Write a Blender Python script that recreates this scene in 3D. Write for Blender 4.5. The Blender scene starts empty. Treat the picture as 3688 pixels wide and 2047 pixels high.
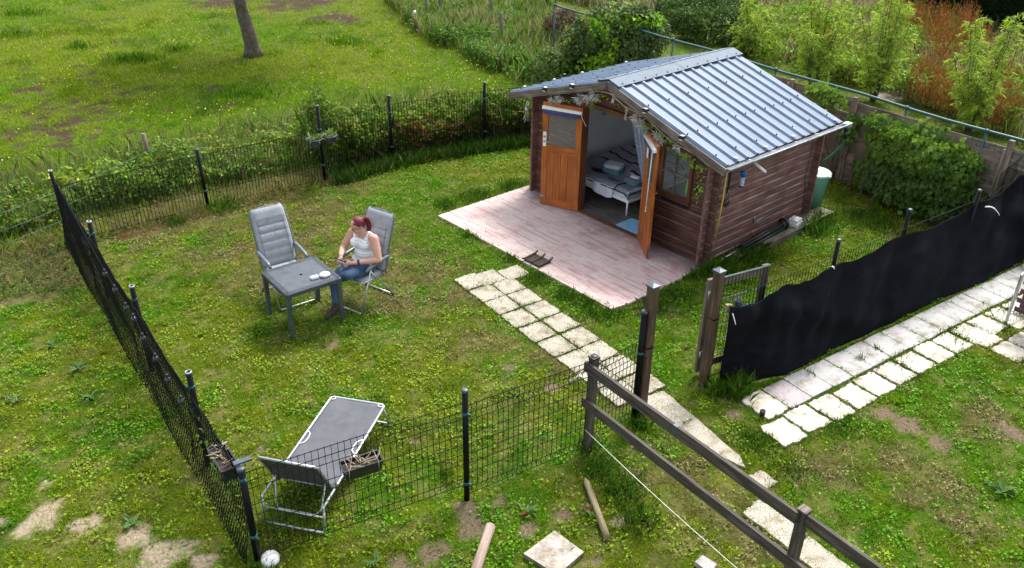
import bpy, bmesh, math, random
import numpy as np
from math import sin, cos, pi, radians, atan2, sqrt
from mathutils import Vector, Matrix, Euler
random.seed(7); rng = np.random.default_rng(7)
SC = bpy.context.scene
C = SC.collection

# ------------------------------------------------------------------ camera
CAMH, FPX, PIT, ROLL = 6.3, 3041.2, 0.5144, 0.0141
cd = bpy.data.cameras.new('camera'); cam = bpy.data.objects.new('camera', cd); C.objects.link(cam)
SC.camera = cam
cd.sensor_width = 36.0; cd.lens = FPX/3688*36.0; cd.clip_end = 600; cd.clip_start = 0.05
fw = Vector((0, cos(PIT), -sin(PIT))); rt = Vector((1, 0, 0)); up = rt.cross(fw)
R2 = rt*cos(ROLL)+up*sin(ROLL); U2 = -rt*sin(ROLL)+up*cos(ROLL)
m = Matrix((R2, U2, -fw)).transposed().to_4x4(); m.translation = (0, 0, CAMH)
cam.matrix_world = m

# ------------------------------------------------------------------ light
SUN_EL, SUN_AZ = radians(54), atan2(0.80, 0.42)      # direction towards the sun in the xy plane
w = bpy.data.worlds.new('World'); SC.world = w; w.use_nodes = True
nt = w.node_tree; bg = nt.nodes['Background']
sky = nt.nodes.new('ShaderNodeTexSky'); sky.sky_type = 'NISHITA'; sky.sun_disc = False
sky.sun_elevation = SUN_EL; sky.sun_rotation = pi/2-SUN_AZ
sky.air_density = 1.0; sky.dust_density = 2.5; sky.ozone_density = 1.0
hs = nt.nodes.new('ShaderNodeHueSaturation'); hs.inputs['Saturation'].default_value = 0.36
nt.links.new(sky.outputs[0], hs.inputs['Color']); nt.links.new(hs.outputs[0], bg.inputs[0])
bg.inputs[1].default_value = 0.15
sd = bpy.data.lights.new('sun', 'SUN'); sun = bpy.data.objects.new('sun', sd); C.objects.link(sun)
sd.energy = 2.0; sd.angle = radians(14); sd.color = (1.0, 0.96, 0.90)
sdir = Vector((cos(SUN_EL)*cos(SUN_AZ), cos(SUN_EL)*sin(SUN_AZ), sin(SUN_EL)))
sun.rotation_euler = sdir.to_track_quat('Z', 'Y').to_euler()
SC.view_settings.view_transform = 'Standard'; SC.view_settings.look = 'None'
SC.view_settings.exposure = 1.32; SC.view_settings.gamma = 1.0
SC.render.engine = 'CYCLES'
try:
    SC.cycles.max_bounces = 6; SC.cycles.transparent_max_bounces = 12; SC.cycles.use_denoising = True
except Exception: pass

# ------------------------------------------------------------------ placing: a point of the photo (2576 px wide) on a plane of the place
def ray(px, py):
    x, y = px*1.4317, py*1.4317
    return fw+R2*((x-1844)/FPX)-U2*((y-1023.5)/FPX)
def G(px, py, z=0.0):
    d = ray(px, py); t = (z-CAMH)/d.z
    return Vector((0, 0, CAMH))+d*t

# ------------------------------------------------------------------ materials
def new_mat(name):
    m = bpy.data.materials.new(name); m.use_nodes = True
    n = m.node_tree.nodes; l = m.node_tree.links
    return m, n, l, n['Principled BSDF']
def ramp(n, stops):
    r = n.new('ShaderNodeValToRGB'); e = r.color_ramp.elements
    while len(e) < len(stops): e.new(0.5)
    for i, (p, c) in enumerate(stops):
        e[i].position = p; e[i].color = (c[0], c[1], c[2], 1)
    return r
def pm(name, c, rough=0.5, metal=0.0, var=0.12, scale=6.0, bump=0.0, bscale=60.0, c2=None, spec=None, trans=0.0, alpha=1.0):
    m, n, l, b = new_mat(name)
    tc = n.new('ShaderNodeTexCoord')
    no = n.new('ShaderNodeTexNoise'); no.inputs['Scale'].default_value = scale; no.inputs['Detail'].default_value = 6; no.inputs['Roughness'].default_value = 0.65
    l.new(tc.outputs['Object'], no.inputs['Vector'])
    a = tuple(x*(1-var) for x in c); d = c2 or tuple(min(1, x*(1+var)) for x in c)
    r = ramp(n, [(0.35, a), (0.65, d)]); l.new(no.outputs['Fac'], r.inputs[0]); l.new(r.outputs[0], b.inputs['Base Color'])
    rr = n.new('ShaderNodeMapRange'); rr.inputs['To Min'].default_value = max(0.02, rough-0.08); rr.inputs['To Max'].default_value = min(1, rough+0.08)
    l.new(no.outputs['Fac'], rr.inputs[0]); l.new(rr.outputs[0], b.inputs['Roughness'])
    b.inputs['Metallic'].default_value = metal
    if spec is not None: b.inputs['Specular IOR Level'].default_value = spec
    if trans: b.inputs['Transmission Weight'].default_value = trans
    if alpha < 1: b.inputs['Alpha'].default_value = alpha
    if bump:
        n2 = n.new('ShaderNodeTexNoise'); n2.inputs['Scale'].default_value = bscale; n2.inputs['Detail'].default_value = 5
        l.new(tc.outputs['Object'], n2.inputs['Vector'])
        bp = n.new('ShaderNodeBump'); bp.inputs['Strength'].default_value = bump; bp.inputs['Distance'].default_value = 0.01
        l.new(n2.outputs['Fac'], bp.inputs['Height']); l.new(bp.outputs[0], b.inputs['Normal'])
    return m
def streaks(m, sc=(1.2, 9, 1), lo=.78):
    n = m.node_tree.nodes; l = m.node_tree.links; b = n['Principled BSDF']; src = b.inputs['Base Color'].links[0].from_socket
    tc = n.new('ShaderNodeTexCoord'); mp = n.new('ShaderNodeMapping'); mp.inputs['Scale'].default_value = sc; l.new(tc.outputs['Object'], mp.inputs[0])
    no = n.new('ShaderNodeTexNoise'); no.inputs['Scale'].default_value = 1.6; no.inputs['Detail'].default_value = 9; no.inputs['Roughness'].default_value = .7; l.new(mp.outputs[0], no.inputs['Vector'])
    r = ramp(n, [(.35, (lo, lo*.98, lo*.93)), (.55, (1, 1, 1)), (.8, (1.12, 1.1, 1.04))]); l.new(no.outputs['Fac'], r.inputs[0])
    mx = n.new('ShaderNodeMix'); mx.data_type = 'RGBA'; mx.blend_type = 'MULTIPLY'; mx.inputs[0].default_value = 1; l.new(src, mx.inputs[6]); l.new(r.outputs[0], mx.inputs[7]); l.new(mx.outputs[2], b.inputs['Base Color'])
def woodm(name, c1, c2, c3=None, rough=0.7, gs=1.0, bump=0.35, patch=0.5):
    """grain runs along u of the UV map (metres)"""
    m, n, l, b = new_mat(name)
    uv = n.new('ShaderNodeUVMap'); uv.uv_map = 'UVMap'
    mp = n.new('ShaderNodeMapping'); mp.inputs['Scale'].default_value = (2.2*gs, 34*gs, 1); l.new(uv.outputs[0], mp.inputs[0])
    no = n.new('ShaderNodeTexNoise'); no.inputs['Scale'].default_value = 1.0; no.inputs['Detail'].default_value = 8; no.inputs['Roughness'].default_value = 0.6; no.inputs['Distortion'].default_value = 0.6
    l.new(mp.outputs[0], no.inputs['Vector'])
    r = ramp(n, [(0.30, c1), (0.52, c2), (0.72, c3 or c2)]); l.new(no.outputs['Fac'], r.inputs[0])
    n2 = n.new('ShaderNodeTexNoise'); n2.inputs['Scale'].default_value = 2.3; n2.inputs['Detail'].default_value = 5
    l.new(uv.outputs[0], n2.inputs['Vector'])
    r2 = ramp(n, [(0.3, (1-patch,)*3), (0.7, (1+patch*0.35,)*3)]); l.new(n2.outputs['Fac'], r2.inputs[0])
    mx = n.new('ShaderNodeMix'); mx.data_type = 'RGBA'; mx.blend_type = 'MULTIPLY'; mx.inputs[0].default_value = 1
    l.new(r.outputs[0], mx.inputs[6]); l.new(r2.outputs[0], mx.inputs[7]); l.new(mx.outputs[2], b.inputs['Base Color'])
    b.inputs['Roughness'].default_value = rough
    bp = n.new('ShaderNodeBump'); bp.inputs['Strength'].default_value = bump; bp.inputs['Distance'].default_value = 0.004
    l.new(no.outputs['Fac'], bp.inputs['Height']); l.new(bp.outputs[0], b.inputs['Normal'])
    return m
def leafm(name, trans=0.35, rough=0.5, spec=0.35):
    m, n, l, b = new_mat(name)
    at = n.new('ShaderNodeAttribute'); at.attribute_name = 'col'
    b.inputs['Roughness'].default_value = rough; b.inputs['Specular IOR Level'].default_value = spec
    l.new(at.outputs['Color'], b.inputs['Base Color'])
    t = n.new('ShaderNodeBsdfTranslucent'); l.new(at.outputs['Color'], t.inputs['Color'])
    mx = n.new('ShaderNodeMixShader'); mx.inputs[0].default_value = trans
    l.new(b.outputs[0], mx.inputs[1]); l.new(t.outputs[0], mx.inputs[2]); l.new(mx.outputs[0], n['Material Output'].inputs[0])
    return m
M = {}
M['leaf'] = leafm('leaf', 0.35, 0.55, 0.22); M['grass'] = leafm('grass_blade', 0.35, 0.75, 0.03)
M['dry'] = leafm('dry_leaf', 0.15, 0.7, 0.1)
M['black_metal'] = pm('black_metal', (0.0025, 0.0032, 0.005), 0.45, 0.0, 0.3, 12, spec=0.16)
M['black_wire'] = pm('black_wire', (0.004, 0.005, 0.006), 0.6, 0.0, 0.3, 12, spec=0.15)
M['green_metal'] = pm('green_metal', (0.01, 0.075, 0.07), 0.35, 0.0, 0.2, 5)
M['black_plastic'] = pm('black_plastic', (0.012, 0.013, 0.016), 0.45, 0, 0.3, 9)
M['cap_grey'] = pm('cap_grey', (0.05, 0.065, 0.09), 0.4, 0, 0.3, 30)
M['white_plastic'] = pm('white_plastic', (0.78, 0.78, 0.76), 0.35, 0, 0.05, 8)
M['white_paint'] = pm('white_paint', (0.72, 0.73, 0.73), 0.4, 0, 0.06, 8)
M['alu'] = pm('brushed_aluminium', (0.52, 0.55, 0.58), 0.34, 0.75, 0.12, 14)
M['zinc'] = pm('zinc_gutter', (0.42, 0.45, 0.47), 0.38, 0.7, 0.25, 7)
M['steel'] = pm('steel', (0.35, 0.36, 0.37), 0.35, 0.9, 0.15, 20)
M['roof'] = pm('roof_sheet', (0.068, 0.122, 0.205), 0.5, 0.0, 0.2, 2.2, c2=(0.098, 0.158, 0.25), spec=0.4)
M['ridge'] = pm('ridge_sheet', (0.10, 0.14, 0.185), 0.7, 0.0, 0.12, 5)
M['shedwood'] = woodm('stained_log_shaded', (0.036, 0.013, 0.009), (0.105, 0.040, 0.029), (0.18, 0.080, 0.06), 0.62, 1.0, 0.4, 0.5)  # darker log tone: the shade on the front wall is put into the colour
M['sidewood'] = woodm('stained_log_lit', (0.095, 0.036, 0.029), (0.225, 0.098, 0.080), (0.34, 0.18, 0.15), 0.7, 1.0, 0.4, 0.45)  # same logs, paler: the better lit side is put into the colour
M['wornlitedge'] = woodm('worn_lit_log_edge', (0.06, 0.03, 0.022), (0.17, 0.10, 0.08), (0.28, 0.19, 0.16), 0.8)  # upward chamfers: wear plus a groove highlight put into the colour
M['wornlitedge2'] = woodm('worn_lit_log_edge_pale', (0.12, 0.075, 0.065), (0.30, 0.21, 0.19), (0.42, 0.33, 0.30), 0.8)  # side wall chamfers: worn edge and painted highlight together
M['trimwood'] = woodm('brown_trim', (0.06, 0.018, 0.008), (0.13, 0.042, 0.018), (0.19, 0.07, 0.03), 0.55, 1.2, 0.3, 0.4)
M['orange'] = woodm('orange_door', (0.22, 0.048, 0.006), (0.40, 0.105, 0.014), (0.50, 0.155, 0.025), 0.42, 1.0, 0.25, 0.4)
M['greywood'] = woodm('weathered_board', (0.055, 0.040, 0.030), (0.16, 0.125, 0.105), (0.29, 0.25, 0.22), 0.8, 1.2, 0.5, 0.45)
M['railwood'] = woodm('rail_wood', (0.022, 0.017, 0.014), (0.070, 0.055, 0.045), (0.15, 0.125, 0.105), 0.8, 1.2, 0.5, 0.5)
M['postwood'] = woodm('impregnated_post', (0.022, 0.012, 0.007), (0.085, 0.047, 0.026), (0.16, 0.10, 0.06), 0.7, 1.2, 0.5, 0.55)
M['lapwood'] = woodm('lap_fence', (0.10, 0.075, 0.055), (0.24, 0.19, 0.145), (0.36, 0.31, 0.25), 0.8, 1.0, 0.5, 0.55)
M['oldpost'] = woodm('old_post', (0.06, 0.05, 0.035), (0.16, 0.14, 0.10), (0.25, 0.22, 0.16), 0.85, 1.2, 0.5, 0.4)
M['logwood'] = woodm('pink_log', (0.20, 0.14, 0.11), (0.34, 0.25, 0.20), (0.46, 0.36, 0.30), 0.75, 0.8, 0.3, 0.3)
M['stake'] = woodm('stake_wood', (0.13, 0.10, 0.05), (0.26, 0.21, 0.11), (0.36, 0.30, 0.19), 0.8, 1.0, 0.4, 0.45)
M['floorwood'] = woodm('floor_laminate', (0.05, 0.045, 0.04), (0.12, 0.11, 0.10), (0.19, 0.175, 0.165), 0.5, 0.6, 0.1, 0.4)
M['inner'] = pm('inner_lining', (0.76, 0.77, 0.80), 0.8, 0, 0.06, 3)
M['glass'] = pm('window_glass', (0.55, 0.62, 0.60), 0.04, 0, 0.02, 3, trans=0.0, alpha=0.16)
M['chairpad'] = pm('chair_fabric', (0.30, 0.32, 0.35), 0.85, 0, 0.08, 30, 0.25, 400)
M['pipeseam'] = pm('chair_piping', (0.12, 0.13, 0.145), 0.7, 0, 0.1, 30)
M['armrest'] = pm('armrest_plastic', (0.13, 0.155, 0.18), 0.3, 0, 0.1, 20)
M['table'] = pm('rattan_plastic', (0.062, 0.073, 0.088), 0.42, 0, 0.15, 10)
M['lounger'] = pm('sling_mesh', (0.085, 0.09, 0.105), 0.75, 0, 0.14, 3.5, 0.3, 500)
M['skin'] = pm('skin', (0.56, 0.30, 0.22), 0.5, 0, 0.08, 12)
M['hair'] = pm('red_hair', (0.105, 0.003, 0.011), 0.6, 0, 0.5, 60)
M['jeans'] = pm('denim', (0.022, 0.055, 0.125), 0.85, 0, 0.45, 9, 0.3, 200, c2=(0.06, 0.12, 0.22))
M['boot'] = pm('brown_boot', (0.045, 0.026, 0.016), 0.7, 0, 0.25, 20)
M['fabric'] = pm('black_membrane', (0.0058, 0.0064, 0.0098), 0.8, 0, 0.45, 2.0, 0.2, 300, spec=0.06)
M['sheet'] = pm('bed_sheet', (0.55, 0.57, 0.62), 0.9, 0, 0.06, 10)
M['bedgrey'] = pm('bed_throw', (0.20, 0.22, 0.26), 0.9, 0, 0.1, 40)
M['bedblack'] = pm('black_piping', (0.01, 0.01, 0.015), 0.8)
M['towel_white'] = pm('white_towel', (0.66, 0.66, 0.72), 0.95, 0, 0.06, 40, 0.4, 250)
M['towel_teal'] = pm('teal_towel', (0.10, 0.24, 0.29), 0.95, 0, 0.12, 40, 0.4, 250)
M['towel_grey'] = pm('grey_towel', (0.19, 0.20, 0.24), 0.95, 0, 0.12, 40, 0.4, 250)
M['mat_blue'] = pm('blue_mat', (0.22, 0.46, 0.68), 0.95, 0, 0.15, 8, 0.4, 200)
M['navy'] = pm('navy_blind', (0.05, 0.05, 0.16), 0.7)
M['yellow'] = pm('yellow_cane', (0.62, 0.40, 0.06), 0.4, 0, 0.1, 20)
M['blue'] = pm('blue_plastic', (0.01, 0.15, 0.55), 0.3)
M['mint'] = pm('mint_plastic', (0.22, 0.56, 0.46), 0.4, 0, 0.08, 6)
M['mintlid'] = pm('mint_lid', (0.50, 0.66, 0.56), 0.4, 0, 0.06, 6)
M['lime'] = pm('lime_plastic', (0.15, 0.6, 0.02), 0.35)
M['pot'] = pm('pot_grey', (0.055, 0.068, 0.105), 0.45, 0, 0.15, 12)
M['soilm'] = pm('soil', (0.05, 0.035, 0.022), 0.95, 0, 0.4, 25, 0.6, 90)
M['concrete'] = pm('concrete', (0.36, 0.34, 0.31), 0.9, 0, 0.22, 12, 0.5, 60)
M['string'] = pm('string', (0.70, 0.70, 0.66), 0.8)
M['vine'] = pm('vine_stem', (0.42, 0.33, 0.22), 0.8)
M['hose'] = pm('green_hose', (0.03, 0.16, 0.08), 0.4)
M['bulb'] = pm('dark_bulb', (0.02, 0.025, 0.035), 0.12, 0, 0.2, 20)
M['trunk'] = pm('bark', (0.10, 0.082, 0.060), 0.9, 0, 0.45, 9, 0.9, 24)

streaks(M['roof']); streaks(M['ridge'], (3, 3, 3)); streaks(M['table'], (6, 6, 6), .8); streaks(M['lounger'], (5, 5, 5), .82); streaks(M['chairpad'], (7, 7, 7), .86); streaks(M['fabric'], (2, 2, 5), .55)
def stone_mat(name, c1, c2, speck=1.0, sc=90):
    m, n, l, b = new_mat(name)
    tc = n.new('ShaderNodeTexCoord')
    v = n.new('ShaderNodeTexNoise'); v.inputs['Scale'].default_value = sc; v.inputs['Detail'].default_value = 3; l.new(tc.outputs['Object'], v.inputs['Vector'])
    v2 = n.new('ShaderNodeTexNoise'); v2.inputs['Scale'].default_value = 3.5; v2.inputs['Detail'].default_value = 7; v2.inputs['Roughness'].default_value = 0.7; l.new(tc.outputs['Object'], v2.inputs['Vector'])
    r = ramp(n, [(0.36, tuple(x*(1-0.55*speck) for x in c1)), (0.5, c1), (0.64, c2)]); l.new(v.outputs['Fac'], r.inputs[0])
    r2 = ramp(n, [(0.34, (0.50, 0.44, 0.33)), (0.50, (.95, .94, .92)), (0.75, (1.08, 1.07, 1.02))]); l.new(v2.outputs['Fac'], r2.inputs[0])
    mx = n.new('ShaderNodeMix'); mx.data_type = 'RGBA'; mx.blend_type = 'MULTIPLY'; mx.inputs[0].default_value = 1
    l.new(r.outputs[0], mx.inputs[6]); l.new(r2.outputs[0], mx.inputs[7]); l.new(mx.outputs[2], b.inputs['Base Color'])
    b.inputs['Roughness'].default_value = 0.9
    bp = n.new('ShaderNodeBump'); bp.inputs['Strength'].default_value = 0.5; bp.inputs['Distance'].default_value = 0.004
    l.new(v.outputs['Fac'], bp.inputs['Height']); l.new(bp.outputs[0], b.inputs['Normal'])
    return m
M['aggregate'] = stone_mat('washed_aggregate', (0.37, 0.34, 0.27), (0.52, 0.49, 0.41))
M['slab'] = stone_mat('pale_slab', (0.54, 0.50, 0.43), (0.62, 0.59, 0.52), 0.15)
M['slabgrey'] = stone_mat('grey_slab', (0.40, 0.395, 0.39), (0.47, 0.465, 0.46), 0.12)
M['slabpink'] = stone_mat('pinkish_slab', (0.38, 0.34, 0.36), (0.46, 0.42, 0.43), 0.12)

# ------------------------------------------------------------------ mesh builder
class MB:
    def __init__(s): s.v = []; s.f = []; s.uv = []; s.mi = []; s.sm = []; s.cur = 0; s.smooth = False
    def face(s, ids, uvs=None):
        s.f.append(tuple(ids)); s.mi.append(s.cur); s.sm.append(s.smooth)
        if uvs is None: uvs = [(s.v[i][0], s.v[i][1]+s.v[i][2]) for i in ids]
        s.uv.append(uvs)
    def quad(s, a, b, c, d, uvs=None):
        k = len(s.v); s.v += [tuple(a), tuple(b), tuple(c), tuple(d)]; s.face((k, k+1, k+2, k+3), uvs)
    def frame_box(s, o, X, Y, Z, lx, ly, lz, ch=0.0):
        """box centred at o, axes X,Y,Z (unit), sizes; grain uv along the longest"""
        o = Vector(o); X = Vector(X); Y = Vector(Y); Z = Vector(Z)
        L = [(lx, X), (ly, Y), (lz, Z)]; lu = max(range(3), key=lambda i: L[i][0])
        off = (random.random()*50, random.random()*50)
        ax = [X, Y, Z]; sz = [lx/2, ly/2, lz/2]
        for a in range(3):
            for sg in (-1, 1):
                b, c = (a+1) % 3, (a+2) % 3
                if sg < 0: b, c = c, b
                cs = [(-1, -1), (1, -1), (1, 1), (-1, 1)]
                pts = []; uvs = []
                for (i, j) in cs:
                    p = o+ax[a]*sz[a]*sg+ax[b]*sz[b]*i+ax[c]*sz[c]*j
                    loc = {a: sz[a]*sg, b: sz[b]*i, c: sz[c]*j}
                    u = loc[lu]; v = sum(loc[q] for q in range(3) if q != lu)
                    pts.append(p); uvs.append((u+off[0], v+off[1]))
                s.quad(*pts, uvs=uvs)
    def box(s, x0, y0, z0, x1, y1, z1):
        s.frame_box(((x0+x1)/2, (y0+y1)/2, (z0+z1)/2), (1, 0, 0), (0, 1, 0), (0, 0, 1), abs(x1-x0), abs(y1-y0), abs(z1-z0))
    def beam(s, p0, p1, wd, ht, upv=(0, 0, 1)):
        p0 = Vector(p0); p1 = Vector(p1); X = (p1-p0); L = X.length; X.normalize()
        Y = Vector(upv).cross(X); Y = Y.normalized() if Y.length > 1e-5 else Vector((0, 1, 0)).cross(X).normalized()
        Z = X.cross(Y)
        s.frame_box((p0+p1)/2, X, Y, Z, L, wd, ht)
    def tube(s, pts, r, seg=8, cap=True, closed=False):
        pts = [Vector(p) for p in pts]; n = len(pts)
        rs = r if isinstance(r, (list, tuple)) else [r]*n
        k0 = len(s.v); T0 = None; old = s.smooth; s.smooth = True
        u = 0; us = []
        ref = None; off = random.random()*30
        for i, p in enumerate(pts):
            if closed: t = (pts[(i+1) % n]-pts[i-1])
            else: t = (pts[min(i+1, n-1)]-pts[max(i-1, 0)])
            t.normalize()
            if ref is None:
                ref = Vector((0, 0, 1)) if abs(t.z) < 0.9 else Vector((1, 0, 0))
                a = ref.cross(t).normalized()
            else:
                a = (a-t*a.dot(t)); a = a.normalized() if a.length > 1e-6 else Vector((1, 0, 0)).cross(t).normalized()
            b = t.cross(a)
            if i: u += (p-pts[i-1]).length
            us.append(u+off)
            for j in range(seg):
                an = 2*pi*j/seg
                s.v.append(tuple(p+(a*cos(an)+b*sin(an))*rs[i]))
        m_ = n if closed else n-1
        for i in range(m_):
            for j in range(seg):
                i2 = (i+1) % n; j2 = (j+1) % seg
                ro = rs[i]*2*pi/seg
                s.face((k0+i*seg+j, k0+i*seg+j2, k0+i2*seg+j2, k0+i2*seg+j), [(us[i], j*ro), (us[i], (j+1)*ro), (us[i2], (j+1)*ro), (us[i2], j*ro)])
        s.smooth = old
        if cap and not closed:
            s.face([k0+j for j in range(seg)][::-1]); s.face([k0+(n-1)*seg+j for j in range(seg)])
    def lathe(s, prof, o=(0, 0, 0), seg=24, ax=None):
        """prof: list of (r,z)"""
        k0 = len(s.v); o = Vector(o); old = s.smooth; s.smooth = True
        Q = Vector((0, 0, 1)).rotation_difference(Vector(ax)).to_matrix() if ax is not None else Matrix.Identity(3)
        for (r, z) in prof:
            for j in range(seg):
                a = 2*pi*j/seg; s.v.append(tuple(o+Q @ Vector((r*cos(a), r*sin(a), z))))
        for i in range(len(prof)-1):
            for j in range(seg):
                j2 = (j+1) % seg
                s.face((k0+i*seg+j, k0+i*seg+j2, k0+(i+1)*seg+j2, k0+(i+1)*seg+j))
        s.smooth = old
        if prof[0][0] > 1e-4: s.face([k0+j for j in range(seg)][::-1])
        if prof[-1][0] > 1e-4: s.face([k0+(len(prof)-1)*seg+j for j in range(seg)])
    def prism(s, poly, z0, z1):
        """poly ccw list of (x,y)"""
        k = len(s.v); n = len(poly)
        s.v += [(p[0], p[1], z0) for p in poly]+[(p[0], p[1], z1) for p in poly]
        s.face([k+i for i in range(n)][::-1]); s.face([k+n+i for i in range(n)])
        for i in range(n):
            j = (i+1) % n; s.face((k+i, k+j, k+n+j, k+n+i))
    def ellip(s, o, r, seg=14, rings=8, Q=None):
        k = len(s.v); o = Vector(o); Q = Q or Matrix.Identity(3); old = s.smooth; s.smooth = True
        for i in range(rings+1):
            th = pi*i/rings
            for j in range(seg):
                a = 2*pi*j/seg
                s.v.append(tuple(o+Q @ Vector((r[0]*sin(th)*cos(a), r[1]*sin(th)*sin(a), r[2]*cos(th)))))
        for i in range(rings):
            for j in range(seg):
                j2 = (j+1) % seg
                s.face((k+i*seg+j, k+(i+1)*seg+j, k+(i+1)*seg+j2, k+i*seg+j2))
        s.smooth = old
    def build(s, name, mats, parent=None, loc=None, rot=None, weld=False):
        me = bpy.data.meshes.new(name); me.from_pydata(s.v, [], s.f); me.update()
        uvl = me.uv_layers.new(name='UVMap')
        flat = [c for f in s.uv for q in f for c in q]; uvl.data.foreach_set('uv', flat)
        if not isinstance(mats, (list, tuple)): mats = [mats]
        for mm in mats: me.materials.append(mm)
        me.polygons.foreach_set('material_index', s.mi); me.polygons.foreach_set('use_smooth', s.sm)
        o = bpy.data.objects.new(name, me); C.objects.link(o)
        if parent is not None: o.parent = parent
        if loc is not None: o.location = loc
        if rot is not None: o.rotation_euler = rot
        return o
def tag(o, label=None, cat=None, group=None, kind=None):
    if label: o['label'] = label
    if cat: o['category'] = cat
    if group: o['group'] = group
    if kind: o['kind'] = kind
    return o
def empty(name, loc=(0, 0, 0), rz=0.0, label=None, cat=None, group=None):
    o = bpy.data.objects.new(name, None); o.empty_display_size = 0.1; C.objects.link(o)
    o.location = loc; o.rotation_euler = (0, 0, rz); tag(o, label, cat, group); return o
def kids(o): return [c for c in bpy.data.objects if c.parent == o]
def copy_tree(o, parent=None, loc=None, rz=None, label=None):
    c = o.copy(); C.objects.link(c); c.parent = parent
    if loc is not None: c.location = loc
    if rz is not None: c.rotation_euler = (0, 0, rz)
    if label: c['label'] = label
    for ch in kids(o): copy_tree(ch, c)
    return c
def npmesh(name, V, F, col, mat, parent=None, smooth=False):
    """V (n,3); F (m,k); col (n,3)"""
    me = bpy.data.meshes.new(name); V = np.ascontiguousarray(V, dtype=np.float32); F = np.ascontiguousarray(F, dtype=np.int32)
    m_, k = F.shape
    me.vertices.add(len(V)); me.vertices.foreach_set('co', V.ravel())
    me.loops.add(m_*k); me.loops.foreach_set('vertex_index', F.ravel())
    me.polygons.add(m_); me.polygons.foreach_set('loop_start', np.arange(0, m_*k, k, dtype=np.int32))
    me.polygons.foreach_set('loop_total', np.full(m_, k, dtype=np.int32))
    if smooth: me.polygons.foreach_set('use_smooth', np.ones(m_, dtype=bool))
    me.update(calc_edges=True)
    at = me.color_attributes.new('col', 'FLOAT_COLOR', 'POINT')
    c4 = np.ones((len(V), 4), dtype=np.float32); c4[:, :3] = col; at.data.foreach_set('color', c4.ravel())
    me.materials.append(mat)
    o = bpy.data.objects.new(name, me); C.objects.link(o)
    if parent is not None: o.parent = parent
    return o

# ------------------------------------------------------------------ noise helpers
_g = {}
def vn(x, y, sc, seed=0):
    if seed not in _g: _g[seed] = np.random.default_rng(1000+seed).random((256, 256))
    g = _g[seed]; X = np.asarray(x)/sc+37.3*seed; Y = np.asarray(y)/sc+11.1*seed
    i = np.floor(X).astype(int); j = np.floor(Y).astype(int); fx = X-i; fy = Y-j
    fx = fx*fx*(3-2*fx); fy = fy*fy*(3-2*fy)
    a = g[i % 256, j % 256]; b = g[(i+1) % 256, j % 256]; c = g[i % 256, (j+1) % 256]; d = g[(i+1) % 256, (j+1) % 256]
    return (a*(1-fx)+b*fx)*(1-fy)+(c*(1-fx)+d*fx)*fy
def fbm(x, y, sc, seed=0, o=4):
    r = 0; a = 1; t = 0
    for k in range(o): r = r+a*vn(x, y, sc/2**k, seed+k); t += a; a *= 0.55
    return r/t
def ss(e0, e1, x):
    t = np.clip((x-e0)/(e1-e0), 0, 1); return t*t*(3-2*t)
def inpoly(x, y, poly):
    x = np.asarray(x); r = np.zeros(x.shape, bool); n = len(poly)
    for i in range(n):
        x0, y0 = poly[i][0], poly[i][1]; x1, y1 = poly[(i+1) % n][0], poly[(i+1) % n][1]
        c = ((y0 > y) != (y1 > y)) & (x < (x1-x0)*(y-y0)/((y1-y0) if y1 != y0 else 1e-9)+x0)
        r ^= c
    return r
def side(x, y, p, q):
    """signed distance; positive = left of p->q"""
    dx, dy = q[0]-p[0], q[1]-p[1]; L = math.hypot(dx, dy)
    return (dx*(y-p[1])-dy*(x-p[0]))/L

# ------------------------------------------------------------------ plan of the place
SO = Vector((1.692, 13.283, 0)); SY = -0.8471
SA = Vector((cos(SY), sin(SY), 0)); SB = Vector((-sin(SY), cos(SY), 0))
def SH(a, b, z=0): return SO+SA*a+SB*b+Vector((0, 0, z))
HE, RW, RH, RD, OH, WW, WD = 1.859, 2.316, 0.71, 3.195, 0.305, 1.97, 2.90
CC = [Vector((-7.19, 12.26, 0)), Vector((-5.42, 13.71, 0)), Vector((-3.61, 15.02, 0)), Vector((-2.45, 16.06, 0)), Vector((-0.62, 17.05, 0)), G(1420, 187, 1.4)]
CC[5].z = 0
KC = Vector((-2.38, 5.69, 0)); MP = Vector((-0.44, 6.58, 0)); R1 = Vector((0.88, 7.39, 0)); BP = Vector((1.46, 7.93, 0))
P0 = G(1393, 12, 1.75); P1 = G(2576, 357, 1.7); P0.z = P1.z = 0
FBASE = [Vector((2.70, 8.36, 0)), Vector((4.35, 9.48, 0)), Vector((6.25, 10.79, 0)), Vector((8.40, 12.18, 0))]
LF0 = CC[0]+(CC[0]-CC[4])*1.5           # rear left fence line extended
def pasture_s(x, y):   # >0 beyond the rear-left fence
    s = side(x, y, CC[0], CC[4]); return s
def wild_s(x, y):      # >0 beyond the green pipe
    return side(x, y, P0, P1)
def left_s(x, y):      # >0 outside the left fence
    return -side(x, y, CC[0], KC)
DECK = [SH(-2.17, -2.06), SH(2.05, -2.12), SH(2.06, -0.3), SH(2.06, 0.05), SH(-2.17, 0.05)]
SHEDP = [SH(-2.05, -0.02), SH(2.05, -0.02), SH(2.05, 3.0), SH(-2.05, 3.0)]
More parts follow.
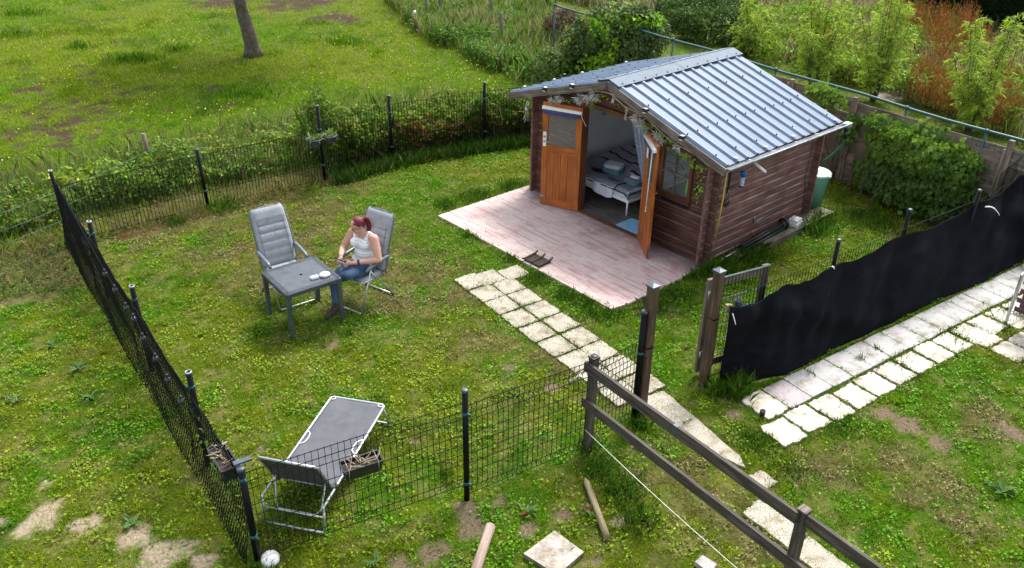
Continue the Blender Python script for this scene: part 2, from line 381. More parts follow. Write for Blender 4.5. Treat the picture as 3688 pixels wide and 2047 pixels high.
# path slabs as quads [(4 points), material]
SLABS = []
dP = Vector((0.58, -0.815, 0)); pP = Vector((0.815, 0.58, 0)); J0 = Vector((0.16, 10.45, 0))
def slabq(c, u, v, lu, lv):
    return [c-u*lu/2-v*lv/2, c+u*lu/2-v*lv/2, c+u*lu/2+v*lv/2, c-u*lu/2+v*lv/2]
for i in range(-3, 6):
    o = J0+dP*0.425*i
    for s_ in (-1, 1):
        if i == -3 and s_ == 1: continue
        c = o+dP*0.21+pP*0.20*s_+Vector((random.uniform(-.008, .008), random.uniform(-.008, .008), 0))
        SLABS.append((slabq(c, dP, pP, 0.40, 0.385), 'aggregate'))
SLABS.append((slabq(Vector((0.02, 11.50, 0)), dP, pP, 0.36, 0.40), 'aggregate'))
SLABS.append((slabq(Vector((-0.36, 11.32, 0)), dP, pP, 0.38, 0.40), 'aggregate'))
for pl in ([(1596, 1010), (1668, 984), (1748, 1050), (1690, 1088)], [(1692, 1092), (1751, 1053), (1868, 1152), (1884, 1182), (1832, 1212)],
           [(1862, 1206), (1914, 1184), (1958, 1214), (1910, 1246)], [(1868, 1292), (1908, 1256), (2030, 1345), (1985, 1385)],
           [(1990, 1389), (2034, 1349), (2170, 1452), (2120, 1490)]):
    SLABS.append(([G(*p) for p in pl], 'aggregate'))
dQ = Vector((0.82, 0.572, 0)).normalized(); pQ = Vector((0.572, -0.82, 0)).normalized(); Q0 = Vector((2.80, 8.36, 0))
dQ = (Vector((8.06, 11.91, 0))-Vector((2.83, 8.34, 0))).normalized(); pQ = Vector((dQ.y, -dQ.x, 0)); Q0 = Vector((2.80, 8.33, 0))
for i in range(17):
    c = Q0+dQ*(0.40*i+0.2)+pQ*0.235+Vector((random.uniform(-.006, .006), random.uniform(-.006, .006), 0))
    SLABS.append((slabq(c, dQ, pQ, 0.390, 0.46), 'slabpink' if i == 1 else ('slabgrey' if i not in (0,) else 'slab')))
Q1 = Q0+pQ*0.50
for i in range(17):
    if i in (): continue
    c = Q1+dQ*(0.43*i-0.02)+pQ*(0.215+random.uniform(-.02, .02))
    SLABS.append((slabq(c, dQ, pQ, 0.395, random.uniform(0.38, 0.42)), 'slab'))
for i in range(3):   # the branch towards the lower right
    for j in range(5):
        c = Vector((6.55, 9.88, 0))+pQ*(0.43*j+0.0)+dQ*(0.42*(i-1)+0.35)
        if j == 0 and i == 1: continue
        SLABS.append((slabq(c, dQ, pQ, 0.395, 0.40), 'slab'))

def on_slab(x, y, grow=0.0):
    r = np.zeros(np.shape(x), bool)
    for q, _ in SLABS:
        c = sum(q, Vector())/4
        if grow:
            q = [c+(p-c)*(1+grow) for p in q]
        r |= inpoly(x, y, q)
    return r

# soil / dry patches on the ground: (pixel x, pixel y, radius m, kind)
PATCH = [(105, 1295, .30, 's'), (60, 1330, .18, 's'), (210, 1330, .32, 's'), (330, 1345, .30, 's'), (420, 1408, .38, 's'), (500, 1425, .25, 's'), (120, 1215, .15, 's'), (10, 1310, .2, 's'),
 (1180, 1268, .26, 'd'), (1260, 1260, .2, 'd'), (1190, 1330, .22, 'd'), (1330, 1330, .2, 'd'), (1090, 1395, .25, 'd'), (1500, 1420, .25, 'd'), (1420, 1290, .25, 'd'),
 (845, 865, .25, 'd'), (890, 830, .16, 'd'), (1000, 1430, .3, 'd'), (35, 752, .42, 'd'), (1395, 975, .28, 'd'), (1275, 925, .2, 'd'), (1045, 1110, .15, 'd'), (860, 1080, .15, 'd'), (660, 1130, .2, 'd'), (950, 780, .3, 'h'),
 (800, 520, .75, 'h'), (930, 640, .8, 'h'), (1060, 690, .7, 'h'), (560, 560, .5, 'h'), (420, 560, .7, 'h'), (330, 590, .5, 'h'), (480, 520, .5, 'h'), (620, 520, .6, 'h'), (760, 600, .6, 'h'), (1130, 740, .5, 'h'), (680, 640, .5, 'h'), (60, 640, 1.0, 'h'), (150, 700, .8, 'h'),
 (780, 700, .6, 'h'), (900, 760, .5, 'h'), (1000, 760, .5, 'h'), (700, 480, .9, 'h'), (1210, 860, .4, 'h'), (1420, 905, .35, 'h'), (640, 700, .5, 'h'), (560, 640, .5, 'h'), (850, 460, .7, 'h'),
 (2200, 1035, .35, 'd'), (2290, 1070, .3, 'd'), (2370, 1120, .3, 'd'), (2130, 1010, .25, 'h'), (2540, 1080, .35, 'd'), (2480, 1060, .35, 'h'), (2430, 1330, .3, 'h'), (2100, 1180, .4, 'h'), (2350, 1230, .4, 'h'), (1790, 1260, .4, 'h'), (1700, 1180, .4, 'h'), (1830, 1330, .35, 'h'), (1560, 1310, .15, 's'), (2250, 1160, .3, 'h'),
 (1640, 1130, .3, 'h'), (1900, 1400, .3, 'h'), (1860, 1000, .22, 'd'), (1850, 1040, .15, 'd'), (2260, 940, .3, 'h'), (2290, 230, .7, 'g'), (2250, 240, .5, 'g'), (2320, 240, .5, 'g'), (1640, 780, .3, 'h'),
 (840, 42, .55, 'm'), (870, 48, .4, 'm'), (740, 12, .9, 'm'), (780, 5, .8, 'm'), (560, 3, .9, 'm'), (60, 290, .14, 'm'), (100, 270, .12, 'm'), (190, 280, .16, 'm'), (230, 205, .16, 'm'), (140, 330, .2, 'm'), (130, 240, .12, 'm'), (90, 310, .12, 'm'), (330, 330, .12, 'm'), (410, 330, .16, 'm'), (560, 280, .1, 'm'), (570, 262, .12, 'm'), (240, 325, .1, 'm'), (180, 345, .1, 'm')]
PW = [(G(a, b).x, G(a, b).y, r, k) for a, b, r, k in PATCH]
for i in range(130):   # dung and hoof marks spread over the lower left of the pasture
    a = random.gauss(150, 140); b = random.gauss(290, 60)
    if 0 < a < 760 and 130 < b < 400:
        g = G(a, b); PW.append((g.x, g.y, random.uniform(.06, .16), 'm'))
def patch_mask(x, y, kinds, soft=0.5):
    r = np.zeros(np.shape(x)); nz = (fbm(x, y, 0.35, 21)-0.5)*1.3+(vn(x, y, .06, 24)-.5)*.55
    for (cx, cy, rad, k) in PW:
        if k not in kinds: continue
        rad = rad*{'s': .56, 'd': .52, 'h': 1.1, 'm': 1.35, 'g': 1}[k]
        d = np.sqrt((x-cx)**2+(y-cy)**2)/rad+nz*1.6
        r = np.maximum(r, 1-ss(1-soft, 1+soft*0.4, d))
    return r
COL = dict(lush=(0.120, 0.280, 0.004), olive=(0.190, 0.275, 0.010), yel=(0.30, 0.36, 0.014), brown=(0.225, 0.205, 0.065), deep=(0.045, 0.135, 0.006), past=(0.170, 0.320, 0.004), soil=(0.155, 0.115, 0.078), sand=(0.31, 0.25, 0.175), mud=(0.055, 0.036, 0.022), chips=(0.30, 0.24, 0.20))
COL = {k: np.array(v) for k, v in COL.items()}
def mix(a, b, t): return a*(1-t[..., None])+b*t[..., None]
def grass_col(x, y):
    """natural colour of the sward at a place"""
    x = np.asarray(x, float); y = np.asarray(y, float)
    ps = pasture_s(x, y); ws = wild_s(x, y); ls = left_s(x, y)
    n1 = fbm(x, y, 0.85, 3, 5); n2 = fbm(x, y, 0.22, 8); n3 = fbm(x, y, 3.5, 13)
    c = mix(np.broadcast_to(COL['olive'], x.shape+(3,)), COL['lush'], ss(.42, .62, n1))
    c = mix(c, COL['yel'], ss(.52, .72, n2)*0.55)
    c = mix(c, COL['deep'], ss(.56, .75, fbm(x, y, .5, 17))*0.5)
    # pasture: brighter, more even
    p = mix(np.broadcast_to(COL['past'], x.shape+(3,)), COL['yel'], ss(.45, .65, n3)*0.5)
    p = mix(p, COL['deep'], ss(.56, .72, n1)*0.45)
    c = mix(c, p, ss(0.2, 1.2, ps))
    # fresh strip towards the shed
    q = ss(1.2, .2, np.abs(side(x, y, CC[3]-Vector((0, 1.5, 0)), DECK[0]))*0.5)*ss(-3.6, -2.2, x)*(ps < 0)
    c = mix(c, COL['lush'], q*0.75)
    c = mix(c, COL['brown'], patch_mask(x, y, 'h', .8)*0.85*ss(.3, .55, n2+.1))
    return c
def bare(x, y): return patch_mask(x, y, 'sdgm', .45)
def hgt(x, y):
    ps = pasture_s(x, y)
    h = (fbm(x, y, .5, 31)-.5)*0.035+(fbm(x, y, 2.5, 33)-.5)*0.06
    return h*0.6-0.012

# ------------------------------------------------------------------ ground
def ground():
    xs = np.concatenate([-np.geomspace(200, 22, 18), np.arange(-21.8, -9, .22), np.arange(-9, 9.5, .055), np.arange(9.5, 24, .22), np.geomspace(24.5, 200, 18)])
    ys = np.concatenate([-np.geomspace(100, 4, 10), np.arange(3.5, 16, .055), np.arange(16, 36, .16), np.geomspace(36.5, 400, 18)])
    X, Y = np.meshgrid(xs, ys); sh = X.shape; x = X.ravel(); y = Y.ravel()
    z = hgt(x, y)
    flat = inpoly(x, y, [p*1.0 for p in DECK]) | inpoly(x, y, SHEDP) | on_slab(x, y, .15)
    z = np.where(flat, -0.014, z)
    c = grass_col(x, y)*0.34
    thatch = ss(.45, .65, fbm(x, y, .18, 41)); c = mix(c, COL['brown']*0.62, thatch*0.65)
    c = mix(c, COL['soil'], patch_mask(x, y, 'd')); c = mix(c, COL['sand'], patch_mask(x, y, 's')); c = mix(c, COL['mud'], patch_mask(x, y, 'm')); c = mix(c, COL['chips'], patch_mask(x, y, 'g'))
    ny, nx = sh; I = np.arange(nx*ny).reshape(sh)
    F = np.stack([I[:-1, :-1], I[:-1, 1:], I[1:, 1:], I[1:, :-1]], -1).reshape(-1, 4)
    mt, n, l, b = new_mat('ground_soil')
    at = n.new('ShaderNodeAttribute'); at.attribute_name = 'col'
    tc = n.new('ShaderNodeTexCoord'); no = n.new('ShaderNodeTexNoise'); no.inputs['Scale'].default_value = 28; no.inputs['Detail'].default_value = 8; no.inputs['Roughness'].default_value = .7
    l.new(tc.outputs['Object'], no.inputs['Vector']); r = ramp(n, [(.3, (.5, .5, .5)), (.7, (1.3, 1.3, 1.25))]); l.new(no.outputs['Fac'], r.inputs[0])
    mx = n.new('ShaderNodeMix'); mx.data_type = 'RGBA'; mx.blend_type = 'MULTIPLY'; mx.inputs[0].default_value = 1
    l.new(at.outputs['Color'], mx.inputs[6]); l.new(r.outputs[0], mx.inputs[7]); l.new(mx.outputs[2], b.inputs['Base Color'])
    b.inputs['Roughness'].default_value = .95; b.inputs['Specular IOR Level'].default_value = .1
    bp = n.new('ShaderNodeBump'); bp.inputs['Strength'].default_value = .9; bp.inputs['Distance'].default_value = .02; l.new(no.outputs['Fac'], bp.inputs['Height']); l.new(bp.outputs[0], b.inputs['Normal'])
    o = npmesh('ground', np.stack([x, y, z], 1), F, c, mt, smooth=True); tag(o, kind='structure')
ground()

def blades(name, x, y, h, wd, lean, col, label, cat, z0=None, seg2=False, mat='grass', tipdry=None):
    n = len(x); a = rng.random(n)*2*pi; ld = rng.random(n)*2*pi
    z = hgt(x, y)-.005 if z0 is None else z0
    ux, uy = np.cos(a), np.sin(a); lx, ly = np.cos(ld)*lean*h, np.sin(ld)*lean*h
    hz = h*np.sqrt(np.clip(1-np.minimum(lean, .97)**2, .05, 1))
    b0 = np.stack([x-ux*wd/2, y-uy*wd/2, z], 1); b1 = np.stack([x+ux*wd/2, y+uy*wd/2, z], 1)
    tip = np.stack([x+lx, y+ly, z+hz], 1)
    jit = (0.55+0.85*rng.random(n))[:, None]; cc = col*jit
    if not seg2:
        V = np.stack([b0, b1, tip], 1).reshape(-1, 3); F = np.arange(3*n).reshape(-1, 3)
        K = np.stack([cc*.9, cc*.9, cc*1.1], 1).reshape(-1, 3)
    else:
        m0 = np.stack([x+lx*.30-ux*wd*.42, y+ly*.30-uy*wd*.42, z+hz*.62], 1); m1 = np.stack([x+lx*.30+ux*wd*.42, y+ly*.30+uy*wd*.42, z+hz*.62], 1)
        V = np.stack([b0, b1, m1, tip, m0], 1).reshape(-1, 3); F = np.arange(5*n).reshape(-1, 5)
        tc_ = cc*1.1 if tipdry is None else tipdry
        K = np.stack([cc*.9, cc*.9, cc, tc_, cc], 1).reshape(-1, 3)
    o = npmesh(name, V, F, np.clip(K, 0, 1), M[mat]); tag(o, label, cat, kind='stuff'); return o

def scatter(n, xr, yr): return rng.uniform(*xr, n), rng.uniform(*yr, n)
def visible(x, y, mrg=0.4):
    # keep what the photo's field of view (a little widened) sees
    d = y*cos(PIT)+CAMH*sin(PIT); X = x/d*FPX; Yp = (y*sin(PIT)-CAMH*cos(PIT))/d*FPX
    return (np.abs(X) < 1844+260) & (Yp > -1023-420) & (Yp < 1023+300)
def lawn():
    n = 1500000
    x, y = scatter(n, (-9, 11), (4.6, 19.5))
    k = visible(x, y); x, y = x[k], y[k]
    ps, ws = pasture_s(x, y), wild_s(x, y)
    dens = 0.02+1.15*ss(.34, .66, fbm(x, y, .10, 51))+0.35*(fbm(x, y, .6, 54)-.5)
    dens *= (1-bare(x, y)*.90)*(1-.45*patch_mask(x, y, 'h', .8))
    dens = np.where(left_s(x, y) > 0, dens*1.05, dens)
    k = (rng.random(len(x)) < dens) & (ps < .3) & (ws < .2) & ~inpoly(x, y, DECK) & ~inpoly(x, y, SHEDP)
    x, y = x[k], y[k]
    k = ~on_slab(x, y, -.05) | (rng.random(len(x)) < .02); k &= ~(on_slab(x, y, -.22)); x, y = x[k], y[k]
    c = grass_col(x, y); n = len(x)
    dry = rng.random(n) < .10+.35*patch_mask(x, y, 'h', .8)
    c[dry] = np.array([.30, .25, .12])*(0.7+.5*rng.random((dry.sum(), 1)))
    lf = fbm(x, y, .22, 61)
    h = (.035+.05*rng.random(n))*(0.75+1.1*ss(.45, .75, lf)); wd = .006+.008*rng.random(n)
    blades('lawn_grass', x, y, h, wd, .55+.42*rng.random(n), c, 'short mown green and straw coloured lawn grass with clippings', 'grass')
lawn()

# ------------------------------------------------------------------ deck and paving
def deck():
    mb = MB(); W = 0.0525; b = -2.10; k = 0
    # boards run along the front of the shed; edge follows the cut corner
    while b < 0.04:
        b1 = b+W-.0035
        a0, a1 = -2.17+random.uniform(-.006, .006), 2.04+random.uniform(-.006, .006)
        if b < -1.75: a1 = 2.04-max(0, (-1.75-b))*0.15
        a = a0
        while a < a1-.05:
            L = random.choice([.30, .30, .31, .62]) if a > a0 else random.uniform(.12, .3)
            e = min(a+L, a1); zz = 0.026+random.uniform(0, .0035)
            mb.cur = random.choice([0, 0, 0, 1]); mb.box(a+.0015, b, -.02, e-.0015, b1, zz)
            a = e
        b += W; k += 1
    m, n, l, bs = new_mat('pink_grey_deck')
    tc = n.new('ShaderNodeTexCoord'); uv = n.new('ShaderNodeUVMap'); uv.uv_map = 'UVMap'
    n1 = n.new('ShaderNodeTexNoise'); n1.inputs['Scale'].default_value = 1.5; n1.inputs['Detail'].default_value = 10; n1.inputs['Roughness'].default_value = .76; n1.inputs['Distortion'].default_value = .3
    l.new(tc.outputs['Object'], n1.inputs['Vector'])
    r1 = ramp(n, [(.34, (.62, .51, .46)), (.46, (.59, .47, .43)), (.55, (.545, .395, .375)), (.66, (.475, .30, .30)), (.82, (.41, .235, .245))]); l.new(n1.outputs['Fac'], r1.inputs[0])
    mp = n.new('ShaderNodeMapping'); mp.inputs['Scale'].default_value = (3, 38, 1); l.new(uv.outputs[0], mp.inputs[0])
    n2 = n.new('ShaderNodeTexNoise'); n2.inputs['Scale'].default_value = 1; n2.inputs['Detail'].default_value = 8; n2.inputs['Roughness'].default_value = .7; l.new(mp.outputs[0], n2.inputs['Vector'])
    r2 = ramp(n, [(.28, (.70, .66, .64)), (.6, (1.05, 1.05, 1.05))]); l.new(n2.outputs['Fac'], r2.inputs[0])
    mx = n.new('ShaderNodeMix'); mx.data_type = 'RGBA'; mx.blend_type = 'MULTIPLY'; mx.inputs[0].default_value = 1; l.new(r1.outputs[0], mx.inputs[6]); l.new(r2.outputs[0], mx.inputs[7])
    # grey-brown band nearest the wall: shade under the eave painted into the boards
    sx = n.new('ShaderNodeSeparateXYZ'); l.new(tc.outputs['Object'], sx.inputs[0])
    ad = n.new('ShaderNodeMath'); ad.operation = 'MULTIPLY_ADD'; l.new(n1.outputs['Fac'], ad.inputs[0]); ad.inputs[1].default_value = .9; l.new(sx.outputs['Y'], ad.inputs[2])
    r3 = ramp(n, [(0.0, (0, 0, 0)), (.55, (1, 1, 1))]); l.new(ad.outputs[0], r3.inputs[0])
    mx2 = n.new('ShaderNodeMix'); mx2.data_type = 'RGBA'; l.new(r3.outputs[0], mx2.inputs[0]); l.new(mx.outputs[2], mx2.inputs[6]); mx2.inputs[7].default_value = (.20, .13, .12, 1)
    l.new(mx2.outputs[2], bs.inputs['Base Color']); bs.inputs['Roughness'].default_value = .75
    bp = n.new('ShaderNodeBump'); bp.inputs['Strength'].default_value = .25; bp.inputs['Distance'].default_value = .004; l.new(n2.outputs['Fac'], bp.inputs['Height']); l.new(bp.outputs[0], bs.inputs['Normal'])
    m2 = m.copy(); m2.node_tree.nodes['Color Ramp.001'].color_ramp.elements[1].color = (.80, .76, .76, 1)
    o = mb.build('deck', [m, m2], loc=tuple(SO), rot=(0, 0, SY)); tag(o, kind='structure')
    u = MB(); u.box(-2.16, -2.08, -.06, 2.02, .0, -.021); o2 = u.build('deck_base', M['soilm'], loc=tuple(SO), rot=(0, 0, SY)); tag(o2, kind='structure')
deck()
def paving():
    names = {'aggregate': 'path', 'slab': 'pavement', 'slabgrey': 'pavement_grey', 'slabpink': 'pavement_pink'}
    for key, nm in names.items():
        mb = MB()
        for q, k in SLABS:
            if k != key: continue
            n_ = 9; poly = []
            c = sum(q, Vector())/4; tilt = (random.uniform(-.004, .004), random.uniform(-.004, .004)); z = .012+random.uniform(-.003, .004)
            if key == 'slabgrey': z = .016
            for i in range(4):
                a, b = q[i], q[(i+1) % 4]
                for t in range(n_):
                    f = t/n_; p = a.lerp(b, f); cr = .035*max(0, 1-min(f, 1-f)*n_*.9)*(0.3 if 'grey' in key else 1)
                    wob = 0 if 'grey' in key or 'pink' in key else random.uniform(-.016, .007)*(1.3 if key == 'slab' else 1)
                    d = (p-c).normalized(); q_ = p-d*(cr*.30)+d*wob; rt_ = (hash((round(c.x*50), round(c.y*50))) % 100-50)/50*.03; v_ = q_-c; poly.append(c+Vector((v_.x*cos(rt_)-v_.y*sin(rt_), v_.x*sin(rt_)+v_.y*cos(rt_), 0)))
            area = sum(poly[i].x*poly[(i+1) % len(poly)].y-poly[(i+1) % len(poly)].x*poly[i].y for i in range(len(poly)))
            if area < 0: poly = poly[::-1]
            mb.prism([(p.x, p.y) for p in poly], -.05, z)
        tag(mb.build(nm, M[key]), kind='structure')
paving()

# ------------------------------------------------------------------ garden shed
def zroof(a): return HE+RH*(1-abs(a)/RW)      # top of the roof structure over a
shed = empty('garden_shed', tuple(SO), SY, 'brown log cabin with open double doors and a blue grey ribbed metal roof', 'shed')
def log(mb, p0, p1, h, t, out):
    """one log from p0 to p1 (bottom line), height h, outer face towards `out`, chamfered edges"""
    p0 = Vector(p0); p1 = Vector(p1); X = (p1-p0); L = X.length; X.normalize(); O = Vector(out); Z = Vector((0, 0, 1))
    c = .016; prof = [(0, 0.0), (-c, 0), (0, c), (0, h-c), (-c, h), (-t, h), (-t, 0)][1:]
    k = len(mb.v); off = random.random()*40; n = len(prof)
    for p in (p0, p1):
        for (o, z) in prof: mb.v.append(tuple(p+O*o+Z*z))
    for i in range(n):
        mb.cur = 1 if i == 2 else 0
        j = (i+1) % n; v0 = prof[i][1]+prof[i][0]; v1 = prof[j][1]+prof[j][0]
        mb.face((k+i, k+n+i, k+n+j, k+j), [(off, v0+off), (off+L, v0+off), (off+L, v1+off), (off, v1+off)])
    mb.cur = 0
    mb.face([k+i for i in range(n)], [(p[1], p[0]+off) for p in prof]); mb.face([k+n+i for i in range(n)][::-1], [(p[1], p[0]+off) for p in prof])
LH, T = .1333, .045
OPN = (-.76, .76, 1.985); WIN = (.97, 1.60, .95, 1.79)
def wall_front():
    mb = MB(); z = .02; k = 0
    while z < HE+RH-.1:
        top = z+LH-.004
        lim = WW+.11
        if top > zroof(WW)-.10: lim = min(lim, max(0, (HE+RH-.07-top)/RH*RW))
        if lim < .1: break
        segs = [(-lim, lim)]
        def cut(segs, a, b): 
            r = []
            for (s, e) in segs:
                if b <= s or a >= e: r.append((s, e))
                else:
                    if a > s: r.append((s, a))
                    if b < e: r.append((b, e))
            return r
        if z < OPN[2]-.02: segs = cut(segs, OPN[0], OPN[1])
        if z+LH > WIN[2] and z < WIN[3]: segs = cut(segs, WIN[0], WIN[1])
        for (s, e) in segs:
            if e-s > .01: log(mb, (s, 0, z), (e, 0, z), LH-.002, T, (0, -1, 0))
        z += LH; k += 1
    return mb.build('front_wall', [M['shedwood'], M['wornlitedge']], shed)
wall_front()
def wall_side(sg):
    mb = MB(); z = .02+LH/2-.01; zz = z
    # half course at the bottom, then whole courses that interlock with the front ones
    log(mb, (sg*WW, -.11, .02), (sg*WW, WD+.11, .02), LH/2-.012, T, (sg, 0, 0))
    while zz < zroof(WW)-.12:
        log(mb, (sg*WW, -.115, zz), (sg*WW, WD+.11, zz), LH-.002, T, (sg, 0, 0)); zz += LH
    return mb.build('side_wall', [M['sidewood'], M['wornlitedge2']], shed)
wall_side(1); wall_side(-1)
mb = MB(); z = .02
while z < HE+RH-.12:
    top = z+LH; lim = WW+.11
    if top > zroof(WW)-.1: lim = min(lim, max(0, (HE+RH-.07-top)/RH*RW))
    if lim < .1: break
    log(mb, (-lim, WD, z), (lim, WD, z), LH-.002, T, (0, 1, 0)); z += LH
mb.build('rear_wall', [M['sidewood'], M['wornlitedge2']], shed)
# lining, ceiling, floor
mb = MB()
mb.box(-WW+.05, .05, .06, -WW+.062, WD-.05, 1.80); mb.box(WW-.062, .05, .06, WW-.05, WD-.05, 1.80)
mb.box(-WW+.065, WD-.062, .06, WW-.065, WD-.05, 1.80)
ZB = HE+RH-.11
for (y0, y1) in ((WD-.062, WD-.05),):
    k = len(mb.v); mb.v += [(-WW+.065, y0, 1.80), (WW-.065, y0, 1.80), (0, y0, ZB-.03), (-WW+.065, y1, 1.80), (WW-.065, y1, 1.80), (0, y1, ZB-.03)]
    mb.face((k, k+1, k+2)); mb.face((k+5, k+4, k+3))
for sg in (-1, 1):
    mb.quad((sg*(WW+.1), .0, zroof(WW+.1)-.085), (0, .0, HE+RH-.085), (0, WD, HE+RH-.085), (sg*(WW+.1), WD, zroof(WW+.1)-.085))
mb.build('inner_lining', M['inner'], shed)
mb = MB(); b = -.03
while b < WD-.05:
    a = -WW+.05
    while a < WW-.05:
        L = random.uniform(.5, 1.2); e = min(a+L, WW-.05); mb.box(a+.001, b+.001, .0, e-.001, b+.148, .05+random.uniform(0, .001)); a = e
    b += .15
mb.build('floor', M['floorwood'], shed)
# door frame and sill
mb = MB()
mb.box(-.76, -.055, .05, -.70, .05, 1.955); mb.box(.70, -.055, .05, .76, .05, 1.955); mb.box(-.80, -.057, 1.955, .80, .05, 2.03)
mb.box(-.76, -.095, .03, .76, -.035, .062)
mb.build('door_frame', M['trimwood'], shed)
# gable trim board running along the slope under the roof
mb = MB()
for sg in (-1, 1):
    mb.beam((0, -.012, HE+RH-.125), (sg*(WW+.1), -.012, zroof(WW+.1)-.125), .03, .05, (0, 1, 0))
mb.build('gable_trim', M['shedwood'], shed)
# window
win = empty('window'); win.parent = shed
mb = MB(); x0, x1, z0, z1 = WIN
for (a, b_, c, d) in ((x0, z0, x0+.055, z1), (x1-.055, z0, x1, z1), (x0+.055, z0, x1-.055, z0+.06), (x0+.055, z1-.055, x1-.055, z1)):
    mb.box(a, -.035, b_, c, .03, d)
mb.box(x0-.02, -.05, z0-.03, x1+.02, .0, z0-.002)
mb.box(x0-.03, -.03, z1+.002, x1+.03, -.002, z1+.05)
mb.build('window_frame', M['greywood'] if False else M['trimwood'], win)
mb = MB(); xm = (x0+x1)/2-.02; zm = z0+.40
mb.box(xm-.012, -.022, z0+.06, xm+.012, .0, z1-.055); mb.box(x0+.055, -.026, zm-.011, xm-.012, .0, zm+.011); mb.box(xm+.012, -.026, zm-.011, x1-.055, .0, zm+.011)
mb.build('glazing_bar', M['greywood'], win)
mb = MB(); mb.quad((x0+.05, .006, z0+.05), (x1-.05, .006, z0+.05), (x1-.05, .006, z1-.05), (x0+.05, .006, z1-.05)); mb.build('pane', M['glass'], win)
# roof panels
def roof_panel(sg):
    mb = MB(); pitch = .2458; y0 = -OH+.02; y1 = RD-OH; n = int((y1-y0)/pitch)
    prof = []; y = y0
    prof.append((y, .0)); y += .01
    for i in range(13):
        c = y0+.05+i*pitch
        prof += [(c-.058, 0), (c-.022, .030), (c+.012, .032), (c+.028, 0)]
        if 0: prof += [(c+pitch*.42, 0.0), (c+pitch*.45, .004), (c+pitch*.55, .004), (c+pitch*.58, 0)]
    prof.append((y1, 0))
    S = Vector((sg*RW, 0, -RH)).normalized(); N = Vector((sg*RH, 0, RW)).normalized(); L = sqrt(RW**2+RH**2)+.02
    top = Vector((0, 0, HE+RH+.005)); k = len(mb.v); m_ = len(prof)
    for t in (0.01, L):
        for th in (0, -.006):
            for (yy, h) in prof: mb.v.append(tuple(top+S*t+N*(h+th)+Vector((0, yy, 0))))
    for i in range(m_-1):
        for (r0, r1, fl) in ((0, 2, 0), (1, 3, 1), (2, 3, 0)):
            f = (k+r0*m_+i, k+r1*m_+i, k+r1*m_+i+1, k+r0*m_+i+1)
            mb.face(f if (fl == 0) == (sg > 0) else f[::-1])
    # screws with dark caps, clear washers at the eave
    mb.cur = 1
    for i in range(13):
        c = y0+.05+i*pitch
        for r_, t in enumerate((.80, 1.62, 2.22)):
            if (i+r_) % 2 == 0 or r_ == 1: 
                p = top+S*(t+random.uniform(-.03, .03))+N*.034+Vector((0, c, 0)); mb.lathe([(.013, 0), (.011, .012), (.004, .018), (.0, .018)], p, 6, N)
    mb.cur = 2
    for i in (1, 4, 7, 12):
        c = y0+.05+i*pitch; p = top+S*(L-.05)+N*.036+Vector((0, c, 0)); mb.lathe([(.030, 0), (.030, .006), (.012, .02), (.0, .022)], p, 10, N)
    o = mb.build('roof_panel', [M['roof'], M['black_plastic'], M['white_plastic']], shed)
    return o
roof_panel(1); roof_panel(-1)
def ridge():
    mb = MB(); y0 = -OH; yc = [y0, y0+1.62, RD-OH+.03]
    for i in range(2):
        a, b = yc[i]-(.02 if i else 0), yc[i+1]; lift = .004*i
        for sg in (-1, 1):
            S = Vector((sg*RW, 0, -RH)).normalized(); N = Vector((sg*RH, 0, RW)).normalized(); top = Vector((0, 0, HE+RH+.012+lift))
            A = top+N*.032; B = A+S*.235; Cc = B-N*.022
            for (p, q) in ((A, B), (B, Cc)):
                f = [p+Vector((0, a, 0)), q+Vector((0, a, 0)), q+Vector((0, b, 0)), p+Vector((0, b, 0))]
                mb.quad(*(f if sg > 0 else f[::-1])); mb.quad(*[v-N*.003 for v in (f[::-1] if sg > 0 else f)])
            mb.cur = 1
            for t in np.arange(a+.12, b-.05, .27):
                mb.lathe([(.013, 0), (.011, .010), (.0, .015)], A+S*.19+N*.001+Vector((0, t, 0)), 6, N)
            mb.cur = 0
    mb.build('ridge_cap', [M['ridge'], M['black_plastic']], shed)
ridge()
for sg in (-1, 1):
    S = Vector((sg*RW, 0, -RH)).normalized(); N = Vector((sg*RH, 0, RW)).normalized(); top = Vector((0, 0, HE+RH))
    mb = MB(); Lb = sqrt(RW**2+RH**2)+.07
    mb.beam(top+S*(.0)-N*.055+Vector((0, -OH-.013, 0)), top+S*Lb-N*.055+Vector((0, -OH-.013, 0)), .025, .118, N)
    mb.build('barge_board', M['greywood'], shed)
    mb = MB(); mb.beam(top+S*(.02)-N*.055+Vector((0, RD-OH+.0, 0)), top+S*(Lb-.1)-N*.055+Vector((0, RD-OH, 0)), .025, .11, N); 
    # roof boarding under the sheets
    A = top+S*.01-N*.012; B = top+S*(Lb-.12)-N*.012
    mb.quad(A+Vector((0, -OH+.002, 0)), B+Vector((0, -OH+.002, 0)), B+Vector((0, RD-OH-.02, 0)), A+Vector((0, RD-OH-.02, 0)))
    A = A-N*.03; B = B-N*.03
    mb.quad(A+Vector((0, RD-OH-.02, 0)), B+Vector((0, RD-OH-.02, 0)), B+Vector((0, -OH+.002, 0)), A+Vector((0, -OH+.002, 0)))
    mb.quad(B+Vector((0, -OH+.002, 0)), B+N*.03+Vector((0, -OH+.002, 0)), B+N*.03+Vector((0, RD-OH-.02, 0)), B+Vector((0, RD-OH-.02, 0)))
    mb.build('roof_boarding', M['shedwood'], shed)
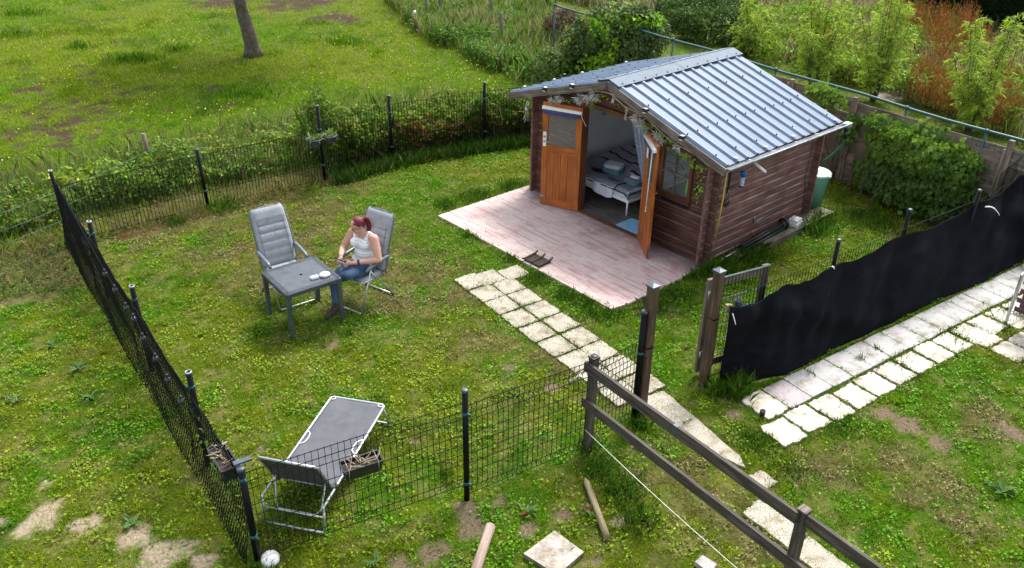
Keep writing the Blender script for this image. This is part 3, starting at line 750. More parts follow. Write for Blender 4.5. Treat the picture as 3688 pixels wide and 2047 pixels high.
# gutter
mb = MB(); gx = RW+.045; y0, y1 = -OH+.05, RD-OH+.16; rg = .048; k0 = len(mb.v); SG = 12
def gz(y): return HE-.035-.02*(y-y0)/(y1-y0)
for rr in (rg, rg-.003):
    for yy in (y0, y1):
        for j in range(SG+1):
            a = pi+pi*j/SG; mb.v.append((gx+rr*cos(a), yy, gz(yy)+rr*sin(a)))
mb.smooth = True; n_ = SG+1
for j in range(SG):
    mb.face((k0+j, k0+j+1, k0+n_+j+1, k0+n_+j)); mb.face((k0+2*n_+j+1, k0+2*n_+j, k0+3*n_+j, k0+3*n_+j+1))
mb.smooth = False
for yy, s_ in ((y0, 1), (y1, -1)):
    k = len(mb.v); mb.v += [(gx+rg*cos(pi+pi*j/SG), yy, gz(yy)+rg*sin(pi+pi*j/SG)) for j in range(SG+1)]; mb.face([k+j for j in range(SG+1)][::s_])
mb.tube([(gx+rg, y0, gz(y0)), (gx+rg, y1, gz(y1))], .008, 6)
mb.tube([(gx-rg+.006, y0, gz(y0)), (gx-rg+.006, y1, gz(y1))], .005, 6)
mb.box(gx-.052, y1-.10, gz(y1)-.056, gx+.054, y1+.03, gz(y1)+.012)
mb.build('gutter', M['zinc'], shed)
for t in (.35, .95, 1.55, 2.15, 2.75):
    mb = MB(); mb.beam((RW-.03, t-.1, HE-.01), (gx+rg, t-.1, HE-.012), .018, .004); mb.beam((RW-.0, t-.1, HE-.09), (RW+.0, t-.1, HE-.0), .018, .005, (0, 1, 0)); mb.build('gutter_bracket', M['steel'], shed)
mb = MB(); mb.tube([(gx, y1-.03, gz(y1)-.05), (gx, y1-.03, gz(y1)-.13)], .036, 12); mb.tube([(gx, y1-.03, gz(y1)-.13), (gx-.0, y1-.02, gz(y1)-.26)], .034, 12); mb.build('gutter_outlet', M['black_plastic'], shed)
mb = MB(); pts = []
for i in range(14):
    t = i/13; pts.append((gx-.30*t*t, y1-.02+.05*sin(t*3), gz(y1)-.25-.28*t-.25*t*t))
mb.tube(pts, .022, 8); mb.build('downpipe_hose', M['hose'], shed)
# white pipe stub out of the wall, cable and low pipe
mb = MB(); mb.tube([(WW, .72, 1.70), (WW+.47, .62, 1.585)], .021, 12); mb.tube([(WW+.472, .6195, 1.5845), (WW+.480, .618, 1.5825)], .016, 10); mb.build('pipe_stub', M['white_plastic'], shed)
mb = MB(); pts = [(WW+.012, 2.2, 1.69), (WW+.012, 2.55, 1.685), (WW+.012, 2.66, 1.66), (WW+.012, 2.70, 1.60)]+[(WW+.012, 2.70+.02*sin(t*5), 1.6-t) for t in np.linspace(0.1, .8, 9)]+[(WW+.012, 2.76, .6), (WW+.012, 2.78, .3), (WW+.012, 2.84, .02)]
mb.tube(pts, .007, 6); mb.build('cable', M['cap_grey'], shed)
mb = MB(); mb.tube([(WW+.014, 1.28, .50), (WW+.014, 1.28, .40), (WW+.014, 1.35, .385), (WW+.014, 2.5, .46)], .012, 8); mb.build('wall_pipe', M['steel'], shed)

# doors
def door(sg, ang):
    """local: x from hinge to free edge, y = towards the face seen when the door is open"""
    d = empty('door', (sg*.715, -.085, .045)); d.parent = shed
    # closed, the leaf lies along -sg x ; opened by ang
    d.rotation_euler = (0, 0, ang)
    Wd, Hd, Td = .735, 1.885, .042
    mb = MB(); y0, y1 = -Td/2, Td/2; st = .105
    mb.box(0, y0, 0, st, y1, Hd); mb.box(Wd-st, y0, 0, Wd, y1, Hd)
    for (z0_, z1_) in ((0, .14), (1.0, 1.13), (Hd-.11, Hd)):
        mb.box(st, y0+.001, z0_, Wd-st, y1-.001, z1_)
    n_ = 4; wp = (Wd-2*st)/n_
    for i in range(n_):
        mb.box(st+i*wp+.0035, y0+.008, .14, st+(i+1)*wp-.0035, y1-.008, 1.0)
    mb.box(st, -.005, .14, Wd-st, .005, 1.0)
    mb.build('door_leaf', M['orange'], d)
    mb = MB(); mb.quad((st, 0, 1.13), (Wd-st, 0, 1.13), (Wd-st, 0, Hd-.11), (st, 0, Hd-.11)); mb.build('pane', M['glass'], d)
    return d, Wd, Hd, Td
def dir_ang(p, q): return atan2(q[1]-p[1], q[0]-p[0])
# left door
dl, Wd, Hd, Td = door(-1, atan2(-.27, -.66))
# seen face of the left door is local +y (camera side) -> check: local y of angle a is (-sin a, cos a)
ysL = 1
def put(mb, name, mat, d): return mb.build(name, mat, d)
for d, ys, tagname in ((dl, 1, 'L'),):
    mb = MB(); mb.box(Wd-.085, Td/2, 1.10, Wd-.025, Td/2+.008, 1.36); put(mb, 'lock_plate', M['white_plastic'], d)
    mb = MB(); mb.tube([(Wd-.055, Td/2+.008, 1.20), (Wd-.055, Td/2+.05, 1.20), (Wd-.17, Td/2+.055, 1.195)], .009, 8); mb.lathe([(.020, 0), (.020, .012), (0, .014)], (Wd-.055, Td/2+.008, 1.28), 12, (0, 1, 0)); put(mb, 'handle', M['steel'], d)
    mb = MB(); mb.tube([(Wd-.055, -Td/2, 1.20), (Wd-.055, -Td/2-.05, 1.20), (Wd-.17, -Td/2-.055, 1.195)], .009, 8); put(mb, 'handle', M['steel'], d)
    mb = MB(); mb.box(-.0, Td/2, 1.775, Wd-.005, Td/2+.045, 1.825); put(mb, 'blind_cassette', M['white_plastic'], d)
    mb = MB(); mb.tube([(.02, Td/2+.03, 1.745), (Wd-.02, Td/2+.03, 1.745)], .024, 10); mb.box(.02, Td/2+.03, 1.69, Wd-.03, Td/2+.036, 1.75); put(mb, 'blind', M['navy'], d)
    mb = MB(); mb.tube([(.015, Td/2+.05, 1.80), (-.02, Td/2+.055, 1.72), (-.10, Td/2+.06, 1.60), (-.10, Td/2+.05, 1.60)], .004, 5); put(mb, 'blind_cord', M['white_plastic'], d)
    mb = MB(); mb.box(Wd-.10, Td/2, .13, Wd-.0, Td/2+.008, .18); mb.tube([(Wd-.08, Td/2+.012, .155), (Wd+.012, Td/2+.012, .155)], .008, 6); put(mb, 'bolt', M['steel'], d)
dr, _, _, _ = door(1, atan2(-.505, .66))
mb = MB(); mb.box(.0, -Td/2-.045, 1.775, Wd-.005, -Td/2, 1.825); put(mb, 'blind_cassette', M['white_plastic'], dr)
mb = MB(); mb.tube([(.02, -Td/2-.03, 1.745), (Wd-.02, -Td/2-.03, 1.745)], .022, 10); mb.box(.02, -Td/2-.036, 1.705, Wd-.03, -Td/2-.03, 1.75); put(mb, 'blind', M['navy'], dr)
mb = MB()
for dx in (0, .035): mb.tube([(Wd-.08+dx, -Td/2-.05, 1.78), (Wd-.10+dx, -Td/2-.055, 1.3), (Wd-.12+dx*.9, -Td/2-.055, .86)], .0045, 5)
mb.tube([(Wd-.12, -Td/2-.055, .86), (Wd-.118, -Td/2-.055, .825), (Wd-.105, -Td/2-.055, .81), (Wd-.092, -Td/2-.055, .825), (Wd-.089, -Td/2-.055, .86)], .0045, 5)
mb.lathe([(.0, -.02), (.011, -.015), (.011, .01), (.0, .02)], (Wd-.105, -Td/2-.055, .785), 8); put(mb, 'blind_cord', M['white_plastic'], dr)
mb = MB(); mb.box(.14, -Td/2-.008, 1.50, .24, -Td/2-.004, 1.66); put(mb, 'paper_tag', M['white_plastic'], dr)
mb = MB(); mb.box(Wd-.012, -.012, .02, Wd+.004, .012, .20); put(mb, 'latch', M['greywood'], dr)
mb = MB(); mb.tube([(Wd-.055, Td/2, 1.10), (Wd-.055, Td/2+.05, 1.10), (Wd-.16, Td/2+.055, 1.10)], .009, 8); put(mb, 'handle', M['steel'], dr)

def shed_thing(name, label, cat, a=0, b=0, z=0, rz=0.0, group=None):
    p = SH(a, b, z); return empty(name, tuple(p), SY+rz, label, cat, group)
# ---- things in and on the shed (each a thing of its own), local axes = shed axes
def cloth_grid(mb, nx, ny, fn, thick=0.0):
    k = len(mb.v); old = mb.smooth; mb.smooth = True
    for j in range(ny+1):
        for i in range(nx+1): mb.v.append(tuple(fn(i/nx, j/ny)))
    for j in range(ny):
        for i in range(nx):
            a = k+j*(nx+1)+i; mb.face((a, a+1, a+nx+2, a+nx+1))
    mb.smooth = old
bed = shed_thing('bed', 'white metal framed double bed with a striped duvet inside the cabin', 'bed', -.80, 1.42, .05)
mb = MB(); BW, BL = 1.60, 2.02   # local: centre
for s_ in (-1, 1):
    mb.box(s_*BW/2-.0125, -BL/2, .24, s_*BW/2+.0125, BL/2, .30)
mb.box(-BW/2+.013, -BL/2, .24, BW/2-.013, -BL/2+.025, .30); mb.box(-BW/2+.013, BL/2-.025, .24, BW/2-.013, BL/2, .30)
mb.box(-BW/2+.013, -BL/2+.03, .25, BW/2-.013, BL/2-.03, .26); mb.build('bed_frame', M['white_paint'], bed)
for sx in (-1, 1):
    for sy in (-1, 1):
        mb = MB(); mb.tube([(sx*(BW/2-.02), sy*(BL/2-.02), 0), (sx*(BW/2-.02), sy*(BL/2-.02), .30)], .018, 10); mb.build('leg', M['white_paint'], bed)
mb = MB()
for z0_, z1_, ins in ((.305, .44, .015),):
    mb.box(-BW/2+ins, -BL/2+ins, z0_, BW/2-ins, BL/2-ins, z1_)
mb.build('mattress', M['sheet'], bed)
def duvm():
    m, n, l, b = new_mat('striped_duvet')
    tc = n.new('ShaderNodeTexCoord'); mp = n.new('ShaderNodeMapping'); mp.inputs['Rotation'].default_value = (0, 0, 0.12); l.new(tc.outputs['Object'], mp.inputs[0])
    wv = n.new('ShaderNodeTexWave'); wv.bands_direction = 'Y'; wv.inputs['Scale'].default_value = .95; wv.inputs['Distortion'].default_value = 1.2; wv.inputs['Detail'].default_value = 2; wv.inputs['Detail Scale'].default_value = 1.2; l.new(mp.outputs[0], wv.inputs['Vector'])
    r = ramp(n, [(0, (.008, .008, .015)), (.035, (.01, .01, .018)), (.06, (.42, .38, .44)), (.32, (.30, .32, .42)), (.42, (.42, .28, .31)), (.5, (.42, .42, .50)), (.74, (.34, .34, .44)), (.80, (.10, .11, .17)), (.86, (.42, .42, .5))]); l.new(wv.outputs['Fac'], r.inputs[0]); l.new(r.outputs[0], b.inputs['Base Color'])
    b.inputs['Roughness'].default_value = .95; return m
M['duvet'] = duvm()
mb = MB()
def duv(u, v):
    x = -BW/2-.015+u*(BW+.03); y = -BL/2+.55+v*(BL-.55)
    e = min(u, 1-u)*14; z = .50+.018*sin(x*9+y*5)+.014*sin(y*17+x*3)+.01*sin(x*23)
    if v < .06: z -= .05*(1-v/.06)
    if e < 1: z -= .16*(1-e)**1.5
    return (x, y, z)
cloth_grid(mb, 60, 60, duv); mb.build('duvet', M['duvet'], bed)
thr = shed_thing('bed_throw', 'grey throw with black edging over the foot of the bed', 'throw', -.80, 1.42, .05)
mb = MB()
def thw(u, v):
    x = -BW/2-.02+u*(BW+.04); y = -BL/2-.02+v*.72; z = .462+.004*sin(x*7)
    e = min(u, 1-u)*20
    if e < 1: z -= .10*(1-e)
    if v < .06: z -= .035*(1-v/.06)*1.8
    if v > .75: z += .055*(v-.75)/.25
    return (x, y, z+.006*sin(y*13+x*2))
cloth_grid(mb, 50, 24, thw); mb.build('cloth', M['bedgrey'], thr)
mb = MB(); pts = [Vector(thw(u, 0))+Vector((0, -.004, .006)) for u in np.linspace(.03, .97, 30)]; mb.tube(pts, .011, 6)
pts = [Vector(thw(.985, v))+Vector((.006, 0, .004)) for v in np.linspace(0, .95, 16)]; mb.tube(pts, .011, 6)
pts = [Vector((.36, -BL/2+.34, .485)), Vector((.62, -BL/2+.30, .485)), Vector((.60, -BL/2+.10, .474)), Vector((.52, -BL/2-.01, .43))]; 
mb.tube([Vector(thw(.80+.012*sin(t), t*.5))+Vector((0, 0, .008)) for t in np.linspace(0, 1, 12)], .010, 6)
mb.build('edging', M['bedblack'], thr)
mb = MB(); k = [(-.42, -.30), (-.12, -.10), (.06, -.28), (-.22, -.46)]
mb.prism([(k[i][0], -BL/2+.42+k[i][1]*.6+.05) for i in (3, 2, 1, 0)], .470, .478); mb.build('dark_patch', M['bedblack'], thr)
def letter(body, size, x, y):
    fc = bpy.data.curves.new('lettering', 'FONT'); fc.body = body; fc.size = size; fc.extrude = .001; fc.align_x = 'CENTER'
    t = bpy.data.objects.new('tmp_text', fc); C.objects.link(t); bpy.context.view_layer.update(); dg = bpy.context.evaluated_depsgraph_get()
    me = bpy.data.meshes.new_from_object(t.evaluated_get(dg)); bpy.data.objects.remove(t); me.materials.clear(); me.materials.append(M['bedblack'])
    o = bpy.data.objects.new('lettering', me); C.objects.link(o); o.parent = thr; o.location = (x, y, .476); return o
letter('FRIEND', .085, .27, -BL/2+.16); letter('forever', .045, .28, -BL/2+.105)
mb = MB()
def hang(u, v):
    x = -BW/2+u*(BW-.35); y = -BL/2-.025-.012*sin(x*22)-.01*sin(x*9+1)-.02*v; z = .43-v*(.17+.05*sin(x*6))
    return (x, y, z)
cloth_grid(mb, 60, 6, hang); mb.build('sheet_edge', M['sheet'], bed)
def towel(name, label, mat, a, b, z, sx, sy, h, rz, roll=False, grp=None):
    t = MB()
    n_ = 3 if not roll else 1
    if not roll:
        for i in range(n_):
            hh = h/n_; o = Vector((random.uniform(-.008, .008), random.uniform(-.008, .008), hh*(i+.5)))
            t.ellip(o, (sx*.56, sy*.56, hh*.62), 16, 6)
            for (px, py) in ((-1, -1), (1, -1), (1, 1), (-1, 1)): t.ellip(o+Vector((px*sx*.27, py*sy*.27, 0)), (sx*.25, sy*.25, hh*.58), 10, 6)
    else:
        for i in range(3): t.tube([(-sx/2, (i-1)*sy*.22, h*.45), (0, (i-1)*sy*.22, h*.52), (sx/2, (i-1)*sy*.22, h*.45)], [h*.38, h*.45, h*.38], 10)
    o = t.build(name, mat); o.location = tuple(SH(a, b, z)); o.rotation_euler = (0, 0, SY+rz); tag(o, label, 'towel', grp); return o
tg = 'towels folded on the bed'
towel('towel', 'big teal towel under the white one at the far left of the bed', M['towel_teal'], -.78, .86, .515, .36, .26, .11, .2, grp=tg)
towel('towel', 'big white towel folded on top of the left towel pile', M['towel_white'], -.79, .88, .62, .33, .27, .055, .35, grp=tg)
towel('towel', 'turquoise towel at the bottom of the right towel pile', M['towel_teal'], -.20, .78, .513, .34, .25, .055, -.1, grp=tg)
towel('towel', 'grey towel in the middle of the right towel pile', M['towel_grey'], -.18, .80, .565, .34, .25, .035, -.05, grp=tg)
towel('towel', 'small white rolled towel topping the right towel pile', M['towel_white'], -.19, .79, .60, .18, .12, .05, .1, True, grp=tg)
# mosquito net: hung from the ceiling, gathered
def netm():
    m, n, l, b = new_mat('net_tulle'); b.inputs['Base Color'].default_value = (.50, .56, .70, 1); b.inputs['Roughness'].default_value = .9
    tc = n.new('ShaderNodeTexCoord'); wv = n.new('ShaderNodeTexNoise'); wv.inputs['Scale'].default_value = 60; l.new(tc.outputs['Object'], wv.inputs['Vector'])
    r = ramp(n, [(.40, (.45,)*3), (.60, (.90,)*3)]); l.new(wv.outputs['Fac'], r.inputs[0]); l.new(r.outputs[0], b.inputs['Alpha']); return m
M['net'] = netm()
net = shed_thing('mosquito_net', 'pale blue tulle mosquito net hanging gathered over the bed', 'net', -.4, 1.7, 0)
for (x0_, x1_, y0_, y1_, zt, zb, w0, w1) in ((.08, .50, -.75, -.90, 2.14, .60, .34, .13), (-.25, -.95, -.75, -.60, 2.14, 1.40, .10, .05)):
    mb = MB()
    def nf(u, v):
        f = v; wd = w0+(w1-w0)*f; a = (u-.5)*wd*2
        return (x0_+(x1_-x0_)*f**1.1+a*.9, y0_+(y1_-y0_)*f+.03*sin(u*40)*(1-.3*f)+a*.25, zt+(zb-zt)*f)
    cloth_grid(mb, 70, 20, nf); mb.build('drape', M['net'], net)
bm = MB()
pl = []
for i in range(13): pl.append((i*.05, -.008 if i % 2 else .008))
bm.prism([(x, y) for x, y in pl]+[(.6, .42), (.42, .43), (0.1, .44), (0, .42)], 0, .008)
o = bm.build('bath_mat', M['mat_blue'], loc=tuple(SH(.13, -.02, .052)), rot=(0, 0, SY)); tag(o, 'light blue mat with scalloped edge lying just inside the doorway', 'mat')
# brush handle standing inside the window
t = MB(); t.lathe([(.012, 0), (.018, .05), (.022, .12), (.016, .2), (.009, .26), (.012, .29), (.0, .30)], (0, 0, 0), 12)
o = t.build('dish_brush', M['lime'], loc=tuple(SH(1.44, .09, 1.0)), rot=(.05, 0, 0)); tag(o, 'bright green brush handle standing behind the cabin window', 'brush')
t = MB(); t.box(1.1, .05, .93, 1.75, .16, .955); t.build('window_board', M['trimwood'], shed)
# wall lamp beside the window
wl = shed_thing('wall_lamp', 'small black lamp on the front wall right of the window', 'lamp', 1.70, 0, 1.26)
mb = MB(); mb.ellip((0, -.035, 0), (.045, .035, .062), 14, 8); mb.build('lamp_housing', M['black_plastic'], wl)
mb = MB(); mb.box(-.02, -.082, -.035, .02, -.06, -.0); mb.build('lamp_lens', M['cap_grey'], wl)
mb = MB(); mb.tube([(.0, -.015, .05), (-.0, -.012, .16), (.01, -.012, .30)], .004, 5); mb.build('lamp_cable', M['black_plastic'], wl)
o = MB(); o.box(-.012, -.03, -.11, .012, -.002, .11); o = o.build('thermometer', M['black_plastic'], loc=tuple(SH(1.85, 0, 1.62)), rot=(0, 0, SY)); tag(o, 'narrow dark thermometer strip on the front wall near the right corner', 'thermometer')
# yellow cane, fly swatter brush, blue bottle on the side wall
mb = MB(); mb.tube([(0, 0, 0), (0.01, .03, .6), (.0, .05, 1.22)], .0115, 8); mb.tube([(0, -.10, 1.14), (.02, .05, 1.215), (.02, .20, 1.25)], .012, 6)
o = mb.build('yellow_cane', M['yellow'], loc=tuple(SH(WW+.13, .08, .53)), rot=(0, 0, SY)); tag(o, 'long thin yellow cane leaning under the eave on the right wall', 'cane')
br = shed_thing('hanging_brush', 'black long handled brush hanging on the right wall beside the cane', 'brush', WW+.10, .27, 1.02)
mb = MB(); mb.frame_box((0, 0, .42), (1, 0, 0), (0, 1, 0), (0, 0, 1), .018, .042, .48); mb.build('handle', M['black_plastic'], br)
mb = MB(); mb.ellip((.0, .0, .03), (.035, .085, .062), 14, 8); mb.build('brush_head', M['black_plastic'], br)
mb = MB(); mb.lathe([(.0, 0), (.018, .0), (.018, .05), (.0, .055)], (.012, 0, .60), 10); mb.build('metal_fitting', M['steel'], br); mb = MB(); mb.tube([(.014, -.015, .10), (.016, -.02, .19), (.016, 0, .26), (.016, .02, .19), (.014, .015, .10)], .006, 6, closed=False); mb.build('wire_bracket', M['steel'], br)
bt = shed_thing('hanging_bottle', 'clear bottle trap with a blue cap hanging from a string on the right wall', 'bottle', WW+.10, .62, 1.23)
mb = MB(); mb.lathe([(.0, 0), (.036, 0), (.036, .03), (.034, .15), (.03, .16), (.0, .16)], (0, 0, 0), 16); mb.build('bottle_body', pm('bottle_clear', (.45, .55, .66), .15, 0, .3, 30), bt)
mb = MB(); mb.lathe([(.0, .158), (.036, .158), (.034, .20), (.045, .21), (.045, .245), (.0, .25)], (0, 0, 0), 16); mb.build('bottle_cap', M['blue'], bt)
mb = MB(); mb.lathe([(.0, -.012), (.037, -.012), (.038, .018), (.0, .018)], (0, 0, 0), 16); mb.build('dark_bottom', M['black_plastic'], bt)
mb = MB(); mb.tube([(0, 0, .25), (.01, 0, .48)], .002, 4); mb.build('string', M['string'], bt)
# clip lights on the barge boards
cl = None
labs = ['small black clip light on the left barge board nearest the eave', 'small black clip light on the left barge board nearest the ridge', 'small black clip light on the right barge board, upper one', 'small black clip light on the right barge board, lower one']
for i, (sg, t) in enumerate(((-1, 1.47), (-1, .80), (1, .85), (1, 1.62))):
    S = Vector((sg*RW, 0, -RH)).normalized(); p = Vector((0, -OH-.03, HE+RH+.012))+S*t
    if cl is None:
        cl = shed_thing('clip_light', labs[i], 'lamp', 0, 0, 0, 0, 'clip lights on the barge boards')
        mb = MB(); mb.box(-.042, -.02, -.04, .042, .045, .012); mb.build('housing', M['black_plastic'], cl)
        mb = MB(); mb.box(-.036, -.016, .0125, .036, .04, .016); mb.build('solar_cell', M['steel'], cl); c_ = cl
        mb = MB(); mb.box(-.03, -.024, -.052, .03, .0, -.041); mb.build('lens', M['white_plastic'], cl)
    else: c_ = copy_tree(cl, label=labs[i])
    c_.location = SO+SA*p.x+SB*p.y+Vector((0, 0, p.z)); c_.rotation_euler = (0, sg*.30, SY) if False else (0, 0, SY)
# concrete beam, black tube bundle and white box along the right wall
mb = MB(); mb.box(.0, 0, 0, .30, 2.05, .11); mb.box(.0, -.62, -.02, .22, -.02, .06)
o = mb.build('concrete_beam', M['oldpost'], loc=tuple(SH(WW+.05, 1.25, 0)), rot=(0, 0, SY)); tag(o, 'weathered beam lying along the foot of the right wall', 'beam')
mb = MB()
for i, (dx, dz) in enumerate(((.04, .15), (.10, .145), (.16, .15), (.07, .20), (.13, .20))):
    mb.tube([(dx, -.85, dz-.06), (dx, .25+.04*(i % 2), dz)], .028, 8)
mb.tube([(.10+.085*cos(t), .30, .19+.085*sin(t)) for t in np.linspace(0, 2*pi, 14)[:-1]], .028, 8, closed=True)
o = mb.build('folded_parasol', M['black_plastic'], loc=tuple(SH(WW+.05, 1.70, 0)), rot=(0, 0, SY)); tag(o, 'long black folded bundle lying on the beam by the right wall', 'bundle')
mb = MB(); k0 = [(-.09, -.11), (.09, -.11), (.09, .11), (-.09, .11)]; mb.prism(k0, 0, .06); mb.prism([(x*.86, y*.9) for x, y in k0], .06, .115); mb.ellip((0, 0, .10), (.075, .10, .05), 14, 6)
o = mb.build('white_tub', M['white_plastic'], loc=tuple(SH(WW+.20, 2.28, .11)), rot=(0, 0, SY+.15)); tag(o, 'small white plastic box on the beam beside the right wall', 'box')
mb = MB(); mb.tube([(0, 0, 0), (0.0, .38, .02)], .012, 8); o = mb.build('metal_tube', M['alu'], loc=tuple(SH(WW+.17, .26, .10)), rot=(0, 0, SY)); tag(o, 'short silver tube lying in the grass at the front right corner of the cabin', 'tube')
# bin behind
bn = shed_thing('rubbish_bin', 'mint green round bin with a pale lid behind the cabin', 'bin', 1.78, 3.42, 0)
mb = MB(); mb.lathe([(.0, .0), (.19, .0), (.245, .62), (.255, .63), (.24, .64), (.0, .64)], (0, 0, 0), 28); mb.build('bin_body', M['mint'], bn)
mb = MB(); mb.lathe([(.265, .635), (.268, .66), (.24, .685), (.21, .685), (.20, .70), (.12, .71), (.11, .725), (.0, .735)], (0, 0, 0), 28)
for a in (0, pi): mb.box(.255*cos(a)-.03, -.03, .63, .255*cos(a)+.03, .03, .665)
mb.build('bin_lid', M['mintlid'], bn)
# boot scraper mat at the deck edge
bs = empty('boot_scraper', tuple(G(1352, 658, .03)), SY+.05, 'dark iron and bristle boot scraper on the near deck edge by the path', 'boot scraper')
mb = MB(); mb.box(-.17, -.13, .0, .17, .13, .03); mb.build('bristle_pad', M['soilm'], bs)
for x_ in (-.165, 0, .165):
    mb = MB(); mb.tube([(x_, -.17, .05), (x_, -.12, .035), (x_, .12, .045), (x_, .17, .075)], .017, 8); mb.build('scraper_bar', pm('rusty_iron', (.07, .045, .03), .7, .2, .4, 40) if x_ == -.165 else bpy.data.materials['rusty_iron'], bs)
# tassel on the left corner, garland with flowers
def tassel(loc, label, L=.26):
    t = MB(); 
    for i in range(16):
        a = random.random()*6.28; r = random.uniform(.02, .085); t.beam((0, 0, 0), (r*cos(a), r*sin(a)*.6, -L*random.uniform(.7, 1)), .012, .003)
    t.ellip((0, 0, -.02), (.045, .04, .05), 10, 6)
    o = t.build('wind_chime', M['alu'], loc=tuple(loc)); tag(o, label, 'wind chime'); return o
tassel(SH(-2.0, -.19, 1.62), 'silvery ribbon wind chime hanging at the left front corner of the cabin')
def garland():
    g = shed_thing('flower_garland', 'artificial garland of pale flowers and leaves draped along the front gable', 'garland')
    def slope(a, dz=-.20): return Vector((a, -OH+.02, zroof(a)+dz))
    stem = MB(); pts = [slope(a, -.17-.03*sin(a*6)) for a in np.linspace(-.35, 2.05, 26)]; stem.tube(pts, .007, 5); 
    stem.tube([slope(-.1, -.16), Vector((.12, -OH-.02, zroof(.12)-.13)), slope(.45, -.22)], .008, 5); stem.build('vine', M['vine'], g)
    # white feathery bunches
    P, D, L, W, K = [], [], [], [], []
    bun = [(-.62, -.22, .16), (-.42, -.20, .17), (-.28, -.19, .15), (-1.25, -.20, .14), (-1.08, -.20, .12), (.62, -.23, .15), (.70, -.27, .12), (1.06, -.24, .15), (1.14, -.28, .12), (1.42, -.22, .08)]
    for (a, dz, r) in bun:
        c0 = slope(a, dz)
        for i in range(110):
            d = Vector((random.gauss(0, 1), random.gauss(-.3, .7), random.gauss(-.7, .8))).normalized()
            P.append(c0+d*random.random()*r*.35); D.append(d*random.uniform(.3, 1)*r*.75); W.append(.007); K.append((.55, .53, .50) if random.random() < .8 else (.42, .34, .42))
    def strips(P, D, W, K, name, mat, ratio=None):
        V = []; F = []; CC_ = []
        for p, d, w_, k_ in zip(P, D, W, K):
            s_ = d.cross(Vector((random.gauss(0, 1), random.gauss(0, 1), random.gauss(0, 1)))).normalized()*w_
            i = len(V); m_ = p+d*.5
            V += [tuple(p), tuple(m_+s_), tuple(p+d), tuple(m_-s_)]; F.append((i, i+1, i+2, i+3)); CC_ += [k_]*4
        return npmesh(name, np.array(V), np.array(F), np.array(CC_), mat, g)
    tag(strips(P, D, W, K, 'flower', M['dry']), kind='stuff')
    P, D, W, K = [], [], [], []
    def leafcl(p, n_, spread, drop):
        for i in range(n_):
            t = random.random(); q = p+Vector((random.gauss(0, spread), random.gauss(0, .02)-.02, -drop*t))
            P.append(q); d = Vector((random.gauss(0, .8), random.gauss(-.4, .4), random.gauss(-.6, .5))).normalized()*random.uniform(.035, .06); D.append(d); W.append(.016); K.append(random.choice([(.22, .38, .02), (.32, .42, .03), (.13, .30, .02)]))
    for a in np.linspace(-1.3, 1.9, 16): leafcl(slope(a, -.2), 7, .06, .06)
    for (a, n_, dr_) in ((-.32, 26, .22), (.78, 18, .16), (1.15, 16, .2), (1.3, 14, .12), (1.62, 14, .1), (1.78, 20, .12), (1.93, 22, .42), (1.97, 20, .60), (-1.88, 16, .28)): leafcl(slope(a, -.2), n_, .045, dr_)
    tag(strips(P, D, W, K, 'garland_leaf', M['leaf']), kind='stuff')
    fb = MB()
    for (a, dz) in ((.12, .1), (.42, .25), (.72, .3), (-1.9, .2), (-1.85, .1), (1.5, .1)):
        for i in range(9): 
            q = slope(a, -.2-dz*i/9*.8); fb.ellip(q+Vector((random.gauss(0, .014), -.02, 0)), (.013, .013, .013), 6, 4)
    tag(fb.build('blossom', pm('lilac_blossom', (.5, .42, .5), .8), g), kind='stuff')
garland()

# ------------------------------------------------------------------ wire fences
def mesh_panel(mb, p, q, h, z0=.05, step=.055, hs=.20, r=.0022, bends=True, fine=False, drop=0.0):
    """welded mesh between p and q with the usual horizontal folds"""
    p = Vector(p); q = Vector(q); X = (q-p); L = X.length; X.normalize(); Y = Vector((-X.y, X.x, 0))
    def off(z):
        if not bends: return 0
        for zc in ((h-.16), h*.5 if h > 1.3 else -9, .10):
            d = abs(z-zc)
            if d < .045: return (.045-d)*.55
        return 0
    zs = [z0]
    for zc in ((.10,) if bends else ())+(((h-.16),) if bends else ()):
        zs += [zc-.045, zc, zc+.045]
    zs = sorted(set([round(z, 3) for z in zs if z0 <= z <= h]+[h]))
    t = step/2
    def line(pts, rr):
        # square section wire
        for a, b in zip(pts[:-1], pts[1:]):
            mb.beam(a, b, rr*2, rr*2, Y if abs((b-a).normalized().z) > .5 else (0, 0, 1))
    while t < L:
        line([p+X*t+Y*off(z)+Vector((0, 0, z+drop*t/L)) for z in zs], r); t += step
    hz = [h-.012] + ([h-.115, h-.205, .055, .145] if bends else [z0+.01]); z = .34
    while z < h-.28: hz.append(z); z += hs
    for z in hz: line([p+Y*off(z)+Vector((0, 0, z)), q+Y*off(z)+Vector((0, 0, z+drop))], r*1.15)
def post_round(p, h, label, group, lean=(0, 0), r=.030, cap=True, clamps=(.35, 1.05), clampdir=None):
    e = empty('round_post', tuple(p), 0, label, 'post', group)
    top = Vector((lean[0], lean[1], h))
    mb = MB(); mb.tube([(0, 0, -.1), tuple(top)], r, 14); mb.build('pole', M['black_metal'], e)
    mb = MB()
    if cap: mb.lathe([(r+.004, -.025), (r+.004, .004), (r-.008, .010), (0, .012)], top, 14)
    else: mb.lathe([(r-.006, -.03), (r-.006, .001), (r+.001, .001), (r+.001, -.02)], top, 14)
    mb.build('post_cap' if cap else 'post_rim', M['cap_grey'] if cap else M['alu'], e)
    for z in clamps:
        if z < h-.1:
            mb = MB(); c = top*(z/h); mb.lathe([(r+.002, -.018), (r+.006, -.016), (r+.006, .016), (r+.002, .018)], c, 14)
            cd_ = clampdir or Vector((.8, -.6, 0)); mb.beam(c+cd_*(r), c+cd_*(r+.035), .02, .025); mb.build('clamp', M['green_metal'], e)
    return e
GR = 'round posts of the rear mesh fence'
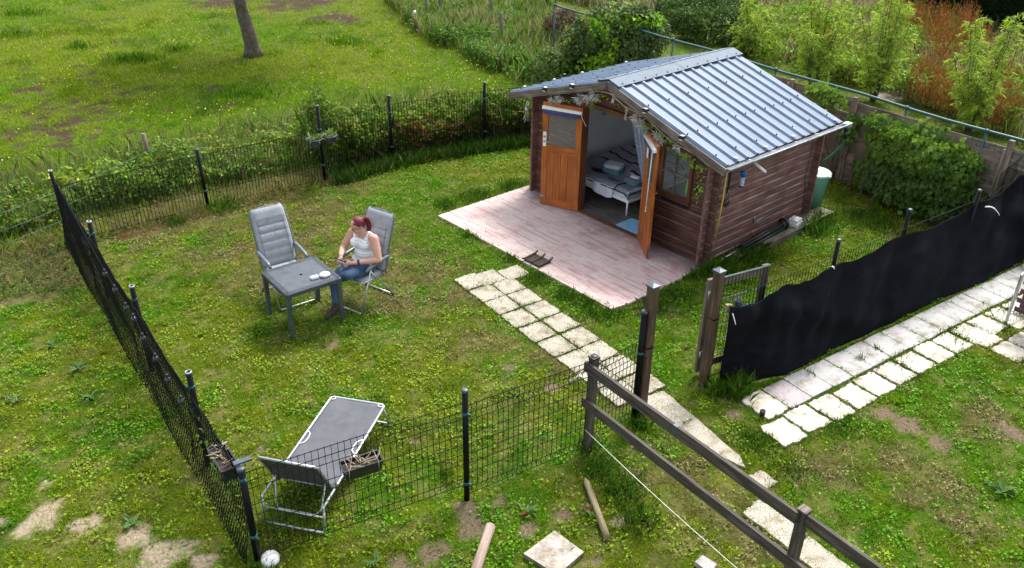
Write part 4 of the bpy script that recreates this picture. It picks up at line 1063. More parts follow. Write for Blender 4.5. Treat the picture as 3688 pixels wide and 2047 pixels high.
for i, (h, t) in enumerate(((1.29, 'round black post at the far left corner where two fences meet'), (1.12, 'short round post between the far left corner and the hanging pots'), (1.50, 'tall round black post carrying the two hanging pots'), (1.39, 'round black post in the dark hedge, second right of the hanging pots' if 0 else 'round black post next right of the hanging pots'), (1.39, 'round black post nearest the cabin in the rear hedge'), (1.40, 'round post half hidden by the ivy bush behind the cabin roof'))):
    post_round(CC[i], h, t, GR, lean=((-.02, .0) if i < 2 else (0, 0)), cap=(i not in (0,)))
def fence_panel(i, p, q, h, label, nm='mesh_fence', cat='fence', group='mesh panels of the rear fence', drop=0.0, **k):
    X = (q-p).normalized(); mb = MB(); a = p+X*.035; b = q-X*.035
    Lc = (b-a).length; ang = atan2(X.y, X.x)
    mesh_panel(mb, (0, 0, 0), (Lc, 0, 0), h, drop=drop, **k)
    o = mb.build(nm, M['black_wire'], loc=tuple(a), rot=(0, 0, ang)); tag(o, label, cat, group); return o
hs_ = [1.02, 1.02, 1.2, 1.22, 1.22]
pl_ = ['black wire mesh panel between the far left corner post and the next short post', 'black wire mesh panel with straw behind it, left of the hanging pots', 'black wire mesh panel with the hanging pots on its left end', 'black wire mesh panel in front of the darkest hedge', 'black wire mesh panel ending behind the cabin left side']
for i in range(5): fence_panel(i, CC[i], CC[i+1], hs_[i], pl_[i], step=.06, r=.0034, bends=False)
# left fence: netting with small coils along the top
LP = [CC[0]+(KC-CC[0])*t for t in (0, .265, .535, .80, 1)]
GL = 'posts of the left netting fence'
for i, t in ((1, 'open topped black post of the left netting fence just below the white disc'), (2, 'middle open topped black post of the left netting fence'), (3, 'open topped black post of the left netting fence nearest the lounger')):
    post_round(LP[i]+Vector((.05, .04, 0)), 1.24, t, GL, cap=False, r=.032, clampdir=Vector((-.8, -.6, 0)))
def netting(p, q, h, label):
    X = (q-p); L = X.length; X.normalize(); Y = Vector((-X.y, X.x, 0)); mb = MB(); nx = int(L/.028); nz = int(h/.07)
    # hexagonal-looking wire: zigzag strands, folded over at top
    for i in range(nx+1):
        s0 = 1 if i % 2 else -1
        prev = None
        for j in range(nz+2):
            z = j*h/nz; y = 0
            wob = .009*s0*(1 if j % 2 else -1)
            bulge = .007*sin(i*.09)+.006*sin(j*.9+i*.05)
            if j > nz: z = h-.03; y = -.05
            c = Vector((i*.028+wob*.8, y+bulge-.11*(1-z/h)**2, z+(.012*sin(i*.31) if j >= nz-1 else 0)+.004))
            if prev is not None: mb.beam(prev, c, .0052, .0052, (0, 1, 0))
            prev = c
    for z in (.015, h*.33, h*.66, h):
        pts = [Vector((t*L, -.11*(1-z/h)**2+.004*sin(t*20), z)) for t in np.linspace(0, 1, 24)]
        for a, b in zip(pts[:-1], pts[1:]): mb.beam(a, b, .005, .005)
    for i in range(nx*nz//2):
        a = random.uniform(0, L-.03); z = random.choice(range(nz))*h/nz; yy = -.11*(1-z/h)**2; mb.beam((a, yy, z), (a+.03, yy, z+.004), .0045, .0045)
    o = mb.build('netting_fence', M['black_wire'], loc=tuple(p), rot=(0, 0, atan2(X.y, X.x))); tag(o, label, 'netting', 'netting panels of the left fence'); return o
ntl = ['fine black netting at the far end of the left fence, by the white disc', 'second fine black netting panel from the far left corner', 'third fine black netting panel from the far left corner', 'fine black netting of the left fence nearest the lounger']
for i in range(4): netting(LP[i], LP[i+1], 1.08, ntl[i])
# bulbs of the string light
BX = [(265, 690), (290, 730), (318, 775), (337, 803), (360, 852), (392, 903), (422, 956), (456, 1010)]
bl0 = None
bw = ['uppermost of the dark round bulbs along the left fence', 'second dark round bulb from the far end of the left fence', 'third dark round bulb from the far end of the left fence', 'fourth dark round bulb from the far end, just below the middle post top', 'fifth dark round bulb from the far end of the left fence', 'sixth dark round bulb from the far end, third from the near end', 'dark round bulb second from the near end of the left fence', 'nearest of the dark round bulbs, beside the open topped post above the lounger']
bp_ = []
for i, (px, py) in enumerate(BX):
    g = G(px, py, 1.02); bp_.append(g+Vector((0, 0, .06)))
    if bl0 is None:
        bl0 = empty('string_light_bulb', tuple(g), 0, bw[i], 'bulb', 'bulbs of the string light on the left fence')
        mb = MB(); mb.ellip((0, 0, 0), (.036, .036, .036), 16, 10); mb.build('globe', M['bulb'], bl0)
        mb = MB(); mb.lathe([(.012, .03), (.015, .035), (.015, .07), (.008, .075)], (0, 0, 0), 10); mb.build('socket', M['black_plastic'], bl0)
    else: copy_tree(bl0, loc=tuple(g), label=bw[i])
mb = MB(); mb.tube([LP[0]+Vector((0, 0, 1.15))]+bp_+[KC+Vector((0, 0, 1.1))], .0035, 5); tag(mb.build('string_light_cable', M['black_wire']), 'thin pale cable strung with dark bulbs along the left fence', 'cable')
def disc_lamp(name, loc, label, axis, r=.115, mat='white_plastic'):
    mb = MB(); mb.lathe([(r*.9, -.02), (r, 0), (r*.97, .012), (r*.7, .032), (r*.3, .042), (0, .044)], (0, 0, 0), 28, axis)
    o = mb.build(name, M[mat], loc=tuple(loc)); return tag(o, label, 'lamp')
disc_lamp('disc_lamp', G(205, 610, .62)+Vector((.05, .05, 0)), 'round white disc seen through the netting below the far left corner', (-.5, -.75, .4), .125)
mb = MB(); mb.lathe([(.0, 0), (.095, .0), (.108, .018), (.095, .055), (.06, .085), (.0, .095)], (0, 0, 0), 26)
o = mb.build('dome_lamp', M['white_plastic'], loc=tuple(G(680, 1408, .02)), rot=(.30, 0, .3)); o.scale = (.86, .86, .62); tag(o, 'white dome standing in the grass at the foot of the near corner post', 'lamp')
# near corner post and front fence
post_round(KC, 1.17, 'round black post at the near left corner beside the lounger', 'posts of the front mesh fence', cap=True, r=.034)
mb = MB(); mb.beam((-.055, -.03, 1.20), (.075, .055, 1.20), .055, .02); o = mb.build('corner_bracket', M['cap_grey'], loc=tuple(KC+Vector((-.01, .05, 0)))); tag(o, 'small flat dark bracket lying on top of the near corner post', 'bracket')
post_round(MP, 1.40, 'round black post standing free in the middle of the front mesh fence', 'posts of the front mesh fence', cap=True, r=.031, clamps=(.22, 1.12))
post_round(BP, 1.50, 'round black post against the tall wooden gate post', 'posts of the front mesh fence', cap=True, r=.034, clamps=(.2, .95))
GF = 'mesh panels of the front fence'
fence_panel(0, KC, MP, 1.12, 'black welded mesh panel in front of the lounger', group=GF, step=.0617, hs=.125, r=.0025, bends=True, drop=.14)
fence_panel(0, MP, R1, 1.22, 'black welded mesh panel between the middle post and the rail fence', group=GF, step=.0617, hs=.125, r=.0025, bends=True)
fence_panel(0, R1+Vector((.05, .07, 0)), BP, 1.13, 'narrow black welded mesh panel between the rail fence and the gate post', group=GF, step=.0617, hs=.125, r=.0025, bends=True)
# planters
def dead_stems(mb, L, n, z):
    for i in range(n):
        x = random.uniform(-L/2, L/2); a = random.random()*6.28; p = Vector((x, random.uniform(-.03, .03), z)); pts = [p]
        d = Vector((cos(a)*.6, sin(a)*.6, random.uniform(.3, 1))).normalized()
        for k in range(4): d = (d+Vector((random.gauss(0, .35), random.gauss(0, .35), -.12))).normalized(); p = p+d*random.uniform(.025, .05); pts.append(p)
        mb.tube(pts, [.006, .006, .005, .004, .002], 5)
def planter(loc, rz, L, label):
    e = empty('window_box', tuple(loc), rz, label, 'planter', 'dark planters hung on the fences')
    mb = MB(); w0, w1, h = .055, .080, .14
    for (s1, s2) in (((-L/2+.02, -w0), (L/2-.02, -w0)), ((L/2-.02, -w0), (L/2-.02, w0)), ((L/2-.02, w0), (-L/2+.02, w0)), ((-L/2+.02, w0), (-L/2+.02, -w0))):
        def up_(p): return (p[0]+(.02 if p[0] > 0 else -.02), (w1 if p[1] > 0 else -w1), h)
        a, b = (s1[0], s1[1], 0), (s2[0], s2[1], 0); mb.quad(a, b, up_(s2), up_(s1)); mb.quad(up_(s1), up_(s2), (b[0]*.98, b[1]*.96, .005), (a[0]*.98, a[1]*.96, .005))
    mb.quad((-L/2+.02, w0, .001), (L/2-.02, w0, .001), (L/2-.02, -w0, .001), (-L/2+.02, -w0, .001))
    for s_ in (-1, 1): mb.box(-L/2-.004, s_*w1-.008, h-.012, L/2+.004, s_*w1+.008, h+.004); mb.box(s_*L/2-.008, -w1+.009, h-.012, s_*L/2+.008, w1-.009, h+.004)
    mb.build('trough', M['pot'] if False else M['black_plastic'], e)
    mb = MB(); mb.box(-L/2+.012, -w1+.012, .09, L/2-.012, w1-.012, .112); mb.build('soil', M['soilm'], e)
    mb = MB(); dead_stems(mb, L*.8, 15, .11); so = mb.build('dead_stems', pm('withered_stem', (.42, .36, .24), .9, 0, .3, 40) if 'withered_stem' not in bpy.data.materials else bpy.data.materials['withered_stem'], e); so['kind'] = 'stuff'
    for s_ in (-.38, .38): mb = MB(); mb.tube([(s_*L, -w1-.004, -.002), (s_*L, -w1-.008, h+.008), (s_*L, w1+.02, h+.03)], .004, 5); mb.build('hanger', M['steel'], e)
    return e
XF = (MP-KC).normalized(); yF = Vector((-XF.y, XF.x, 0)); angF = atan2(XF.y, XF.x)
planter(Vector((-1.40, 6.10, .83))-Vector((0, 0, .06)), angF+.05, .38, 'dark window box of withered stems hung on the mesh in front of the lounger')
XL = (KC-CC[0]).normalized(); angL = atan2(XL.y, XL.x)
planter(G(565, 1168, .92)+Vector((0, 0, -.05)), angL, .40, 'dark window box of withered stems hung on the left netting fence')
# hanging pots on the rear fence
pot0 = None
for i, (px, py, lab) in enumerate(((829, 380, 'grey round pot hanging right beside the black post'), (870, 372, 'smaller looking grey round pot, the right one of the hanging pair'))):
    X_ = (CC[3]-CC[2]).normalized(); t = (G(px, py, .88)-CC[2]).dot(X_); loc = CC[2]+X_*t+Vector((X_.y, -X_.x, 0))*.17+Vector((0, 0, .80))
    if pot0 is None:
        pot0 = empty('hanging_pot', tuple(loc), 0, lab, 'flower pot', 'grey pots hanging on the rear fence')
        mb = MB(); mb.lathe([(.0, 0), (.06, .0), (.10, .05), (.125, .13), (.135, .13), (.135, .15), (.12, .15), (.115, .12)], (0, 0, 0), 22); mb.build('pot', M['pot'], pot0); pot0.scale = (1.12, 1.12, 1.12)
        mb = MB(); mb.lathe([(.0, .125), (.115, .125)], (0, 0, 0), 16); mb.build('soil', M['soilm'], pot0)
        P = []; 
        V = []; F = []; K = []
        for j in range(70):
            a = random.random()*6.28; r = random.random()*.10; L = random.uniform(.06, .16); d = Vector((cos(a)*random.uniform(.2, 1.2), sin(a)*random.uniform(.2, 1.2), random.uniform(-.3, 1.2))).normalized()*L; s_ = d.cross(Vector((0, 0, 1))).normalized()*random.choice([.004, .015]); p = Vector((cos(a)*r, sin(a)*r, .13)); k_ = len(V)
            V += [tuple(p), tuple(p+d*.5+s_+Vector((0, 0, .02))), tuple(p+d), tuple(p+d*.5-s_+Vector((0, 0, .02)))]; F.append((k_, k_+1, k_+2, k_+3)); K += [random.choice([(.13, .24, .03), (.28, .30, .08), (.08, .18, .02)])]*4
        tag(npmesh('pot_plant', np.array(V), np.array(F), np.array(K), M['leaf'], pot0), kind='stuff')
    else: copy_tree(pot0, loc=tuple(loc), rz=1.3, label=lab)

# ------------------------------------------------------------------ wooden rail fence, gate posts, gate
def cut_post(name, p, h, w_, mat, label, cat='post', group=None, cap=True, lean=(0, 0), rz=0.0):
    e = empty(name, tuple(p), rz, label, cat, group)
    mb = MB(); k = .010
    a = Vector((0, 0, -.1)); b = Vector((lean[0], lean[1], h)); n_ = 8
    pts = [(-w_/2+k, -w_/2), (w_/2-k, -w_/2), (w_/2, -w_/2+k), (w_/2, w_/2-k), (w_/2-k, w_/2), (-w_/2+k, w_/2), (-w_/2, w_/2-k), (-w_/2, -w_/2+k)]
    kk = len(mb.v); off = random.random()*30
    for c in (a, b): mb.v += [(c.x+x, c.y+y, c.z) for x, y in pts]
    per = 0
    for i in range(8):
        j = (i+1) % 8; d = math.hypot(pts[j][0]-pts[i][0], pts[j][1]-pts[i][1]); mb.face((kk+i, kk+j, kk+8+j, kk+8+i), [(off, per+off), (off, per+d+off), (off+h, per+d+off), (off+h, per+off)]); per += d
    mb.face([kk+8+i for i in range(8)], [(x+off, y+off) for x, y in pts])
    mb.build('post_shaft', mat, e)
    if cap:
        mb = MB(); c = b; q = w_/2+.006
        mb.prism([(c.x-q, c.y-q), (c.x+q, c.y-q), (c.x+q, c.y+q), (c.x-q, c.y+q)], h-.012, h+.010)
        k_ = len(mb.v); mb.v += [(c.x-q, c.y-q, h+.010), (c.x+q, c.y-q, h+.010), (c.x+q, c.y+q, h+.010), (c.x-q, c.y+q, h+.010), (c.x, c.y, h+.030)]
        for i in range(4): mb.face((k_+i, k_+(i+1) % 4, k_+4))
        mb.build('post_cap', M['cap_grey'], e)
    return e
GW = 'square wooden posts of the gate'
# each gate post leans a little
wlp = Vector((1.545, 7.955, 0)); wrp = Vector((2.43, 8.65, 0))
lp = cut_post('gate_post', wlp, 1.80, .105, M['postwood'], 'tall brown square post left of the gate opening, beside a round black post', 'post', GW, lean=(.0, .02), rz=.6)
mb = MB(); mb.box(-.056, -.056, 1.02, .056, .056, 1.03); mb.build('wire_tie', M['black_wire'], lp)
rp = cut_post('gate_post', wrp, 1.62, .105, M['postwood'], 'tall brown square post right of the gate opening, beside the black cloth', 'post', GW, lean=(.0, .02), rz=.6)
mb = MB(); mb.box(-.056, -.056, .98, .056, .056, .99); mb.build('wire_tie', M['black_wire'], rp)
# gate leaf, open inwards
g0 = Vector((2.34, 8.80, 0)); g1 = G(1912, 700, 1.15); 
g1 = G(1935, 664, 1.40); g0t = G(1790, 702, 1.40); g0 = Vector((g0t.x, g0t.y, 0)); g1 = Vector((g1.x, g1.y, 0))
X = (g1-g0); Lg = X.length; gate = empty('garden_gate', tuple(g0), atan2(X.y, X.x), 'wooden framed wire garden gate standing open behind the right gate post', 'gate')
mb = MB(); mb.box(-.05, -.02, .05, .05, .025, 1.40); mb.build('stile', M['greywood'], gate)
mb = MB(); mb.box(Lg-.10, -.02, .05, Lg, .025, 1.40); mb.build('stile', M['railwood'], gate)
mb = MB(); mb.box(.051, -.018, 1.28, Lg-.101, .0, 1.38); mb.build('rail', M['greywood'], gate)
mb = MB(); mb.box(.051, -.018, .10, Lg-.101, .0, .20); mb.build('rail', M['greywood'], gate)
mb = MB(); t = .03
while t < Lg: mb.beam((t, -.028, .08), (t, -.028, 1.385), .0045, .0045, (0, 1, 0)); t += .055
mb.build('wire_mesh', M['black_wire'], gate).name = 'wire_mesh'
mb = MB()
for z in (.3, .5, .7, .9, 1.1, 1.395, 1.41): mb.beam((-.02, -.034, z), (Lg, -.034, z), .006, .006)
mb.build('green_wire', M['green_metal'], gate)
for z in (1.22, .35):
    mb = MB(); mb.box(-.045, -.05, z-.04, .01, -.021, z+.035); mb.lathe([(.012, -.045), (.012, .045)], (-.05, -.05, z), 10); mb.build('hinge', M['zinc'], gate)
mb = MB(); mb.lathe([(.0, 0), (.032, 0), (.036, .03), (.042, .18), (.045, .2), (.040, .2), (.034, .05)], (0, 0, 0), 18); o = mb.build('solar_lantern', M['cap_grey'], loc=tuple(G(1852, 790, .98))); tag(o, 'grey perforated cylinder on the fence between gate post and cloth', 'lantern')
mb = MB(); mb.frame_box((0, 0, 0), (1, 0, 0), (0, 1, 0), (0, 0, 1), .09, .05, .06); mb.tube([(-.03, -.03, .03), (.03, -.03, .03)], .007, 6); o = mb.build('wooden_block', M['stake'], loc=tuple(G(1832, 772, 1.15)), rot=(0, .2, .5)); tag(o, 'small pale wooden block fixed beside the right gate post', 'block')
# rail fence: posts + rails, one thing
rf = empty('rail_fence', tuple(R1), 0, 'weathered two rail wooden fence running out at the bottom right', 'fence')
RE = G(2022, 1292, 1.16); RE.z = 0; dR = (RE-R1).normalized()
rfz = atan2(dR.y, dR.x); rf.rotation_euler = (0, 0, rfz); LR = (RE-R1).length
def rp_(x, h, cap):
    mb = MB(); mb.frame_box((x, 0, h/2-.05), (1, 0, 0), (0, 1, 0), (0, 0, 1), .08, .08, h+.1); mb.build('post', M['railwood'], rf)
    if cap: mb = MB(); mb.box(x-.046, -.046, h+.001, x+.046, .046, h+.022); mb.ellip((x, 0, h+.022), (.04, .04, .012), 12, 4); mb.build('post_cap', M['black_plastic'], rf)
rp_(0, 1.24, True); rp_(LR, 1.20, False)
mb = MB(); mb.box(LR-.045, -.045, 1.201, LR+.045, .045, 1.212); mb.build('post_cap', M['greywood'], rf)
yo = -.060
mb = MB(); mb.beam((-.06, yo, 1.13), (LR-.02, yo, 1.13), .035, .125); mb.build('rail', M['railwood'], rf)
mb = MB(); mb.beam((LR+.012, yo+.05, 1.13), (LR+2.2, yo+.05, 1.10), .035, .125); mb.build('rail', M['railwood'], rf)
mb = MB(); mb.beam((-.06, yo, .66), (LR+2.2, yo, .62), .035, .115); mb.build('rail', M['railwood'], rf)
mb = MB(); mb.box(LR*.46, yo-.0192, 1.07, LR*.46+.05, yo+.0192, 1.195); mb.build('splice_plate', M['cap_grey'], rf)
mb = MB(); mb.tube([(-.02, -.08, 1.12), (-.02, -.24, 1.06), (-.02, -.28, 1.05)], [.006, .006, .006], 6); mb.lathe([(.018, -.02), (.018, .03), (0, .035)], (-.02, -.30, 1.04), 10); mb.build('ring_insulator', M['steel'], rf)
mb = MB(); pts = [G(1472, 1082, .12)]; e_ = G(1880, 1440, .10); e_ = Vector((1.98, 4.9, .12))
pts = [G(1472, 1082, .30)]; e_ = G(1900, 1470, .30); mb.tube([pts[0].lerp(e_, t)+Vector((0, 0, -.03*sin(pi*t))) for t in np.linspace(0, 1.25, 10)], .004, 5)
o = mb.build('stretched_string', M['string']); tag(o, 'thin white cord stretched low beside the rail fence', 'cord')
# netting wrapped on the first rail post
mb = MB()
for i in range(60):
    p = Vector((random.uniform(-.05, .07), random.uniform(.04, .075), random.uniform(.75, 1.2))); mb.beam(p, p+Vector((random.gauss(0, .04), random.gauss(0, .01), random.gauss(0, .05))), .003, .003)
mb.build('wire_tangle', M['black_wire'], rf).name = 'wire_tangle'; 
for o_ in rf.children: 
    if o_.name.startswith('wire_tangle'): o_['kind'] = 'stuff'

# ------------------------------------------------------------------ black cloth fence on the right
FT = [(Vector((2.58, 8.57, 0)), 1.18), (Vector((3.37, 9.10, 0)), 1.20), (Vector((4.16, 9.63, 0)), 1.22), (Vector((5.28, 10.45, 0)), 1.23), (Vector((7.12, 11.72, 0)), 1.26), (Vector((8.05, 12.55, 0)), 1.34), (Vector((9.6, 13.75, 0)), 1.36)]
FB = [G(1806, 975), G(1980, 945)*1.0, Vector((4.35, 9.47, 0)), Vector((5.35, 10.17, 0)), Vector((7.2, 11.38, 0)), Vector((8.40, 12.22, 0)), Vector((9.9, 13.3, 0))]
def along(L_, t):
    n_ = len(L_)-1; i = min(int(t*n_), n_-1); f = t*n_-i; a, b = L_[i], L_[i+1]
    return a, b, f
def clothm():
    mb = MB()
    def fn(u, v):
        a, b, f = along(FT, u); top = a[0].lerp(b[0], f); h = a[1]+(b[1]-a[1])*f
        a2, b2, f2 = along(FB, u); bot = a2.lerp(b2, f2)
        sag = (.085*abs(sin(u*pi*6.1))**1.3+.02*abs(sin(u*pi*17)))*(1-v)
        p = top.lerp(bot, v**1.4); z = (h-sag)*(1-v)+.012
        nrm = pQ
        rip = .030*sin(u*46+v*3)+.018*sin(u*93+v*5+1)+.06*sin(v*6+u*13)*sin(u*17+v*2)+.07*max(0, sin(u*24+4.0*v))**3+.05*max(0, sin(u*11-5.0*v+1))**4
        p = p+nrm*(rip*min(1, v*4)*min(1, u*14+.1)*(1-.75*max(0, v-.75)*4)); return (p.x, p.y, max(z, .012)+.01*sin(u*60)*(v > .9)*.3)
    cloth_grid(mb, 220, 40, fn); k = MB()
    o = mb.build('ground_cloth', M['fabric']); sm = o.modifiers.new('thick', 'SOLIDIFY'); sm.thickness = .004; tag(o, 'black membrane cloth hung over the fence along the pavement on the right', 'cloth')
clothm()
dF = (FT[3][0]-FT[0][0]).normalized(); nF = Vector((-dF.y, dF.x, 0))
for (px, py), t in zip(((2111, 603), (2290, 527), (2465, 478)), ('round black post with a blue cap behind the cloth, nearest the gate', 'middle round black post behind the black cloth', 'round black post behind the cloth at the ivy covered fence')):
    g = G(px, py, 1.48); g.z = 0; post_round(g, 1.48, t, 'round posts behind the black cloth', cap=True, r=.028, clamps=())
fence_panel(0, FT[0][0]+nF*.06, FT[4][0]+nF*.06, 1.27, 'wire mesh fence just showing behind the top edge of the black cloth', group=None, cat='fence', nm='mesh_fence', step=.06, r=.0022, bends=False)
fence_panel(0, FT[4][0]+nF*.16+dF*.5, FT[6][0]+nF*.5, 1.5, 'wire mesh fence rising above the cloth at the right edge of the photo', group=None, cat='fence', nm='mesh_fence', step=.06, r=.0022, bends=False)
def tie(p, d, L, label):
    mb = MB(); d = Vector(d).normalized(); pts = [p+d*(L*t)+Vector((0, 0, .06*L/.3*sin(pi*t))) for t in np.linspace(0, 1, 8)]; mb.tube(pts, [.010]*5+[.007, .006, .005], 6); tag(mb.build('cable_tie', M['white_plastic']), label, 'cable tie', 'white ties of the black cloth')
tie(G(1828, 772, 1.14), (.25, -.22, -.42), .24, 'white cable tie with a long tail at the near end of the black cloth')
tie(G(2478, 521, 1.27), (.7, -.1, -.35), .26, 'white cable tie with a long tail at the far end of the black cloth')
tie(G(2092, 671, 1.22), (.3, -.1, -.2), .05, 'short white cable tie on the cloth near the blue capped post')
# hutch at right edge
h0 = G(2530, 812); h0.z = 0; h1 = G(2573, 690, .90); ex = pQ*1.1; ey = dQ*.75
ht = empty('metal_stand', tuple(h0), 0, 'metal framed stand with a dark brick patterned panel at the right edge of the photo', 'stand')
tl = h1-h0
for (fo, to) in ((Vector(), tl), (ex, tl+ex*.92), (ey, tl+ey*.9), (ex+ey, tl+ex*.92+ey*.9)):
    mb = MB(); mb.beam(fo, to, .032, .032, (1, 0, 0)); mb.build('leg', M['alu'], ht)
for (a_, b_) in ((tl, tl+ex*.92), (tl+ey*.9, tl+ex*.92+ey*.9), (tl, tl+ey*.9), (tl*.22, tl*.22+ex*.97), (tl*.22, tl*.22+ey*.97)):
    mb = MB(); mb.beam(a_, b_, .028, .028); mb.build('crossbar', M['alu'], ht)
mb = MB(); nB = dQ.copy()
for i in range(7):
    for j in range(5):
        c_ = tl*(.30+i*.09)+dQ*.06+pQ*(.12+j*.205+(.05 if i % 2 else 0)); mb.frame_box(c_, pQ, dQ, (0, 0, 1), .195, .02, .068)
mb.build('brick_panel', pm('dark_brick', (.10, .05, .06), .8, 0, .4, 5), ht)
# small pipe end
mb = MB(); mb.lathe([(.028, 0), (.034, .02), (.034, .07), (.026, .075), (.024, .02)], (0, 0, 0), 16); o = mb.build('drain_spout', M['black_plastic'], loc=tuple(G(1917, 1045, .015))); tag(o, 'small black pipe end standing on the near pavement slabs', 'pipe')

# ------------------------------------------------------------------ foreground bits
def cyl_thing(name, mat, p, q, r0, r1, label, cat, point=False):
    mb = MB(); X = (q-p); n_ = 10; pts = [p+X*(i/n_) for i in range(n_+1)]; rs = [r0+(r1-r0)*i/n_+random.uniform(-.0015, .0015) for i in range(n_+1)]
    if point: pts = pts[:-1]+[p+X*.93, q]; rs = rs[:-1]+[r1*.9, .006]
    mb.tube(pts, rs, 16); o = mb.build(name, mat); return tag(o, label, cat)
cyl_thing('wooden_log', M['logwood'], G(1234, 1326, .05)+Vector((0, 0, .01)), G(1192, 1450, .06), .050, .050, 'thick pinkish round log lying at the bottom edge of the photo', 'log')
cyl_thing('wooden_stake', M['stake'], G(1527, 1352, .03), G(1472, 1203, .045), .036, .033, 'pointed mossy round stake lying in the weeds below the rail fence', 'stake', True)
q = [G(1317, 1392, .05), G(1395, 1334, .05), G(1469, 1388, .05), G(1402, 1446, .05)]; c = sum(q, Vector())/4
mb = MB(); top = MB(); N_ = 26
def slabtop(u, v):
    p = q[0].lerp(q[1], u).lerp(q[3].lerp(q[2], u), v); n_ = float(vn(p.x, p.y, .07, 5))+.5*float(vn(p.x, p.y, .025, 6)); d = sqrt((u-.5)**2+(v-.5)**2)
    z = .052-(.022*max(0, n_-.62) if d < .42 else 0); return (p.x-c.x, p.y-c.y, z)
cloth_grid(mb, N_, N_, slabtop)
qq = [(p.x-c.x, p.y-c.y) for p in q]
for i in range(4):
    j = (i+1) % 4; mb.quad((qq[i][0], qq[i][1], 0), (qq[j][0], qq[j][1], 0), (qq[j][0], qq[j][1], .052), (qq[i][0], qq[i][1], .052)); mb.quad((qq[i][0], qq[i][1], .052), (qq[j][0], qq[j][1], .052), (qq[j][0], qq[j][1], 0), (qq[i][0], qq[i][1], 0))
o = mb.build('paving_slab', pm('worn_concrete', (.28, .23, .18), .9, 0, .3, 9, .9, 45, c2=(.46, .41, .35)), loc=(c.x, c.y, -.005)); tag(o, 'loose square concrete slab with a broken crumbling face', 'slab')
q = [G(1748, 1412, .05), G(1768, 1396, .05), G(1804, 1418, .05), G(1786, 1440, .05)]; c = sum(q, Vector())/4
mb = MB(); mb.prism([(p.x-c.x, p.y-c.y) for p in q], 0, .055) if (q[1]-q[0]).cross(q[2]-q[1]).z > 0 else mb.prism([(p.x-c.x, p.y-c.y) for p in q[::-1]], 0, .055)
o = mb.build('stone_block', M['slabgrey'], loc=(c.x, c.y, -.01)); tag(o, 'small pale stone block at the bottom edge near the rail fence', 'block')

# ------------------------------------------------------------------ table
tb = empty('garden_table', (-2.885, 10.085, 0), radians(38.3), 'square dark grey plastic rattan garden table', 'table')
mb = MB(); S_ = .405; rr = .035
def rsq(s, r, n=5):
    p = []
    for (cx, cy, a0) in ((s-r, s-r, 0), (-s+r, s-r, pi/2), (-s+r, -s+r, pi), (s-r, -s+r, 3*pi/2)):
        for i in range(n+1): a = a0+pi/2*i/n; p.append((cx+r*cos(a), cy+r*sin(a)))
    return p
o1, o2, i1 = rsq(S_, rr), rsq(S_-.012, rr-.005), rsq(S_-.075, .02)
def ringf(mb, A, za, B, zb):
    k = len(mb.v); n_ = len(A); mb.v += [(x, y, za) for x, y in A]+[(x, y, zb) for x, y in B]
    for i in range(n_): j = (i+1) % n_; mb.face((k+i, k+j, k+n_+j, k+n_+i))
ringf(mb, rsq(S_-.012, .03), .635, o1, .640); ringf(mb, o1, .640, o1, .695); ringf(mb, o1, .695, o2, .705); ringf(mb, o2, .705, i1, .705)
k = len(mb.v); mb.v += [(x, y, .7035) for x, y in i1]; mb.face([k+i for i in range(len(i1))]); ringf(mb, i1, .705, i1, .7035)
ringf(mb, rsq(S_-.03, .02), .69, rsq(S_-.012, .03), .635)
for s_ in range(4):   # woven strands of the border, real relief
    a = s_*pi/2; c_, s2 = cos(a), sin(a)
    for i in range(-15, 16):
        for r_ in range(2):
            x, y = i*.025+(.0125 if r_ else 0), S_-.030-.026*r_
            mb.frame_box((x*c_-y*s2, x*s2+y*c_, .7065), (c_, s2, 0), (-s2, c_, 0), (0, 0, 1), .016, .021, .005)
        mb.frame_box(((i*.025)*c_-(S_+.001)*s2, (i*.025)*s2+(S_+.001)*c_, .668), (c_, s2, 0), (-s2, c_, 0), (0, 0, 1), .016, .005, .045)
mb.cur = 1; mb.lathe([(.0, .7045), (.020, .7045)], (0, 0, 0), 16); mb.cur = 0
mb.build('table_top', [M['table'], M['bedblack']], tb)
mb = MB(); mb.quad((-S_+.04, -S_+.04, .66), (-S_+.04, S_-.04, .66), (S_-.04, S_-.04, .66), (S_-.04, -S_+.04, .66)); mb.build('table_underside', M['table'], tb)
for sx in (-1, 1):
    for sy in (-1, 1):
        mb = MB(); x, y = sx*(S_-.035), sy*(S_-.035); k = len(mb.v)
        for (z, w_) in ((.0, .022), (.64, .031)):
            dx = sx*.006*(1 if z == 0 else 0); mb.v += [(x+dx-w_, y-w_, z), (x+dx+w_, y-w_, z), (x+dx+w_, y+w_, z), (x+dx-w_, y+w_, z)]
        for i in range(4): j = (i+1) % 4; mb.face((k+i, k+j, k+4+j, k+4+i))
        mb.face((k+3, k+2, k+1, k)); mb.build('leg', M['table'], tb)
SZ = lambda x, y, z: G((850+x/2.383)/1.4317, (700+y/2.383)/1.4317, z)
mb = MB(); mb.ellip((0, 0, .022), (.076, .062, .032), 24, 10); mb.lathe([(.0, 0), (.055, 0), (.06, .01)], (0, 0, 0), 20)
o = mb.build('white_shell', M['white_plastic'], loc=tuple(SZ(763, 700, .71)), rot=(0, 0, .5)); tag(o, 'rounded white cap lying on the dark table', 'cap')
mb = MB(); mb.frame_box((0, 0, .016), (1, 0, 0), (0, 1, 0), (0, 0, 1), .105, .060, .028); mb.frame_box((0, 0, .0315), (1, 0, 0), (0, 1, 0), (0, 0, 1), .097, .052, .002)
o = mb.build('white_box', M['white_plastic'], loc=tuple(SZ(674, 722, .708)), rot=(0, 0, .55)); tag(o, 'small flat white box on the table beside the rounded cap', 'box')

